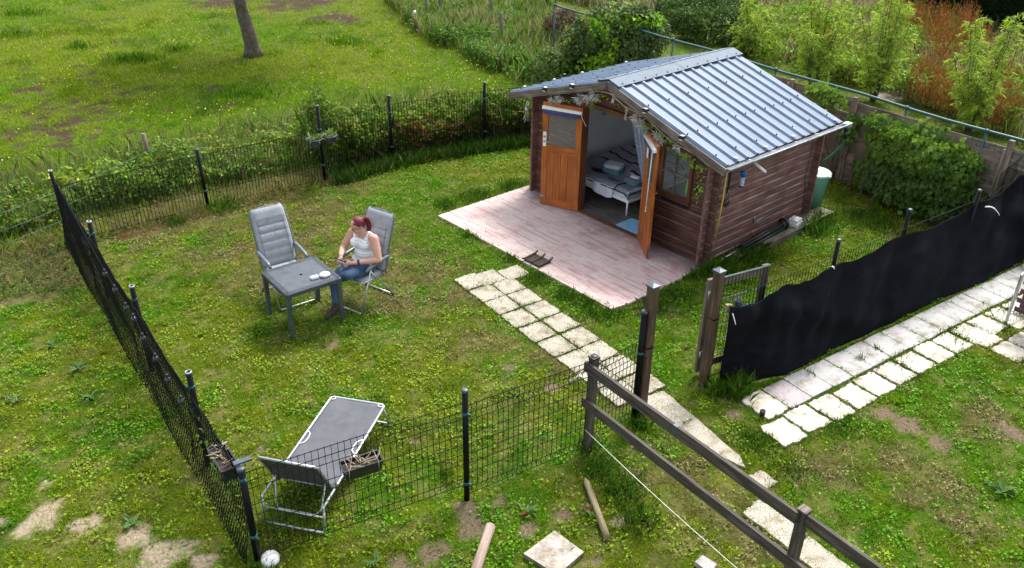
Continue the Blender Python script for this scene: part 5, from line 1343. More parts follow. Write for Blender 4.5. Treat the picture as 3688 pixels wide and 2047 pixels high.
# ------------------------------------------------------------------ reclining chairs; local: +y forward, x sideways
def chair(loc, rz, label):
    e = empty('reclining_chair', tuple(loc), rz, label, 'chair', 'grey padded reclining chairs at the table')
    W2 = .265
    # back pad
    def padgrid(name, fn, thick, seams, parent=e):
        mb = MB(); nx, ny = 14, 40; k = len(mb.v); mb.smooth = True
        for sgn in (1, -1):
            for j in range(ny+1):
                for i in range(nx+1):
                    u, v = i/nx, j/ny; mb.v.append(tuple(fn(u, v, sgn)))
        n1 = (nx+1)*(ny+1)
        for j in range(ny):
            for i in range(nx):
                a = k+j*(nx+1)+i; mb.face((a, a+1, a+nx+2, a+nx+1)); b = a+n1; mb.face((b+nx+1, b+nx+2, b+1, b))
        rim = [k+i for i in range(nx+1)]+[k+j*(nx+1)+nx for j in range(1, ny+1)]+[k+ny*(nx+1)+i for i in range(nx-1, -1, -1)]+[k+j*(nx+1) for j in range(ny-1, 0, -1)]
        for i in range(len(rim)): a, b = rim[i], rim[(i+1) % len(rim)]; mb.face((b, a, a+n1, b+n1))
        return mb.build(name, M['chairpad'], parent)
    b0 = Vector((0, -.20, .43)); bt = Vector((0, -.485, 1.255)); bd = (bt-b0); BLn = bd.length; bd.normalize(); bn = Vector((0, bd.z, -bd.y))
    seams = [.14, .285, .43, .575, .70]
    def prof(v):
        h = 1.0
        for s_ in seams: h -= .75*math.exp(-((v-s_)/.018)**2)
        return h
    def wid(v):
        w_ = .258-.02*max(0, v-.5)
        if v > .90: w_ *= sqrt(max(0, 1-((v-.90)/.115)**2))*.35+.65
        if v < .04: w_ *= .95
        return w_
    def backf(u, v, sgn):
        x = (u-.5)*2*wid(v); inner = min(1, (1-abs(u-.5)*2)*5); endt = min(1, v*14)*min(1, (1-v)*14)
        hh = (.030*(prof(v) if abs(u-.5) < .38 else 1)*sqrt(inner) if sgn > 0 else -.006)*sqrt(max(endt, 0))
        if v > .78 and sgn > 0: hh *= 1.45
        cur = .03*sin(v*pi*1.1)
        p = b0+bd*(v*BLn)+bn*(hh+cur); return Vector((x, p.y, p.z))
    padgrid('back_pad', backf, .03, seams)
    def seatf(u, v, sgn):
        x = (u-.5)*2*.235; inner = min(1, (1-abs(u-.5)*2)*6); endt = min(1, v*10)*min(1, (1-v)*10)
        hh = (.032*(1-.6*math.exp(-((v-.5)/.03)**2))*sqrt(inner) if sgn > 0 else -.006)*sqrt(max(endt, 0))
        y = -.20+v*.44; z = .425+.035*v-(.02*(v-.85)/.15 if v > .85 else 0); return Vector((x, y, z+hh))
    padgrid('seat_pad', seatf, .03, [])
    # piping lines
    mb = MB()
    for s_ in seams: mb.tube([Vector(backf(u, s_, 1))+bn*.0015 for u in np.linspace(.13, .87, 9)], .003, 4)
    for uu in (.12, .88): mb.tube([Vector(backf(uu, v, 1))+bn*.001 for v in np.linspace(.03, .76, 14)], .003, 4)
    mb.build('piping', M['pipeseam'], e)
    # back tube frame
    mb = MB(); pts = []
    for v in np.linspace(0, .93, 10): p = b0+bd*(v*BLn)+bn*(.03*sin(v*pi*1.1)-.012); pts.append((-wid(v)-.012, p.y, p.z))
    for a in np.linspace(0, pi, 9)[1:-1]: p = b0+bd*((.93+.065*sin(a))*BLn)-bn*.012; pts.append((-(wid(.93)+.012)*cos(a), p.y, p.z))
    for v in np.linspace(.93, 0, 10): p = b0+bd*(v*BLn)+bn*(.03*sin(v*pi*1.1)-.012); pts.append((wid(v)+.012, p.y, p.z))
    mb.tube(pts, .012, 8); mb.build('back_frame', M['pipeseam'], e)
    mb = MB(); mb.tube([(-.245, -.20, .415), (-.245, .24, .45), (-.20, .26, .452), (.20, .26, .452), (.245, .24, .45), (.245, -.20, .415)], .0115, 8); mb.tube([(-.245, -.18, .415), (.245, -.18, .415)], .010, 8); mb.build('seat_frame', M['alu'], e)
    for sx in (-1, 1):
        mb = MB(); x = sx*(W2+.015)
        mb.tube([(x, -.30, .665), (x, -.24, .685), (x, -.05, .675), (x, .12, .655), (x, .20, .625)], [.017, .024, .026, .027, .020], 10); 
        mb.build('armrest', M['armrest'], e)
        mb = MB(); mb.tube([(x, .10, .64), (x, .22, .34), (x, .345, .02)], .0125, 8); mb.build('front_leg', M['alu'], e)
        mb = MB(); mb.tube([(x-sx*.02, .13, .625), (x-sx*.02, -.08, .36), (x-sx*.02, -.335, .02)], .0125, 8); mb.build('rear_leg', M['alu'], e)
        mb = MB(); mb.tube([(x, -.29, .66), (x-sx*.02, -.30, .56), (x-sx*.02, -.12, .41)], .010, 8); mb.build('arm_strut', M['steel'], e)
        for yy in (.345, -.335):
            mb = MB(); mb.ellip((x-(0 if yy > 0 else sx*.02), yy, .018), (.019, .025, .019), 10, 6); mb.build('foot_cap', M['black_plastic'], e)
    mb = MB(); mb.tube([(-W2-.012, .35, .016), (-W2+.03, .36, .016), (W2-.03, .36, .016), (W2+.012, .35, .016)], .0125, 8); mb.build('front_bar', M['alu'], e)
    mb = MB(); mb.tube([(-W2+.01, -.335, .016), (W2-.01, -.335, .016)], .0125, 8); mb.build('rear_bar', M['alu'], e)
    return e
fA = Vector((-.55, -.835)); fB = Vector((.59, -.81))
rzA = atan2(fA.y, fA.x)-pi/2; rzB = atan2(fB.y, fB.x)-pi/2
cA = chair((-2.16, 10.64, 0), rzA, 'grey padded reclining chair the woman sits in')
cB = copy_tree(cA, loc=(-3.28, 10.72, 0), rz=rzB, label='empty grey padded reclining chair left of the table')

# ------------------------------------------------------------------ lounger
lgo = Vector((-1.95, 7.0, 0)); hd = (Vector((-1.43, 7.71, 0))-Vector((-1.81, 6.07, 0))); ld = hd.length; rzL = atan2(hd.y, hd.x)-pi/2
hd.normalize(); px_ = Vector((hd.y, -hd.x, 0))
# local: +y towards the foot end, x across (right in the photo), origin at the head end right corner
lg = empty('sun_lounger', (-1.81, 6.07, 0), rzL, 'grey sling sun lounger with silver tube frame behind the near mesh fence', 'sun lounger')
WL = .655; ZL = .33; L1 = ld
hy = .285
mb = MB(); mb.tube([(0, 0, ZL-.03), (0, .03, ZL), (0, L1-.03, ZL), (-.03, L1, ZL), (-WL+.03, L1, ZL), (-WL, L1-.03, ZL), (-WL, .03, ZL), (-WL, 0, ZL-.03)], .014, 10); mb.build('frame', M['alu'], lg)
mb = MB(); ins = .012
def sling(u, v):
    x = -ins-u*(WL-2*ins); y = hy+.0+v*(L1-hy-ins); sag = -.014*sin(pi*u)*(1-.3*v); return (x, y, ZL+.008+sag)
cloth_grid(mb, 16, 40, lambda u, v: sling(1-u, v)); mb.build('sling', M['lounger'], lg)
for o_ in lg.children:
    if o_.name.startswith('sling'): o_.modifiers.new('t', 'SOLIDIFY').thickness = .004
# corner reinforcements and side grips
for (x, y, s_) in ((-.04, L1-.04, 0), (-WL+.04, L1-.04, 0)):
    mb = MB(); mb.tube([(x+.026*cos(t), y+.026*sin(t), ZL+.015) for t in np.linspace(0, 2*pi, 12)[:-1]], .005, 6, closed=True); mb.build('corner_eyelet', M['white_plastic'], lg)
for x, y in ((-.0, .92), (-WL, .92)):
    mb = MB(); sg = -1 if x == 0 else 1; mb.tube([(x+sg*.012, y-.12, ZL+.014), (x+sg*.055, y-.07, ZL+.012), (x+sg*.065, y, ZL+.012), (x+sg*.055, y+.07, ZL+.012), (x+sg*.012, y+.12, ZL+.014)], .006, 6); mb.build('grip_edge', M['white_plastic'], lg)
# head end legs
for x in (0, -WL):
    mb = MB(); mb.tube([(x, .02, ZL), (x, -.02, .02)], .013, 8); mb.build('leg', M['alu'], lg)
    mb = MB(); mb.tube([(x, L1-.06, ZL-.01), (x, L1+.06, .02)], .013, 8); mb.build('leg', M['alu'], lg)
mb = MB(); mb.tube([(.0, -.02, .016), (-WL, -.02, .016)], .013, 8); mb.build('ground_bar', M['alu'], lg)
mb = MB(); mb.tube([(.0, L1+.06, .016), (-WL, L1+.06, .016)], .013, 8); mb.build('ground_bar', M['alu'], lg)
mb = MB(); mb.tube([(-.01, .80, ZL-.012), (-.03, .80, .02), (-WL+.03, .80, .02), (-WL+.01, .80, ZL-.012)], .013, 8); mb.build('middle_leg', M['alu'], lg)
for x, y in ((0, -.02), (-WL, -.02), (0, L1+.06), (-WL, L1+.06)):
    mb = MB(); mb.ellip((x, y, .018), (.020, .018, .018), 10, 6); mb.build('foot_cap', M['black_plastic'], lg)
# backrest raised
bk0 = Vector((0, hy, ZL)); bk1 = Vector((0, hy-.27, ZL+.50))
mb = MB(); off_ = .02; mb.tube([(-off_, bk0.y, bk0.z), (-off_, bk1.y+.02, bk1.z-.02), (-off_-.03, bk1.y, bk1.z), (-WL+off_+.03, bk1.y, bk1.z), (-WL+off_, bk1.y+.02, bk1.z-.02), (-WL+off_, bk0.y, bk0.z)], .014, 10); mb.build('backrest_frame', M['alu'], lg)
mb = MB(); 
def bsl(u, v): p = bk0.lerp(bk1, .03+v*.95); return (-WL+off_+.01+u*(WL-2*off_-.02), p.y+.012*sin(pi*u), p.z-.008*sin(pi*u))
cloth_grid(mb, 12, 16, bsl); so = mb.build('backrest_sling', pm('sling_back', (.062, .055, .066), .8, 0, .15, 4, .3, 500), lg); so.modifiers.new('t', 'SOLIDIFY').thickness = .004
mb = MB(); m_ = bk0.lerp(bk1, .25); mb.tube([(-.06, m_.y, m_.z), (-.075, m_.y-.10, .20), (-.12, m_.y-.15, .145), (-WL+.12, m_.y-.15, .145), (-WL+.075, m_.y-.10, .20), (-WL+.06, m_.y, m_.z)], .011, 8); mb.build('support_bail', M['alu'], lg)
mb = MB(); mb.tube([(-.01, .005, .20), (-WL+.01, .005, .20)], .010, 8); mb.build('crossbar', M['alu'], lg)
for x in (-.012, -WL+.012):
    mb = MB(); mb.frame_box((x, hy+.02, ZL+.0), (1, 0, 0), (0, 1, 0), (0, 0, 1), .05, .06, .045); mb.build('joint', M['black_plastic'], lg)

# ------------------------------------------------------------------ vegetation
def leaves(name, P, D, Nn, L, W, col, mat='leaf', parent=None, fold=.25, shape=.45):
    """each leaf: base, side, tip, side; P,D,Nn (n,3), L,W (n,)"""
    D = D/np.linalg.norm(D, axis=1, keepdims=True); S_ = np.cross(D, Nn); S_ /= np.linalg.norm(S_, axis=1, keepdims=True)+1e-9; Q = np.cross(S_, D)
    L = np.asarray(L)[:, None]; W = np.asarray(W)[:, None]; n = len(P)
    m0 = P+D*L*shape-S_*W*.5+Q*W*fold; m1 = P+D*L*shape+S_*W*.5+Q*W*fold; t = P+D*L-Q*L*.12
    V = np.stack([P, m0, t, m1], 1).reshape(-1, 3); F = (np.arange(n)[:, None]*4+np.array([[0, 1, 2, 3]]))
    F = np.concatenate([F[:, [0, 1, 2]], F[:, [0, 2, 3]]], 0)
    K = np.repeat(np.clip(col, 0, 1), 4, axis=0)
    return npmesh(name, V, F, K, M[mat], parent)
def rdir(n, zb=0.0, zs=1.0):
    d = rng.normal(size=(n, 3)); d[:, 2] = d[:, 2]*zs+zb; return d/np.linalg.norm(d, axis=1, keepdims=True)
def vary(base, n, a=.35, hue=.18):
    c = np.array(base)[None, :]*(1-a+2*a*rng.random((n, 1))); c[:, 0] *= 1-hue+2*hue*rng.random(n); c[:, 2] *= 1-hue+2*hue*rng.random(n); return c
def ztop(b, py):
    lo, hi = 0, 12
    for _ in range(40):
        m_ = (lo+hi)/2; d = Vector((b.x, b.y, m_))-Vector((0, 0, CAMH)); y = (1023.5-FPX*(d.dot(U2))/d.dot(fw))/1.4317
        if y > py: lo = m_
        else: hi = m_
    return m_
DKRT = ss
# --- small broad leaves and clippings in the lawn
def lawn_weeds():
    x, y = scatter(260000, (-9, 11), (4.6, 18)); k = visible(x, y) & (pasture_s(x, y) < .2) & (wild_s(x, y) < 0) & ~inpoly(x, y, DECK) & ~inpoly(x, y, SHEDP) & ~on_slab(x, y, -.03)
    cl = fbm(x, y, .22, 71)+.25*(fbm(x, y, .9, 73)-.5); k &= (rng.random(len(x)) < .12+1.3*ss(.48, .68, cl)) & (rng.random(len(x)) > bare(x, y)*.93)
    x, y = x[k], y[k]; n = len(x); z = hgt(x, y)+.012+.035*rng.random(n)
    c = grass_col(x, y)*(0.75+.7*rng.random((n, 1))); c[:, 1] *= 1.05
    s = .014+.020*rng.random(n); hay = patch_mask(x, y, 'h', .8); dry = rng.random(n) < .05+.3*hay; c[dry] = np.array([.30, .23, .12])*(0.6+.6*rng.random((dry.sum(), 1)))
    tag(leaves('lawn_weeds', np.stack([x, y, z], 1), rdir(n, 0, .35), rdir(n, 2.2, .5), s*1.3, s, c), 'small clover and weed leaves spread through the lawn', 'weeds', kind='stuff')
    # straw strands
    x, y = scatter(60000, (-9, 9), (5, 16)); hay = patch_mask(x, y, 'h', .9); k = (rng.random(len(x)) < hay*.55+.035) & (pasture_s(x, y) < .6) & ~inpoly(x, y, DECK) & ~on_slab(x, y, 0) & visible(x, y); x, y = x[k], y[k]; n = len(x)
    c = vary((.34, .27, .14), n, .4); g = rng.random(n) < .3; c[g] = vary((.20, .24, .06), g.sum(), .3)
    tag(leaves('straw_clippings', np.stack([x, y, hgt(x, y)+.03+.03*rng.random(n)], 1), rdir(n, 0, .15), rdir(n, 1.5, .5), .05+.11*rng.random(n), .004+.004*rng.random(n), c, 'dry'), 'dry straw coloured mowing clippings lying on the lawn', 'clippings', kind='stuff')
lawn_weeds()
# --- pasture
def pasture():
    x, y = scatter(900000, (-22, 6), (10, 42)); ps = pasture_s(x, y); k = visible(x, y) & (ps > -.1) & (wild_s(x, y) < .5); x, y = x[k], y[k]
    dens = .35+.7*fbm(x, y, .3, 81); dens *= 1-bare(x, y)*.95; near = ss(34, 14, y)*.6+.4; k = rng.random(len(x)) < dens*near; x, y = x[k], y[k]; n = len(x)
    tuft = ss(.60, .78, fbm(x, y, .8, 83)); ps = pasture_s(x, y); strip = ss(2.8, .6, ps)
    h = (.05+.07*rng.random(n))*(1+1.5*tuft+1.6*strip); c = grass_col(x, y); c = mix(c, COL['deep'], tuft*.45)
    pale = rng.random(n) < .04+.10*strip*(1+0*x); c[pale] = np.array([.36, .33, .16])
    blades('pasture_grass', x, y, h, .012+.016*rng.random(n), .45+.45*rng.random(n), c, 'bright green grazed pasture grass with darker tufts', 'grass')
    # hummocks of taller dark grass
    P = [(865, 108, .5), (330, 150, .5), (350, 152, .4), (30, 90, .5), (60, 35, .6), (200, 120, .3), (640, 330, .5), (670, 322, .5), (445, 125, .3), (620, 240, .6), (1000, 300, .5)]
    xs, ys, hs2 = [], [], []
    for (px, py, r) in P:
        g = G(px, py); r = r*1.3; m_ = int(330*r); xs.append(g.x+rng.normal(size=m_)*r*.55); ys.append(g.y+rng.normal(size=m_)*r*.4); hs2.append(.12+.14*rng.random(m_))
    x = np.concatenate(xs); y = np.concatenate(ys); h = np.concatenate(hs2)
    blades('grass_tussocks', x, y, h, .014+.01*rng.random(len(x)), .2+.5*rng.random(len(x)), vary((.085, .20, .010), len(x), .3), 'darker long tufts standing in the grazed pasture', 'grass', seg2=True)
    # buttercups
    x, y = scatter(9000, (-16, 2), (14, 30)); d = ss(.52, .66, fbm(x, y, 1.6, 91)); k = visible(x, y) & (pasture_s(x, y) > 1) & (rng.random(len(x)) < d*.55+.03); x, y = x[k], y[k]; n = len(x)
    c = np.tile(np.array([[.75, .62, .01]]), (n, 1)); wv = rng.random(n) < .12; c[wv] = (.7, .7, .65)
    tag(leaves('buttercups', np.stack([x, y, .12+.12*rng.random(n)], 1), rdir(n, 0, .2), rdir(n, 3, .3), .028+.012*rng.random(n), .028+.01*rng.random(n), c, 'dry', fold=.0, shape=.5), 'tiny yellow buttercups dotted over the pasture', 'flowers', kind='stuff')
pasture()
# --- nettles and brambles along the rear fence
def hedge_strip(name, a0, a1, w0, w1, hfun, n, base, label, dens_seed, lsize=(.035, .075), dark=.5):
    """leafy growth between two lines offset from the rear fence; a in metres along it from CC[0]"""
    X = (CC[4]-CC[0]).normalized(); N = Vector((-X.y, X.x, 0))
    a = rng.uniform(a0, a1, n); w_ = rng.uniform(0, 1, n); off = w0+(w1-w0)*w_
    # follow the bent fence line
    ln = [(CC[i]-CC[0]).dot(X) for i in range(6)]; of = [(CC[i]-CC[0]).dot(N) for i in range(6)]
    off = off+np.interp(a, ln, of)
    x = CC[0].x+X.x*a+N.x*off; y = CC[0].y+X.y*a+N.y*off
    H = hfun(a, w_)*(0.30+1.2*fbm(x, y, .40, dens_seed)); t = rng.random(n)**.62; z = H*t*(.75+.5*vn(x, y, .16, dens_seed+5))
    k = rng.random(n) < .12+1.2*ss(.42, .62, fbm(x+z*.7, y+z, .24, dens_seed+3)); x, y, z, t = x[k], y[k], z[k], t[k]; n = len(x)
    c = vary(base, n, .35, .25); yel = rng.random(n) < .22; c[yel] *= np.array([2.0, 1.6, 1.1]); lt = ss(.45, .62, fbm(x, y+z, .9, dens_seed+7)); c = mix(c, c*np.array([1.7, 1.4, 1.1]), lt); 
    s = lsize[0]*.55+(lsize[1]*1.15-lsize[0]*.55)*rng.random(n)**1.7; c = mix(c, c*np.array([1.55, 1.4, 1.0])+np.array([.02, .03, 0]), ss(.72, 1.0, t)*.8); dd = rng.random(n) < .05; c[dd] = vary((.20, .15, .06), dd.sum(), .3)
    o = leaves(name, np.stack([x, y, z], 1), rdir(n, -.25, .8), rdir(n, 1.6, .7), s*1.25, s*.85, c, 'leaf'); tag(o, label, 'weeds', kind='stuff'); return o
hedge_strip('nettle_growth', 4.8, 10.2, .06, 1.5, lambda a, w_: 1.10-.32*ss(6.4, 8.2, a)+.18*np.sin(a*1.7)-.6*(w_-.4)**2, 70000, (.055, .12, .016), 'dense dark nettles and brambles behind the rear mesh fence', 101, (.04, .08))
hedge_strip('bramble_growth', -7.0, 5.4, .75, 2.3, lambda a, w_: .58+.18*np.sin(a*1.3)-.6*(w_-.5)**2+.0*a, 90000, (.075, .155, .022), 'leafy weeds and brambles along the old fence left of the hanging pots', 111, (.035, .075))
hedge_strip('light_weeds', 2.0, 9.5, 1.3, 3.4, lambda a, w_: .55-.25*w_, 26000, (.115, .19, .028), 'light green weeds where the hedge merges into the pasture', 121, (.025, .055))
hedge_strip('dead_stem_litter', 5.2, 9.6, .02, .35, lambda a, w_: .7+0*a, 7000, (.10, .065, .035), 'brown withered stems at the foot of the rear mesh fence', 131, (.03, .06))
def hedge_blades(name, a0, a1, w0, w1, n, h0, h1, base, label, wd=.012, dry=.2, lean=(.1, .6)):
    X = (CC[4]-CC[0]).normalized(); N = Vector((-X.y, X.x, 0)); a = rng.uniform(a0, a1, n); w_ = rng.random(n); ln = [(CC[i]-CC[0]).dot(X) for i in range(6)]; of = [(CC[i]-CC[0]).dot(N) for i in range(6)]
    off = w0+(w1-w0)*w_+np.interp(a, ln, of); x = CC[0].x+X.x*a+N.x*off; y = CC[0].y+X.y*a+N.y*off; n = len(x)
    c = vary(base, n, .3); d = rng.random(n) < dry; c[d] = vary((.34, .28, .15), d.sum(), .3)
    return blades(name, x, y, rng.uniform(h0, h1, n), wd*(.6+.8*rng.random(n)), rng.uniform(lean[0], lean[1], n), c, label, 'grass', seg2=True)
hedge_blades('hedge_foot_grass', 4.6, 10.0, -.35, .15, 9000, .08, .34, (.050, .125, .014), 'long green grass at the foot of the rear mesh fence', .011, .05)
hedge_blades('verge_grass', -7, 9.5, .9, 3.6, 30000, .18, .60, (.14, .24, .03), 'tall mixed grass stems between brambles and pasture', .010, .28)
hedge_blades('hay_heap', .3, 4.8, .0, 1.0, 15000, .06, .24, (.30, .32, .10), 'cut hay lying behind the far left mesh panels', .008, .75, (.7, .97))
hedge_blades('hay_verge', -4.5, -.2, -1.4, .4, 9000, .06, .24, (.17, .24, .06), 'pale cut grass left of the far corner post', .008, .4, (.6, .97))
# reddish straw ridge along the foot of the far left mesh
x, y = [], []
for i in range(2600):
    t = random.random(); g = G(300+255*t, 597-68*t); x.append(g.x+random.gauss(0, .05)); y.append(g.y+random.gauss(0, .05))
x = np.array(x); y = np.array(y); blades('straw_ridge', x, y, rng.uniform(.04, .11, len(x)), np.full(len(x), .008), rng.uniform(.5, .95, len(x)), vary((.36, .22, .11), len(x), .3), 'reddish dry straw ridge along the foot of the far left mesh', 'straw')

hedge_blades('nettle_stems', 4.8, 10.2, .1, 1.6, 4200, .45, 1.15, (.085, .17, .02), 'tall nettle stems sticking out of the dark growth behind the rear mesh', .010, .10, (.05, .35))
hedge_blades('bramble_shoots', -7, 5, .7, 2.4, 3600, .35, .80, (.12, .22, .03), 'long bramble shoots and stalks rising from the weeds at the left', .009, .25, (.1, .6))
def poly_pts(px, n):
    P = [G(a, b) for a, b in px]; x0, x1 = min(p.x for p in P), max(p.x for p in P); y0, y1 = min(p.y for p in P), max(p.y for p in P)
    x, y = scatter(n*3, (x0, x1), (y0, y1)); k = inpoly(x, y, P); return x[k][:n], y[k][:n]
def tall(name, px, n, h0, h1, base, label, wd=.014, dry=.25, drycol=(.40, .33, .20), seed=5, cl=.8, extra=None):
    x, y = poly_pts(px, n)
    if extra: k = extra(x, y); x, y = x[k], y[k]
    f = fbm(x, y, cl, seed); k = rng.random(len(x)) < .2+1.1*ss(.35, .6, f); x, y, f = x[k], y[k], f[k]; m_ = len(x)
    c = vary(base, m_, .3); d = rng.random(m_) < dry*(.3+1.6*fbm(x, y, 1.8, seed+4)); c[d] = vary(drycol, d.sum(), .25)
    tip = c*1.05; tip[d] = vary(drycol, d.sum(), .2)*1.15
    return blades(name, x, y, (h0+(h1-h0)*rng.random(m_))*(.6+.7*f), wd*(.6+.9*rng.random(m_)), .15+.4*rng.random(m_), c, label, 'grass', seg2=True, tipdry=tip)
notshed = lambda x, y: ~inpoly(x, y, SHEDP)
tall('tall_grass', [(900, -60), (1390, -80), (1400, 60), (1420, 190), (1300, 215), (1190, 150), (1060, 92)], 46000, .35, .80, (.13, .24, .024), 'tall rough grass around the wooden posts behind the ivy bush', .016, .28, seed=141)
tall('meadow_grass', [(1390, -90), (2700, -90), (2900, 200), (2700, 420), (2300, 260), (1950, 150), (1660, 60), (1400, 0)], 115000, .35, .85, (.15, .23, .03), 'tall seeding meadow beyond the green rail fence', .020, .50, (.42, .33, .22), seed=151, cl=1.4, extra=lambda x, y: wild_s(x, y) > .25)
def leafband(name, px, n, H, base, label, size=(.05, .10), seed=7, extra=None, a=.35):
    x, y = poly_pts(px, n); 
    if extra: k = extra(x, y); x, y = x[k], y[k]
    f = fbm(x, y, .9, seed); k = rng.random(len(x)) < 1.5*ss(.40, .58, f); x, y, f = x[k], y[k], f[k]; m_ = len(x); z = H*(.5+.7*f)*rng.random(m_)**.6; s = rng.uniform(size[0], size[1], m_)
    return tag(leaves(name, np.stack([x, y, z], 1), rdir(m_, -.1, .8), rdir(m_, 1.5, .7), s*1.5, s*.75, vary(base, m_, a, .25)), label, 'weeds', kind='stuff')
wx = lambda x, y: wild_s(x, y) > .3
leafband('nettle_bed', [(1640, 20), (1900, 20), (1880, 140), (1800, 135), (1660, 90)], 30000, 1.0, (.060, .115, .018), 'dark nettle bed beyond the green rail above the roof', seed=161, extra=wx)
leafband('weed_bed', [(1850, 60), (2300, 60), (2720, 330), (2700, 420), (2250, 250), (1900, 160)], 42000, .75, (.19, .31, .02), 'yellow green leafy weeds under the willows', seed=171, extra=wx)
leafband('verge_weeds', [(1010, 40), (1240, 40), (1400, 90), (1400, 200), (1290, 215), (1180, 150), (1040, 95)], 20000, .50, (.10, .21, .022), 'leafy green weeds around the old posts', seed=181)
# dock: reddish seeding stems
def dock(name, px, n, label, H=(.7, 1.2)):
    x, y = poly_pts(px, n); k = wild_s(x, y) > .3; f = fbm(x, y, .9, 191); k &= rng.random(len(x)) < 1.3*ss(.40, .6, f); x, y = x[k], y[k]; n = len(x); P, L, Wd_, D, K, Nn = [], [], [], [], [], []
    for i in range(n):
        h = random.uniform(*H); lean = np.array([random.gauss(0, .08), random.gauss(0, .08), 1.0]); col = np.array(random.choice([(.30, .10, .035), (.36, .14, .04), (.24, .12, .03), (.30, .19, .05), (.20, .21, .04)]))
        m_ = 22
        for j in range(m_):
            t = .35+.65*random.random(); br = random.gauss(0, .05)*(1.3-t); p = np.array([x[i], y[i], 0])+lean*h*t+np.array([br, random.gauss(0, .05)*(1.3-t), 0])
            P.append(p); D.append([random.gauss(0, .35), random.gauss(0, .35), 1]); Nn.append([random.gauss(0, 1), random.gauss(0, 1), .3]); L.append(random.uniform(.06, .12)); Wd_.append(random.uniform(.014, .026)); K.append(col*random.uniform(.7, 1.5))
    return tag(leaves(name, np.array(P), np.array(D, float), np.array(Nn, float), L, Wd_, np.array(K), 'dry'), label, 'weeds', kind='stuff')
dock('dock_stems', [(2230, 60), (2420, 75), (2480, 190), (2330, 210), (2215, 150)], 1500, 'rusty red seeding dock stems before the dark hedge')
dock('dock_stems', [(2290, 215), (2480, 215), (2650, 300), (2700, 400), (2420, 330), (2270, 270)], 1300, 'orange red dock stems close behind the green rail at the right', (.5, .9))
dock('dock_stems', [(2060, 130), (2230, 120), (2240, 230), (2060, 210)], 350, 'scattered reddish dock stems between the willows', (.4, .8))
# --- bushes of leaves over a dark stem core
def bush(name, c, r, n, base, label, cat='bush', size=(.05, .09), zmin=.0, lumps=9, hole=.0, cols=None, stems=True, stemcol=None, group=None):
    c = Vector(c); e = empty(name, (c.x, c.y, 0), 0, label, cat, group)
    B = [(np.array([0, 0, c.z]), np.array(r, float))]
    for i in range(lumps):
        d = rdir(1, .15)[0]; B.append((np.array([0, 0, c.z])+d*np.array(r)*.72, np.array(r)*rng.uniform(.28, .5)))
    tot = sum((b[1].prod())**(2/3) for b in B); Ps = []; Ns = []
    for (o, rr) in B:
        m_ = int(n*(rr.prod())**(2/3)/tot); d = rdir(m_, .1); rad = 1-.28*rng.random(m_)**1.6
        Ps.append(o+d*rr*rad[:, None]); Ns.append(d)
    P = np.concatenate(Ps); Nn = np.concatenate(Ns)
    f = fbm(P[:, 0]*1.3+P[:, 2], P[:, 1]+P[:, 2]*.7, .30, 201); k = (P[:, 2] > zmin) & (rng.random(len(P)) < .30+1.3*ss(.36, .56, f)); P, Nn, f = P[k], Nn[k], f[k]; m_ = len(P)
    s = size[0]*.6+(size[1]*1.15-size[0]*.6)*rng.random(m_)**1.5; col = vary(base, m_, .4, .25); dd = rng.random(m_) < .06; col[dd] = vary((.22, .15, .06), dd.sum(), .3)
    if cols:
        g = fbm(P[:, 0]+c.x, P[:, 2]+P[:, 1], .55, 207); col = np.where((g > .55)[:, None], vary(cols, m_, .3), col)
    D = Nn*.3+rdir(m_, -.5)
    leaves('foliage', P, D, Nn+rdir(m_, .5)*.55, s*1.15, s, col, 'leaf', e, fold=.18, shape=.42)
    if stems:
        mb = MB()
        for i in range(16):
            a = random.random()*6.28; p = Vector((.15*cos(a), .15*sin(a), 0)); pts = [p]; t_ = Vector((cos(a)*r[0]*random.uniform(.2, .8), sin(a)*r[1]*random.uniform(.2, .8), c.z+r[2]*random.uniform(-.2, .8)))
            for j in range(1, 7): pts.append(p.lerp(t_, j/6)+Vector((random.gauss(0, .05), random.gauss(0, .05), random.gauss(0, .04))))
            mb.tube(pts, [.022, .02, .016, .013, .010, .008, .005], 5)
        tag(mb.build('stems', M['trunk'], e), kind='stuff')
    return e
bb = G(1540, 232); bush('ivy_bush', (bb.x, bb.y, 1.12), (1.22, .9, 1.12), 17000, (.085, .145, .035), 'large rounded ivy covered bush behind the left roof slope', size=(.06, .11), cols=(.20, .38, .015), lumps=16)
bb = G(1385, 240); bush('low_bush', (bb.x, bb.y+.1, .55), (.62, .5, .58), 5200, (.10, .18, .03), 'smaller leafy bush at the left foot of the big ivy bush', size=(.05, .09), lumps=10)
bb = G(1415, 120); bush('dead_bush', (bb.x, bb.y, .62), (.55, .45, .55), 4200, (.14, .085, .055), 'brown withered bush left of the big ivy bush', size=(.035, .07), lumps=10)
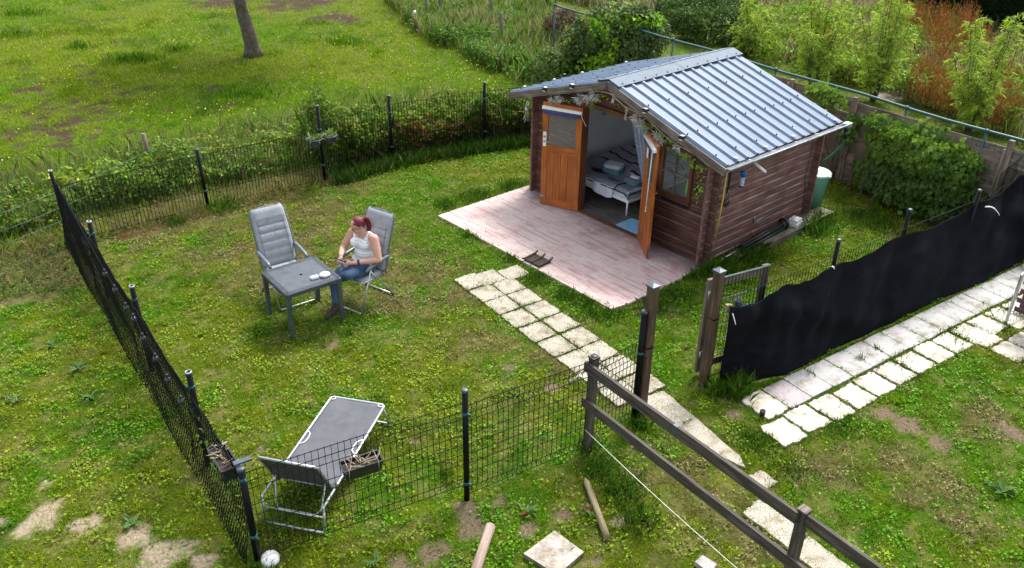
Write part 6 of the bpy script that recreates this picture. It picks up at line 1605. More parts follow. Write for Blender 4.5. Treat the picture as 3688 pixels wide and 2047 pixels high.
# --- fence of lapped boards, ivy on it
La = G(1850, 165, 1.62); Lb = G(2576, 388, 1.50); La.z = Lb.z = 0; Xf = (Lb-La).normalized(); Nf = Vector((Xf.y, -Xf.x, 0)); Ltot = (Lb-La).length+1.2; angf = atan2(Xf.y, Xf.x)
npan = 5; pw = Ltot/npan
for i in range(npan):
    e = empty('lap_fence_panel', tuple(La+Xf*(pw*i)), angf+random.uniform(-.012, .012), ['lapped board fence panel just behind the cabin roof', 'weathered lapped board panel with a dark gap near its top', 'lapped board fence panel above the mint bin', 'lapped board fence panel mostly hidden under the ivy mass', 'bare weathered lapped board panel at the right edge of the photo'][i], 'fence', 'lapped board panels of the rear fence')
    htp = [1.62, 1.60, 1.55, 1.52, 1.52][i]; nb = 11; bh = htp/nb
    for j in range(nb):
        mb = MB(); z = j*bh; y_ = -.012 if j % 2 else .012; tilt = .006
        if i == 1 and j == nb-2: continue
        mb.beam((.05, y_, z+bh*.5+random.uniform(-.006, .006)), (pw-.05, y_, z+bh*.5+random.uniform(-.006, .006)), .010, bh*1.18); mb.build('fence_board', M['lapwood'], e)
    for x_ in (.05, pw-.05, pw/2):
        mb = MB(); mb.beam((x_, -.035, .02), (x_, -.035, htp-.02), .028, .045, (1, 0, 0)); mb.build('batten', M['lapwood'], e)
for i in range(npan+1):
    cut_post('fence_post', La+Xf*(pw*i)+Nf*.0, 1.66, .085, M['lapwood'], ['square grey fence post hidden behind the cabin roof ridge', 'square grey fence post beside the roof rear edge', 'square grey fence post above the gutter end', 'square grey fence post at the left side of the ivy mass', 'square grey fence post in the right part of the ivy mass', 'square grey fence post beyond the right edge'][i], 'post', 'square posts of the lapped board fence', cap=False, rz=angf)
# green rail on posts
def seg_line(a, b): return (b-a)
rl = empty('green_rail_fence', tuple(P0), 0, 'long green metal rail on slim green posts behind the board fence', 'fence')
q0 = G(1393, 12, 1.75)-P0; q1 = G(2576, 357, 1.70)-P0; q1 = q1+(q1-q0)*.08
mb = MB(); mb.tube([q0+(q1-q0)*t+Vector((0, 0, -.015*sin(t*25))) for t in np.linspace(0, 1, 24)], .026, 10); mb.build('rail', M['green_metal'], rl)
for t in np.linspace(.004, .99, 10):
    p = q0+(q1-q0)*t; mb = MB(); mb.tube([(p.x, p.y, 0), (p.x, p.y, p.z-.02)], .020, 8); mb.lathe([(.032, -.035), (.036, 0), (.032, .035)], p, 10, tuple((q1-q0).normalized())); mb.build('post', M['green_metal'], rl)
mb = MB(); Lr = (q1-q0).length; Xr = (q1-q0).normalized()
t = 0
while t < Lr: 
    p = q0+Xr*t; mb.beam((p.x, p.y, .05), (p.x, p.y, p.z), .003, .003, (0, 1, 0)); t += .10
for z in np.arange(.1, 1.6, .2): mb.beam((q0.x, q0.y, z), (q1.x, q1.y, z), .003, .003)
mb.build('wire_mesh', M['green_metal'], rl)
def ivy(label, spots, n, thick, base=(.075, .15, .03), cat='ivy', size=(.055, .095)):
    """spots: (pixel x, pixel y, height z, radius along, radius up)"""
    e = None; P = []; Nn = []
    for (px, py, z, ra, rz_, wt) in spots:
        g = G(px, py, z); t = (g-La).dot(Xf)*1.0; c = La+Xf*t+Nf*(.06); m_ = int(n*wt); th = rng.random(m_)*2*pi; rr_ = np.sqrt(rng.random(m_)); a = rr_*np.cos(th); b = rr_*np.sin(th); r2 = a*a+b*b
        edge = .10+1.55*fbm(a*ra+t, b*rz_+z, .42, 261+int(px) % 7)
        dz = z+b*rz_; k = (dz > .02) & (np.sqrt(r2) < edge); a, b, dz, r2 = a[k], b[k], dz[k], r2[k]; m_ = len(a)
        out = (rng.random(m_)**.6)*thick*np.clip(1-r2*.9, 0, 1)*(.5+fbm(a*ra+t, dz, .4, 263))+.02
        P.append(np.stack([c.x+Xf.x*a*ra+Nf.x*out, c.y+Xf.y*a*ra+Nf.y*out, dz], 1)); q = np.tile(np.array([[Nf.x, Nf.y, .55]]), (m_, 1)); Nn.append(q)
    P = np.concatenate(P); Nn = np.concatenate(Nn); m_ = len(P); f = fbm(P[:, 0]+P[:, 1]*.5, P[:, 2], .22, 231); k = rng.random(m_) < .10+1.4*ss(.40, .56, f); P, Nn = P[k], Nn[k]; m_ = len(P)
    s = size[0]*.55+(size[1]*1.2-size[0]*.55)*rng.random(m_)**1.5; c0 = P[:, :].mean(0); e = empty('ivy', (float(c0[0]), float(c0[1]), 0), 0, label, cat); P2 = P.copy(); P2[:, 0] -= e.location.x; P2[:, 1] -= e.location.y
    col = vary(base, m_, .35, .25); up_ = ss(.7, 1.5, P[:, 2])*ss(.38, .62, fbm(P[:, 0], P[:, 1]+P[:, 2]*2, .5, 271))+.18*(rng.random(m_) < .3); col = mix(col, np.array([.24, .40, .035]), np.clip(up_*1.2, 0, 1)*rng.random(m_)); col *= 1  # upper leaves mixed paler: highlights on top of the ivy painted in
    D = np.tile(np.array([[0, 0, -.9]]), (m_, 1))+rdir(m_)*.8
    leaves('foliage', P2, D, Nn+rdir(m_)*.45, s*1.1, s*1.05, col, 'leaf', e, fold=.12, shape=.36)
    mb = MB()
    for i in range(22):
        j = int(rng.integers(m_)); p = Vector(P2[j]); g = Vector((p.x-Nf.x*.05+random.gauss(0, .3)*Xf.x, p.y-Nf.y*.05+random.gauss(0, .3)*Xf.y, .0)); pts = [g.lerp(p, t)+Vector((random.gauss(0, .03), random.gauss(0, .03), 0)) for t in np.linspace(0, 1, 6)]; mb.tube(pts, [.012, .011, .009, .008, .006, .004], 5)
    tag(mb.build('stems', M['trunk'], e), kind='stuff'); return e
ivy('huge ivy mass hanging over the lapped board fence at the right', [(2335, 315, 1.42, 1.10, .25, 1.0), (2325, 385, 1.05, 1.15, .42, 1.6), (2315, 455, .62, 1.15, .40, 1.5), (2300, 515, .25, 1.2, .28, 1.0), (2195, 395, .95, .30, .25, .18), (2235, 300, 1.45, .45, .14, .22), (2450, 345, 1.3, .35, .2, .15), (2480, 420, .95, .2, .45, .14), (2205, 500, .3, .4, .3, .3)], 4600, .55, (.070, .145, .022))
ivy('ivy clump sprawling over the fence top behind the roof edge', [(2090, 218, 1.66, .48, .14, 1.0), (2120, 235, 1.55, .40, .16, .5)], 1200, .25, (.17, .29, .05))
ivy('ivy trailing down the boards just right of the gutter end', [(2120, 330, 1.1, .16, .30, .5), (2135, 420, .7, .18, .3, .4), (2130, 480, .25, .5, .22, .8), (2150, 440, .45, .35, .3, .7)], 1000, .16, (.10, .20, .03))
ivy('ivy runners on the boards at the far right', [(2475, 400, 1.05, .22, .35, .5), (2455, 480, .55, .3, .3, .6)], 800, .10, (.15, .28, .03))
# --- willows
def willow(base_px, top_py, sp, n, label, seedv):
    b = G(*base_px); H = ztop(b, top_py); e = empty('willow_tree', tuple(b), 0, label, 'tree', 'young willows beyond the green rail')
    r_ = random.Random(seedv); mb = MB(); P, D, L, Wd_, K = [], [], [], [], []
    for i in range(15):
        a = i*2.4+r_.uniform(-.3, .3); rad = sp*r_.uniform(.25, 1.15); hh = H*(r_.uniform(.78, 1.04) if rad < sp*.65 else r_.uniform(.4, .85)); p0 = Vector((.05*cos(a), .05*sin(a), 0)); tp = Vector((rad*cos(a), rad*sin(a), hh))
        pts = []
        for j in range(9):
            t = j/8; pts.append(Vector((p0.x+(tp.x-p0.x)*t**1.1, p0.y+(tp.y-p0.y)*t**1.1, hh*t**.92))+Vector((r_.gauss(0, .02), r_.gauss(0, .02), 0))*t)
        mb.tube(pts, [.022*(1-.85*j/8) for j in range(9)], 5)
        tw = int(24*hh/2)
        for q in range(tw):
            t = .18+.82*q/tw; k = t*8; i0 = min(int(k), 7); p = pts[i0].lerp(pts[i0+1], k-i0); aa = r_.random()*6.28; out = Vector((cos(aa), sin(aa), r_.uniform(.2, .9))).normalized(); TL = r_.uniform(.18, .42)*(1.1-.6*t)
            tv = [p]
            for s_ in range(5): out = (out+Vector((0, 0, -.22))).normalized(); tv.append(tv[-1]+out*TL/5)
            mb.tube(tv, [.004, .004, .003, .003, .002, .0015], 3, cap=False)
            for m_ in range(int(n/(15*tw))+1):
                u = r_.random()*4.99; v0 = tv[int(u)].lerp(tv[int(u)+1], u-int(u)); d = (tv[int(u)+1]-tv[int(u)]).normalized()+Vector((r_.gauss(0, .55), r_.gauss(0, .55), r_.gauss(-.12, .4))); P.append(v0); D.append(d); L.append(r_.uniform(.09, .16)); Wd_.append(r_.uniform(.017, .028)); K.append(r_.choice([(.32, .48, .03), (.42, .54, .05), (.24, .40, .03), (.50, .58, .12)]))
    mb.build('branches', M['trunk'], e)
    n_ = len(P); P = np.array([tuple(p) for p in P]); D = np.array([tuple(p) for p in D]); K = np.array(K)*(.75+.5*rng.random((n_, 1)))
    leaves('foliage', P, D, rdir(n_, .8), L, Wd_, K, 'leaf', e, fold=.1, shape=.4); return e
willow((1880, 140), -25, .72, 5200, 'young willow at the left of the row, just behind the cabin roof', 1)
willow((2040, 225), -50, .80, 8000, 'tall young willow right behind the cabin roof peak', 2)
willow((2195, 255), -65, .66, 6500, 'young willow second from the right, above the ivy clump', 3)
willow((2435, 330), -5, .72, 7600, 'pale young willow standing alone at the far right', 4)
# --- dark conifer hedge
hb0 = G(2262, 62); hb1 = G(2760, 135); hx = (hb1-hb0).normalized(); hl = (hb1-hb0).length+3; hn = Vector((-hx.y, hx.x, 0))
hd_ = empty('conifer_hedge', tuple(hb0), atan2(hx.y, hx.x), 'very dark clipped conifer hedge at the top right', 'hedge')
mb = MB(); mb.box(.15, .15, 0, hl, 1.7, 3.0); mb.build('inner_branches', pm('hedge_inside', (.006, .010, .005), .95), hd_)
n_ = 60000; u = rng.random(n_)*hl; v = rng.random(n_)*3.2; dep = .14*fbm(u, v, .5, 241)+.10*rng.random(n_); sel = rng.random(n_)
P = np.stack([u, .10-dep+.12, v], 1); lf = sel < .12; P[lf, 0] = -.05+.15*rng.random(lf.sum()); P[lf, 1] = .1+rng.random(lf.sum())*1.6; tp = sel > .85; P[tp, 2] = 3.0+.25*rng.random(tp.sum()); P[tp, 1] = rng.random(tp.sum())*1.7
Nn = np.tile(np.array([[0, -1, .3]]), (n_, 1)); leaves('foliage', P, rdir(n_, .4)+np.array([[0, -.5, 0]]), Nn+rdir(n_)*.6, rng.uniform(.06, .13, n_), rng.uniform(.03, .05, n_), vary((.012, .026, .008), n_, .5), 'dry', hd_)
# --- pasture tree
tbp = G(637, 140); 
def solve_dir(px, py, b, z): g = G(px, py, z); return g
tt = G(604, -5, 2.55); tt = Vector((tt.x, tt.y, 2.55)); 
# keep the trunk's distance close to the base: choose the height where the ray passes nearest above the base
best = min(((G(604, 0, z)-Vector((tbp.x, tbp.y-.15, z))).length, z) for z in np.arange(1.0, 4.0, .05)); tt = G(604, 0, best[1])
tree = empty('pasture_tree', tuple(tbp), 0, 'tree standing in the pasture, only its leaning bare trunk inside the photo', 'tree')
dv = (tt-tbp); mb = MB(); pts = []; rs = []
for i in range(15):
    t = i/14*2.2; p = dv*t*.8+Vector((.03*sin(t*4), .02*cos(t*5), 0)); pts.append(p); rs.append((.215-.045*t)*(1+.35*math.exp(-t*9))+.008*sin(t*17))
mb.tube(pts, rs, 18); mb.build('trunk', M['trunk'], tree)
mb = MB(); top = pts[-1]; bt_ = []
for i in range(14):
    a = i*2.4; L = random.uniform(1.3, 2.4); s0 = pts[10+i % 5]; e_ = s0+Vector((cos(a)*L, sin(a)*L, random.uniform(.8, 2.2))); mb.tube([s0, s0.lerp(e_, .5)+Vector((0, 0, .2)), e_], [.07, .045, .015], 6); bt_.append(e_)
mb.build('branch', M['trunk'], tree)
n_ = 9000; cc = rng.integers(0, len(bt_), n_); P = np.array([tuple(bt_[i]) for i in cc])+rng.normal(size=(n_, 3))*np.array([.62, .62, .45]); P = P[P[:, 2] > dv.z*1.28+.3]; n_ = len(P)
leaves('crown', P, rdir(n_, -.3), rdir(n_, 1), rng.uniform(.10, .16, n_), rng.uniform(.06, .10, n_), vary((.06, .13, .02), n_, .35), 'leaf', tree)
# --- old wooden posts beyond
OP = [((385, 437), 337, .045, 'slanting round wooden post in the brambles left of the short black post', (-.03, .0)), ((722, 352), 312, .05, 'stub of a round wooden post in the weeds left of the hanging pots', (0, 0)), ((1142, 256), 232, .05, 'cut wooden stump top in the weeds above the mesh fence', (.05, 0)),
      ((1075, 62), -10, .055, 'grey wooden post at the top edge near the small white cap', (0, 0)), ((1108, 52), -25, .055, 'grey wooden post at the top edge, right of its neighbour', (0, 0)), ((1261, 130), 33, .055, 'grey round wooden post in the tall grass left of the ivy bush', (0, 0)), ((1236, 60), -20, .05, 'thin grey post at the top edge between two others', (0, 0)), ((1391, 110), 28, .055, 'grey wooden post where the green rail begins', (0, 0)), ((1590, 30), -30, .06, 'pale post at the top edge above the ivy bush', (0, 0))]
for (bpx, ty, r, lab, ln) in OP:
    b = G(*bpx); h = ztop(b, ty); e = empty('wooden_post', tuple(b), 0, lab, 'post', 'old round wooden posts beyond the garden'); mb = MB(); mb.tube([(0, 0, -.1), (ln[0]*.5, 0, h*.5), (ln[0], ln[1], h)], [r*1.04, r, r*.97], 10); mb.build('post_shaft', M['oldpost'], e)
    mb = MB(); mb.lathe([(r*.97, h-.001), (r*.8, h+.006), (0, h+.008)], (ln[0], ln[1], 0), 10); mb.build('post_top', M['oldpost'], e)
b = G(1045, 75); h = ztop(b, 30); e = empty('marker_stake', tuple(b), 0, 'thin dark stake with a small white cap at the pasture edge', 'stake'); mb = MB(); mb.tube([(0, 0, 0), (0, 0, h)], .012, 6); mb.build('stake', M['black_plastic'], e); mb = MB(); mb.lathe([(.05, -.07), (.055, 0), (.03, .04), (0, .045)], (0, 0, h), 10); mb.build('cap', M['white_plastic'], e)
for i, (px, py, ty) in enumerate(((2000, 30, -10), (1725, 75, 40), (1800, 50, 15), (2115, 60, 20), (1680, 90, 58))):
    b = G(px, py); h = min(1.3, ztop(b, ty)); mb = MB(); mb.tube([(0, 0, 0), (0, 0, h)], .03, 8); tag(mb.build('green_stake', M['green_metal'], loc=tuple(b)), ['slim blue green stake in the meadow at the top edge between two willows', 'slim blue green stake in the meadow above the nettle bed', 'slim blue green stake in the meadow left of the first willow', 'slim blue green stake in the meadow behind the tall willow', 'slim blue green stake beside the right flank of the ivy bush'][i], 'stake', 'slim stakes in the meadow')
# wires between the old posts on the left
mb = MB(); a0 = G(-60, 560, .75); a1 = G(385, 375, .75); a2 = G(722, 330, .75)
for dz in (0, -.28, -.5):
    for p, q in ((a0, a1), (a1, a2)):
        pts = [p.lerp(q, t)+Vector((0, 0, dz-.05*sin(pi*t))) for t in np.linspace(0, 1, 8)]; mb.tube(pts, .004, 4)
tag(mb.build('old_wire', M['green_metal']), 'slack rusty wires of the old fence running through the brambles at the left', 'wire')
# --- long tufts at feet of things
TF = [(1790, 688, .22, 260, .3), (1830, 690, .3, 300, .32), (1740, 700, .15, 120, .22), (1850, 985, .2, 420, .30), (1800, 985, .12, 160, .24), (1612, 1068, .12, 160, .22), (1480, 1125, .1, 120, .2), (1900, 640, .35, 260, .25), (1870, 655, .3, 200, .22), (2050, 580, .3, 320, .30), (2070, 560, .25, 200, .28),
      (1200, 495, .35, 500, .16), (1290, 470, .3, 420, .15), (1120, 515, .2, 300, .14), (1350, 700, .25, 320, .12), (1430, 745, .25, 320, .12), (1500, 785, .3, 360, .12), (1290, 650, .2, 240, .12), (1190, 590, .25, 260, .12), (1480, 760, .2, 250, .12), (1640, 770, .3, 360, .13), (1700, 740, .3, 320, .13), (1545, 790, .2, 260, .12),
      (560, 525, .25, 200, .22), (440, 560, .2, 180, .14), (1560, 1230, .25, 380, .18), (1500, 1180, .2, 260, .16), (1600, 1300, .25, 300, .14), (2170, 905, .08, 80, .12), (2040, 940, .08, 70, .10), (2210, 880, .06, 60, .1), (2400, 850, .2, 320, .12), (2540, 800, .25, 420, .14), (2470, 770, .08, 60, .08), (1900, 1110, .3, 420, .12), (2100, 1060, .3, 420, .10), (2270, 920, .3, 380, .09), (1980, 1180, .3, 320, .09), (1120, 1195, .1, 60, .12), (660, 1425, .15, 120, .12), (2180, 560, .5, 420, .22), (2380, 560, .4, 300, .2)]
xs, ys, hh_ = [], [], []
for (px, py, r, m_, h) in TF:
    g = G(px, py); m_ = int(m_*1.3); xs.append(g.x+rng.normal(size=m_)*r*.5); ys.append(g.y+rng.normal(size=m_)*r*.5); hh_.append(h*(.45+.75*rng.random(m_)))
x = np.concatenate(xs); y = np.concatenate(ys); h = np.concatenate(hh_); k = ~inpoly(x, y, SHEDP) & ~(inpoly(x, y, DECK) & (rng.random(len(x)) < .96)) & ~(on_slab(x, y, -.06) & (rng.random(len(x)) < .9)); x, y, h = x[k], y[k], h[k]
blades('long_grass_tufts', x, y, h, .006+.006*rng.random(len(x)), .2+.6*rng.random(len(x)), vary((.075, .165, .016), len(x), .3), 'long uncut grass tufts at the feet of posts, cabin and deck', 'grass', seg2=True)
# grass and moss growing in the joints of the paving
xs, ys = [], []
for q, kx in SLABS:
    for i in range(4):
        a, b_ = q[i], q[(i+1) % 4]; m_ = int((60 if random.random() < .6 else 150)*(1 if kx in ('aggregate', 'slab') else .45))
        for j in range(m_):
            t = random.random(); p = a.lerp(b_, t); sp_ = .030 if kx in ('aggregate', 'slab') else .012; xs.append(p.x+random.gauss(0, sp_)); ys.append(p.y+random.gauss(0, sp_))
x = np.array(xs); y = np.array(ys); k = rng.random(len(x)) < ss(.40, .62, fbm(x, y, .25, 251))+.12; x, y = x[k], y[k]
blades('joint_grass', x, y, .02+.045*rng.random(len(x)), .005+.005*rng.random(len(x)), .5+.45*rng.random(len(x)), vary((.10, .14, .03), len(x), .35), 'short grass and moss growing in the paving joints', 'grass', z0=np.full(len(x), .004))
# broad leaved weeds (dock rosettes)
WD_ = [(195, 930, .13, 0), (230, 1000, .1, 0), (680, 1255 if 0 else 60, .0, 0), (330, 1320, .12, 1), (1330, 1290, .12, 1), (1480, 1290, .10, 1), (945, 1415, .10, 0), (40, 1010, .1, 0), (130, 870, .1, 0), (560, 640, .07, 0), (2520, 1240, .16, 0), (1560, 1010, .0, 0), (540, 520, .12, 0), (400, 640, .07, 0)]
k_ = 0
for (px, py, r, red) in WD_:
    if r <= 0: continue
    k_ += 1; g = G(px, py, .0); m_ = 16; a = rng.random(m_)*2*pi; L = r*(.6+.7*rng.random(m_)); D = np.stack([np.cos(a), np.sin(a), .25+.4*rng.random(m_)], 1); P = np.tile(np.array([[g.x, g.y, .01]]), (m_, 1))+rng.normal(size=(m_, 3))*np.array([.012, .012, .002])
    c = vary((.10, .19, .045), m_, .3); 
    if red: c[:4] = vary((.20, .035, .03), 4, .3)
    o = leaves('dock_plant', P, D, np.tile([[0, 0, 1.]], (m_, 1))+rdir(m_)*.3, L, L*.36, c, 'leaf'); tag(o, ['broad leaved weed in the grass left of the netting fence, upper one', 'broad leaved weed in the grass left of the netting fence, just below the other', 'leafy weed with red leaves on the sandy patch at the lower left', 'leafy weed with dark red leaves near the middle black post', 'leafy weed with red leaves beside the pointed stake', 'broad leaved weed at the bottom edge near the pinkish log', 'broad leaved weed at the far left edge of the photo', 'broad leaved weed at the left below the dirt patch', 'small broad leaved weed left of the empty chair', 'big leafy weed in the lawn at the lower right edge', 'upright broad leaved weed at the foot of the short black post', 'small broad leaved weed between netting fence and empty chair'][k_-1], 'weed', 'broad leaved weeds in the lawn')
# ivy strands on the near netting
mbp = []
for i in range(120):
    t = .86+.13*random.random(); z = random.random()*1.0; p = CC[0].lerp(KC, t); mbp.append((p.x-.03+random.gauss(0, .02), p.y-.02+random.gauss(0, .02), z))
P = np.array(mbp); n_ = len(P); o = leaves('ivy_strand', P, rdir(n_, -.4), rdir(n_)+np.array([[-.8, -.6, .5]]), rng.uniform(.03, .06, n_), rng.uniform(.03, .05, n_), vary((.12, .24, .03), n_, .3), 'leaf'); tag(o, 'thin ivy strands climbing the netting beside the near corner post', 'ivy', kind='stuff')

# ------------------------------------------------------------------ the woman in the right chair; local frame of the chair: +y forward, +x = her right
def cap_(mb, p, q, r0, r1, n=6, seg=14):
    p = Vector(p); q = Vector(q); mb.ellip(p, (r0, r0, r0), seg, 8); mb.ellip(q, (r1, r1, r1), seg, 8); mb.tube([p.lerp(q, i/n) for i in range(n+1)], [r0+(r1-r0)*i/n for i in range(n+1)], seg)
def remesh(o, vox, it=4):
    r = o.modifiers.new('remesh', 'REMESH'); r.mode = 'VOXEL'; r.voxel_size = vox; r.use_smooth_shade = True
    if it: s_ = o.modifiers.new('smooth', 'SMOOTH'); s_.factor = .5; s_.iterations = it
    return o
pe = empty('person', (-2.16, 10.64, 0), rzA, 'woman with red ponytail in a white striped tank top and jeans seated at the table', 'person'); pe.scale = (1.12, 1.06, 1.02)
hipz = .545
PEL = Vector((0, -.06, hipz)); WAI = Vector((0, -.10, .70)); CHE = Vector((0, -.10, .88)); NEC = Vector((0, -.065, 1.035)); HED = Vector((.0, .015, 1.175))
RSH, REL, RWR = Vector((.175, -.085, .985)), Vector((.275, .02, .745)), Vector((.115, .235, .775))
LSH, LEL, LWR = Vector((-.175, -.085, .985)), Vector((-.290, -.02, .725)), Vector((-.085, .215, .715))
RHP, RKN, RAN, RTO = Vector((.09, -.03, .53)), Vector((.10, .42, .53)), Vector((.02, .50, .11)), Vector((.03, .67, .045))
LHP, LKN, LAN, LTO = Vector((-.09, -.03, .535)), Vector((-.10, .40, .60)), Vector((.27, .56, .40)), Vector((.40, .66, .345))
def headrot(v):  # head bowed forward and a little towards her right
    M3 = Matrix.Rotation(radians(-34), 3, 'X') @ Matrix.Rotation(radians(-14), 3, 'Z') if False else Matrix.Rotation(radians(-16), 3, 'Z') @ Matrix.Rotation(radians(-21), 3, 'X')
    return HED+M3 @ Vector(v)
Hq = Matrix.Rotation(radians(-16), 3, 'Z') @ Matrix.Rotation(radians(-21), 3, 'X')
mb = MB()
# torso, neck, head
mb.ellip(PEL, (.165, .115, .10)); mb.ellip(WAI, (.148, .115, .13)); mb.ellip(CHE, (.165, .112, .155)); mb.ellip((0, -.095, .97), (.165, .085, .07))
for s_ in (-1, 1): mb.ellip((s_*.075, -.01, .885), (.065, .058, .062)); cap_(mb, (s_*.03, -.08, 1.02), (s_*.165, -.085, .985), .055, .052)
cap_(mb, NEC-Vector((0, .01, .05)), HED+Vector((0, -.025, -.07)), .058, .052)
mb.ellip(headrot((0, -.008, .022)), (.074, .092, .088), 18, 12, Hq); mb.ellip(headrot((0, .028, -.045)), (.055, .058, .062), 16, 10, Hq); mb.ellip(headrot((0, .062, -.088)), (.025, .022, .020), 12, 8, Hq)
mb.ellip(headrot((0, .092, -.028)), (.012, .018, .016), 10, 6, Hq); mb.ellip(headrot((0, .086, -.006)), (.009, .010, .024), 10, 6, Hq)
mb.ellip(headrot((0, .080, -.062)), (.022, .010, .008), 10, 6, Hq)
for s_ in (-1, 1): mb.ellip(headrot((s_*.073, -.01, -.012)), (.010, .018, .028), 10, 6, Hq); mb.ellip(headrot((s_*.034, .066, -.036)), (.022, .018, .020), 10, 6, Hq)
# arms
for (a, b, c) in ((RSH, REL, RWR), (LSH, LEL, LWR)):
    cap_(mb, a, a.lerp(b, .5), .064, .058); cap_(mb, a.lerp(b, .5), b, .058, .046); cap_(mb, b, b.lerp(c, .35), .046, .045); cap_(mb, b.lerp(c, .35), c, .045, .028)
# hands closed round the controller
CT = Vector((.018, .315, .745))     # centre of the held device
def hand(wr, s_):
    side_ = Vector((s_, 0, 0)); pc = CT+Vector((s_*.068, -.028, -.012)); cap_(mb, wr, wr.lerp(pc, .5), .026, .027); mb.ellip(pc, (.022, .042, .036), 14, 8)
    for i in range(4):
        r = .0105-.0008*i; z = .020-.018*i; k0 = pc+Vector((s_*.008, .030, z)); k1 = pc+Vector((s_*.002, .058-.003*i, z-.006)); k2 = pc+Vector((-s_*.020, .064-.004*i, z-.010)); k3 = pc+Vector((-s_*.040+s_*.004*i, .056-.004*i, z-.010))
        cap_(mb, k0, k1, r, r*.95, 3, 8); cap_(mb, k1, k2, r*.95, r*.9, 3, 8); cap_(mb, k2, k3, r*.9, r*.75, 3, 8)
    t0 = pc+Vector((-s_*.008, -.02, .026)); t1 = pc+Vector((-s_*.026, .004, .042)); t2 = pc+Vector((-s_*.040, .028, .036)); cap_(mb, t0, t1, .013, .011, 3, 8); cap_(mb, t1, t2, .011, .009, 3, 8)
hand(RWR, 1); hand(LWR, -1)
# legs inside the trousers down to the ankles
for (a, b, c, d) in ((RHP, RKN, RAN, RTO), (LHP, LKN, LAN, LTO)): cap_(mb, a, b, .080, .055); cap_(mb, b, c, .050, .033); cap_(mb, c, d, .036, .030)
remesh(mb.build('body', M['skin'], pe), .0065, 3)
# clothing
def shirtm():
    m, n, l, b = new_mat('striped_tank_top'); tc = n.new('ShaderNodeTexCoord'); sx = n.new('ShaderNodeSeparateXYZ'); no = n.new('ShaderNodeTexNoise'); no.inputs['Scale'].default_value = 5; l.new(tc.outputs['Object'], no.inputs['Vector'])
    ad = n.new('ShaderNodeMath'); ad.operation = 'MULTIPLY_ADD'; l.new(no.outputs['Fac'], ad.inputs[0]); ad.inputs[1].default_value = .03; l.new(tc.outputs['Object'], sx.inputs[0]); l.new(sx.outputs['Z'], ad.inputs[2])
    mo = n.new('ShaderNodeMath'); mo.operation = 'PINGPONG'; mo.inputs[1].default_value = .019; l.new(ad.outputs[0], mo.inputs[0]); r = ramp(n, [(.0, (.28, .29, .32)), (.0018, (.28, .29, .32)), (.0034, (.80, .80, .80))]); 
    l.new(mo.outputs[0], r.inputs[0]); l.new(r.outputs[0], b.inputs['Base Color']); b.inputs['Roughness'].default_value = .9; return m
mb = MB(); e_ = .011
mb.ellip(WAI, (.150+e_*1.4, .118+e_*1.5, .13)); mb.ellip(CHE-Vector((0, 0, .006)), (.166+e_, .112+e_, .140)); mb.ellip(PEL+Vector((0, .01, .07)), (.165+e_, .118+e_, .07))
for s_ in (-1, 1):
    mb.ellip((s_*.075, -.01, .885), (.065+e_, .058+e_, .058+e_)); cap_(mb, (s_*.085, -.025, .93), (s_*.108, -.075, 1.055), .036, .026); cap_(mb, (s_*.108, -.075, 1.055), (s_*.09, -.165, .96), .026, .036)
remesh(mb.build('tank_top', shirtm(), pe), .0075, 3)
mb = MB(); mb.ellip(PEL+Vector((0, 0, -.012)), (.178, .128, .095))
for (a, b, c) in ((RHP, RKN, RAN), (LHP, LKN, LAN)):
    cap_(mb, a, a.lerp(b, .5), .098, .088); cap_(mb, a.lerp(b, .5), b, .088, .068); cap_(mb, b, b.lerp(c, .4), .066, .060); cap_(mb, b.lerp(c, .4), b.lerp(c, .93), .060, .050)
remesh(mb.build('jeans', M['jeans'], pe), .009, 3)
for (c, d) in ((RAN, RTO), (LAN, LTO)):
    mb = MB(); X = (d-c).normalized(); cap_(mb, c+Vector((0, 0, .05 if c is RAN else .02)), c, .045, .047); cap_(mb, c, c.lerp(d, .8), .047, .042); mb.ellip(d, (.046, .05, .036)); cap_(mb, c-X*.03-Vector((0, 0, .02)), c, .038, .042)
    remesh(mb.build('boot', M['boot'], pe), .008, 2)
# hair: cap, parting, ponytail
mb = MB(); mb.ellip(headrot((0, -.024, .034)), (.082, .090, .083), 18, 12, Hq); mb.ellip(headrot((0, -.045, -.01)), (.074, .062, .062), 16, 10, Hq)
for s_ in (-1, 1): cap_(mb, headrot((s_*.040, .040, .074)), headrot((s_*.074, -.008, .02)), .016, .018); 
mb.ellip(headrot((-.01, -.105, .045)), (.030, .030, .030), 12, 8, Hq)
pts = [headrot((-.01, -.11, .045)), headrot((-.03, -.145, .03)), HED+Vector((-.055, -.15, .0)), HED+Vector((-.06, -.15, -.07)), HED+Vector((-.055, -.135, -.13))]
for a, b, r0, r1 in zip(pts[:-1], pts[1:], (.024, .034, .036, .028), (.034, .036, .028, .010)): cap_(mb, a, b, r0, r1)
remesh(mb.build('hair', M['hair'], pe), .006, 2)
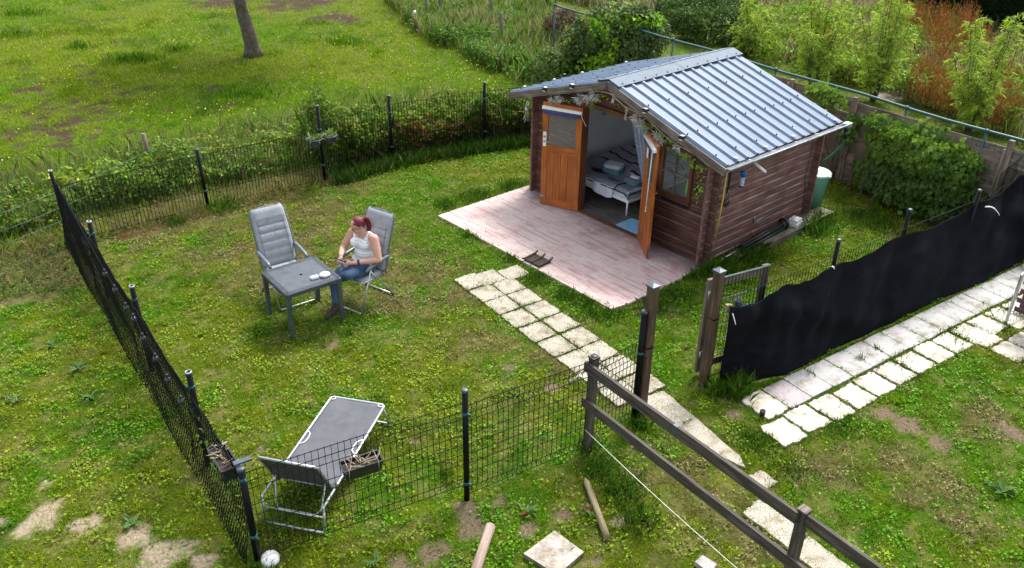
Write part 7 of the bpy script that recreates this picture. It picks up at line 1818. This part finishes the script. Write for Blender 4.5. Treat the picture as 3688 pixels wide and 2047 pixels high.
# strands give the hair its streaks
mb = MB()
for i in range(70):
    a = -1.3+2.6*random.random(); p0 = headrot((.074*sin(a), .040*cos(a)+.0, .085-.03*abs(a))); p2 = headrot((-.01+.02*random.random(), -.11, .045)); p1 = headrot((.081*sin(a), -.035, .110-.036*abs(a))); mb.tube([p0, p0.lerp(p1, .6), p1, p1.lerp(p2, .6)+Vector((0, 0, .004)), p2], .0018, 4, cap=False)
for i in range(50):
    o3 = Vector((random.gauss(0, .016), random.gauss(0, .016), 0)); mb.tube([pts[0]+o3*.4, pts[1]+o3*1.6, pts[2]+o3*1.9, pts[3]+o3*1.7, pts[4]+o3+Vector((0, 0, -random.random()*.05))], .0018, 4, cap=False)
tag(mb.build('hair_strands', pm('hair_sheen', (.12, .007, .013), .4, 0, .6, 90), pe), kind='stuff')
mb = MB()
for s_ in (-1, 1):
    mb.tube([headrot((s_*.034+.024*cos(t), .094-.006*abs(cos(t)), -.002+.015*sin(t))) for t in np.linspace(0, 2*pi, 14)[:-1]], .0022, 5, closed=True)
    mb.tube([headrot((s_*.058, .088, .0)), headrot((s_*.077, .05, .0)), headrot((s_*.080, -.005, -.0))], .0022, 5)
mb.tube([headrot((-.010, .098, .0)), headrot((.010, .098, .0))], .0022, 5)
mb.build('glasses', M['black_plastic'], pe)
mb = MB(); w0 = LWR.lerp(LEL, .16); ax = (LEL-LWR).normalized(); mb.lathe([(.0325, -.013), (.0345, -.010), (.0345, .010), (.0325, .013)], w0, 20, tuple(ax)); mb.ellip(w0+Vector((-.005, -.0, .030)), (.019, .019, .008), 12, 6); mb.build('wrist_watch', M['black_plastic'], pe)
# what she holds
Mp = Matrix.Rotation(rzA, 4, 'Z'); Mp.translation = Vector((-2.16, 10.64, 0))
dvc = empty('remote_control', tuple(Mp @ Vector((CT.x*1.12, CT.y*1.06, CT.z*1.02))), rzA, 'grey and black remote control held in the hands of the woman', 'remote control'); dvc.scale = (1.1, 1, 1)
mb = MB(); mb.frame_box((0, 0, 0), (1, 0, 0), Vector((0, .9, .43)).normalized(), Vector((0, -.43, .9)).normalized(), .125, .075, .026); mb.build('controller_body', M['steel'], dvc)
mb = MB(); mb.frame_box((0, .048, .040), (1, 0, 0), Vector((0, .75, .66)).normalized(), Vector((0, -.66, .75)).normalized(), .150, .078, .009); mb.build('phone', M['black_plastic'], dvc)
for s_ in (-1, 1):
    mb = MB(); mb.tube([(s_*.034, -.006, .012), (s_*.034, -.014, .030)], .005, 6); mb.build('stick', M['black_plastic'], dvc)
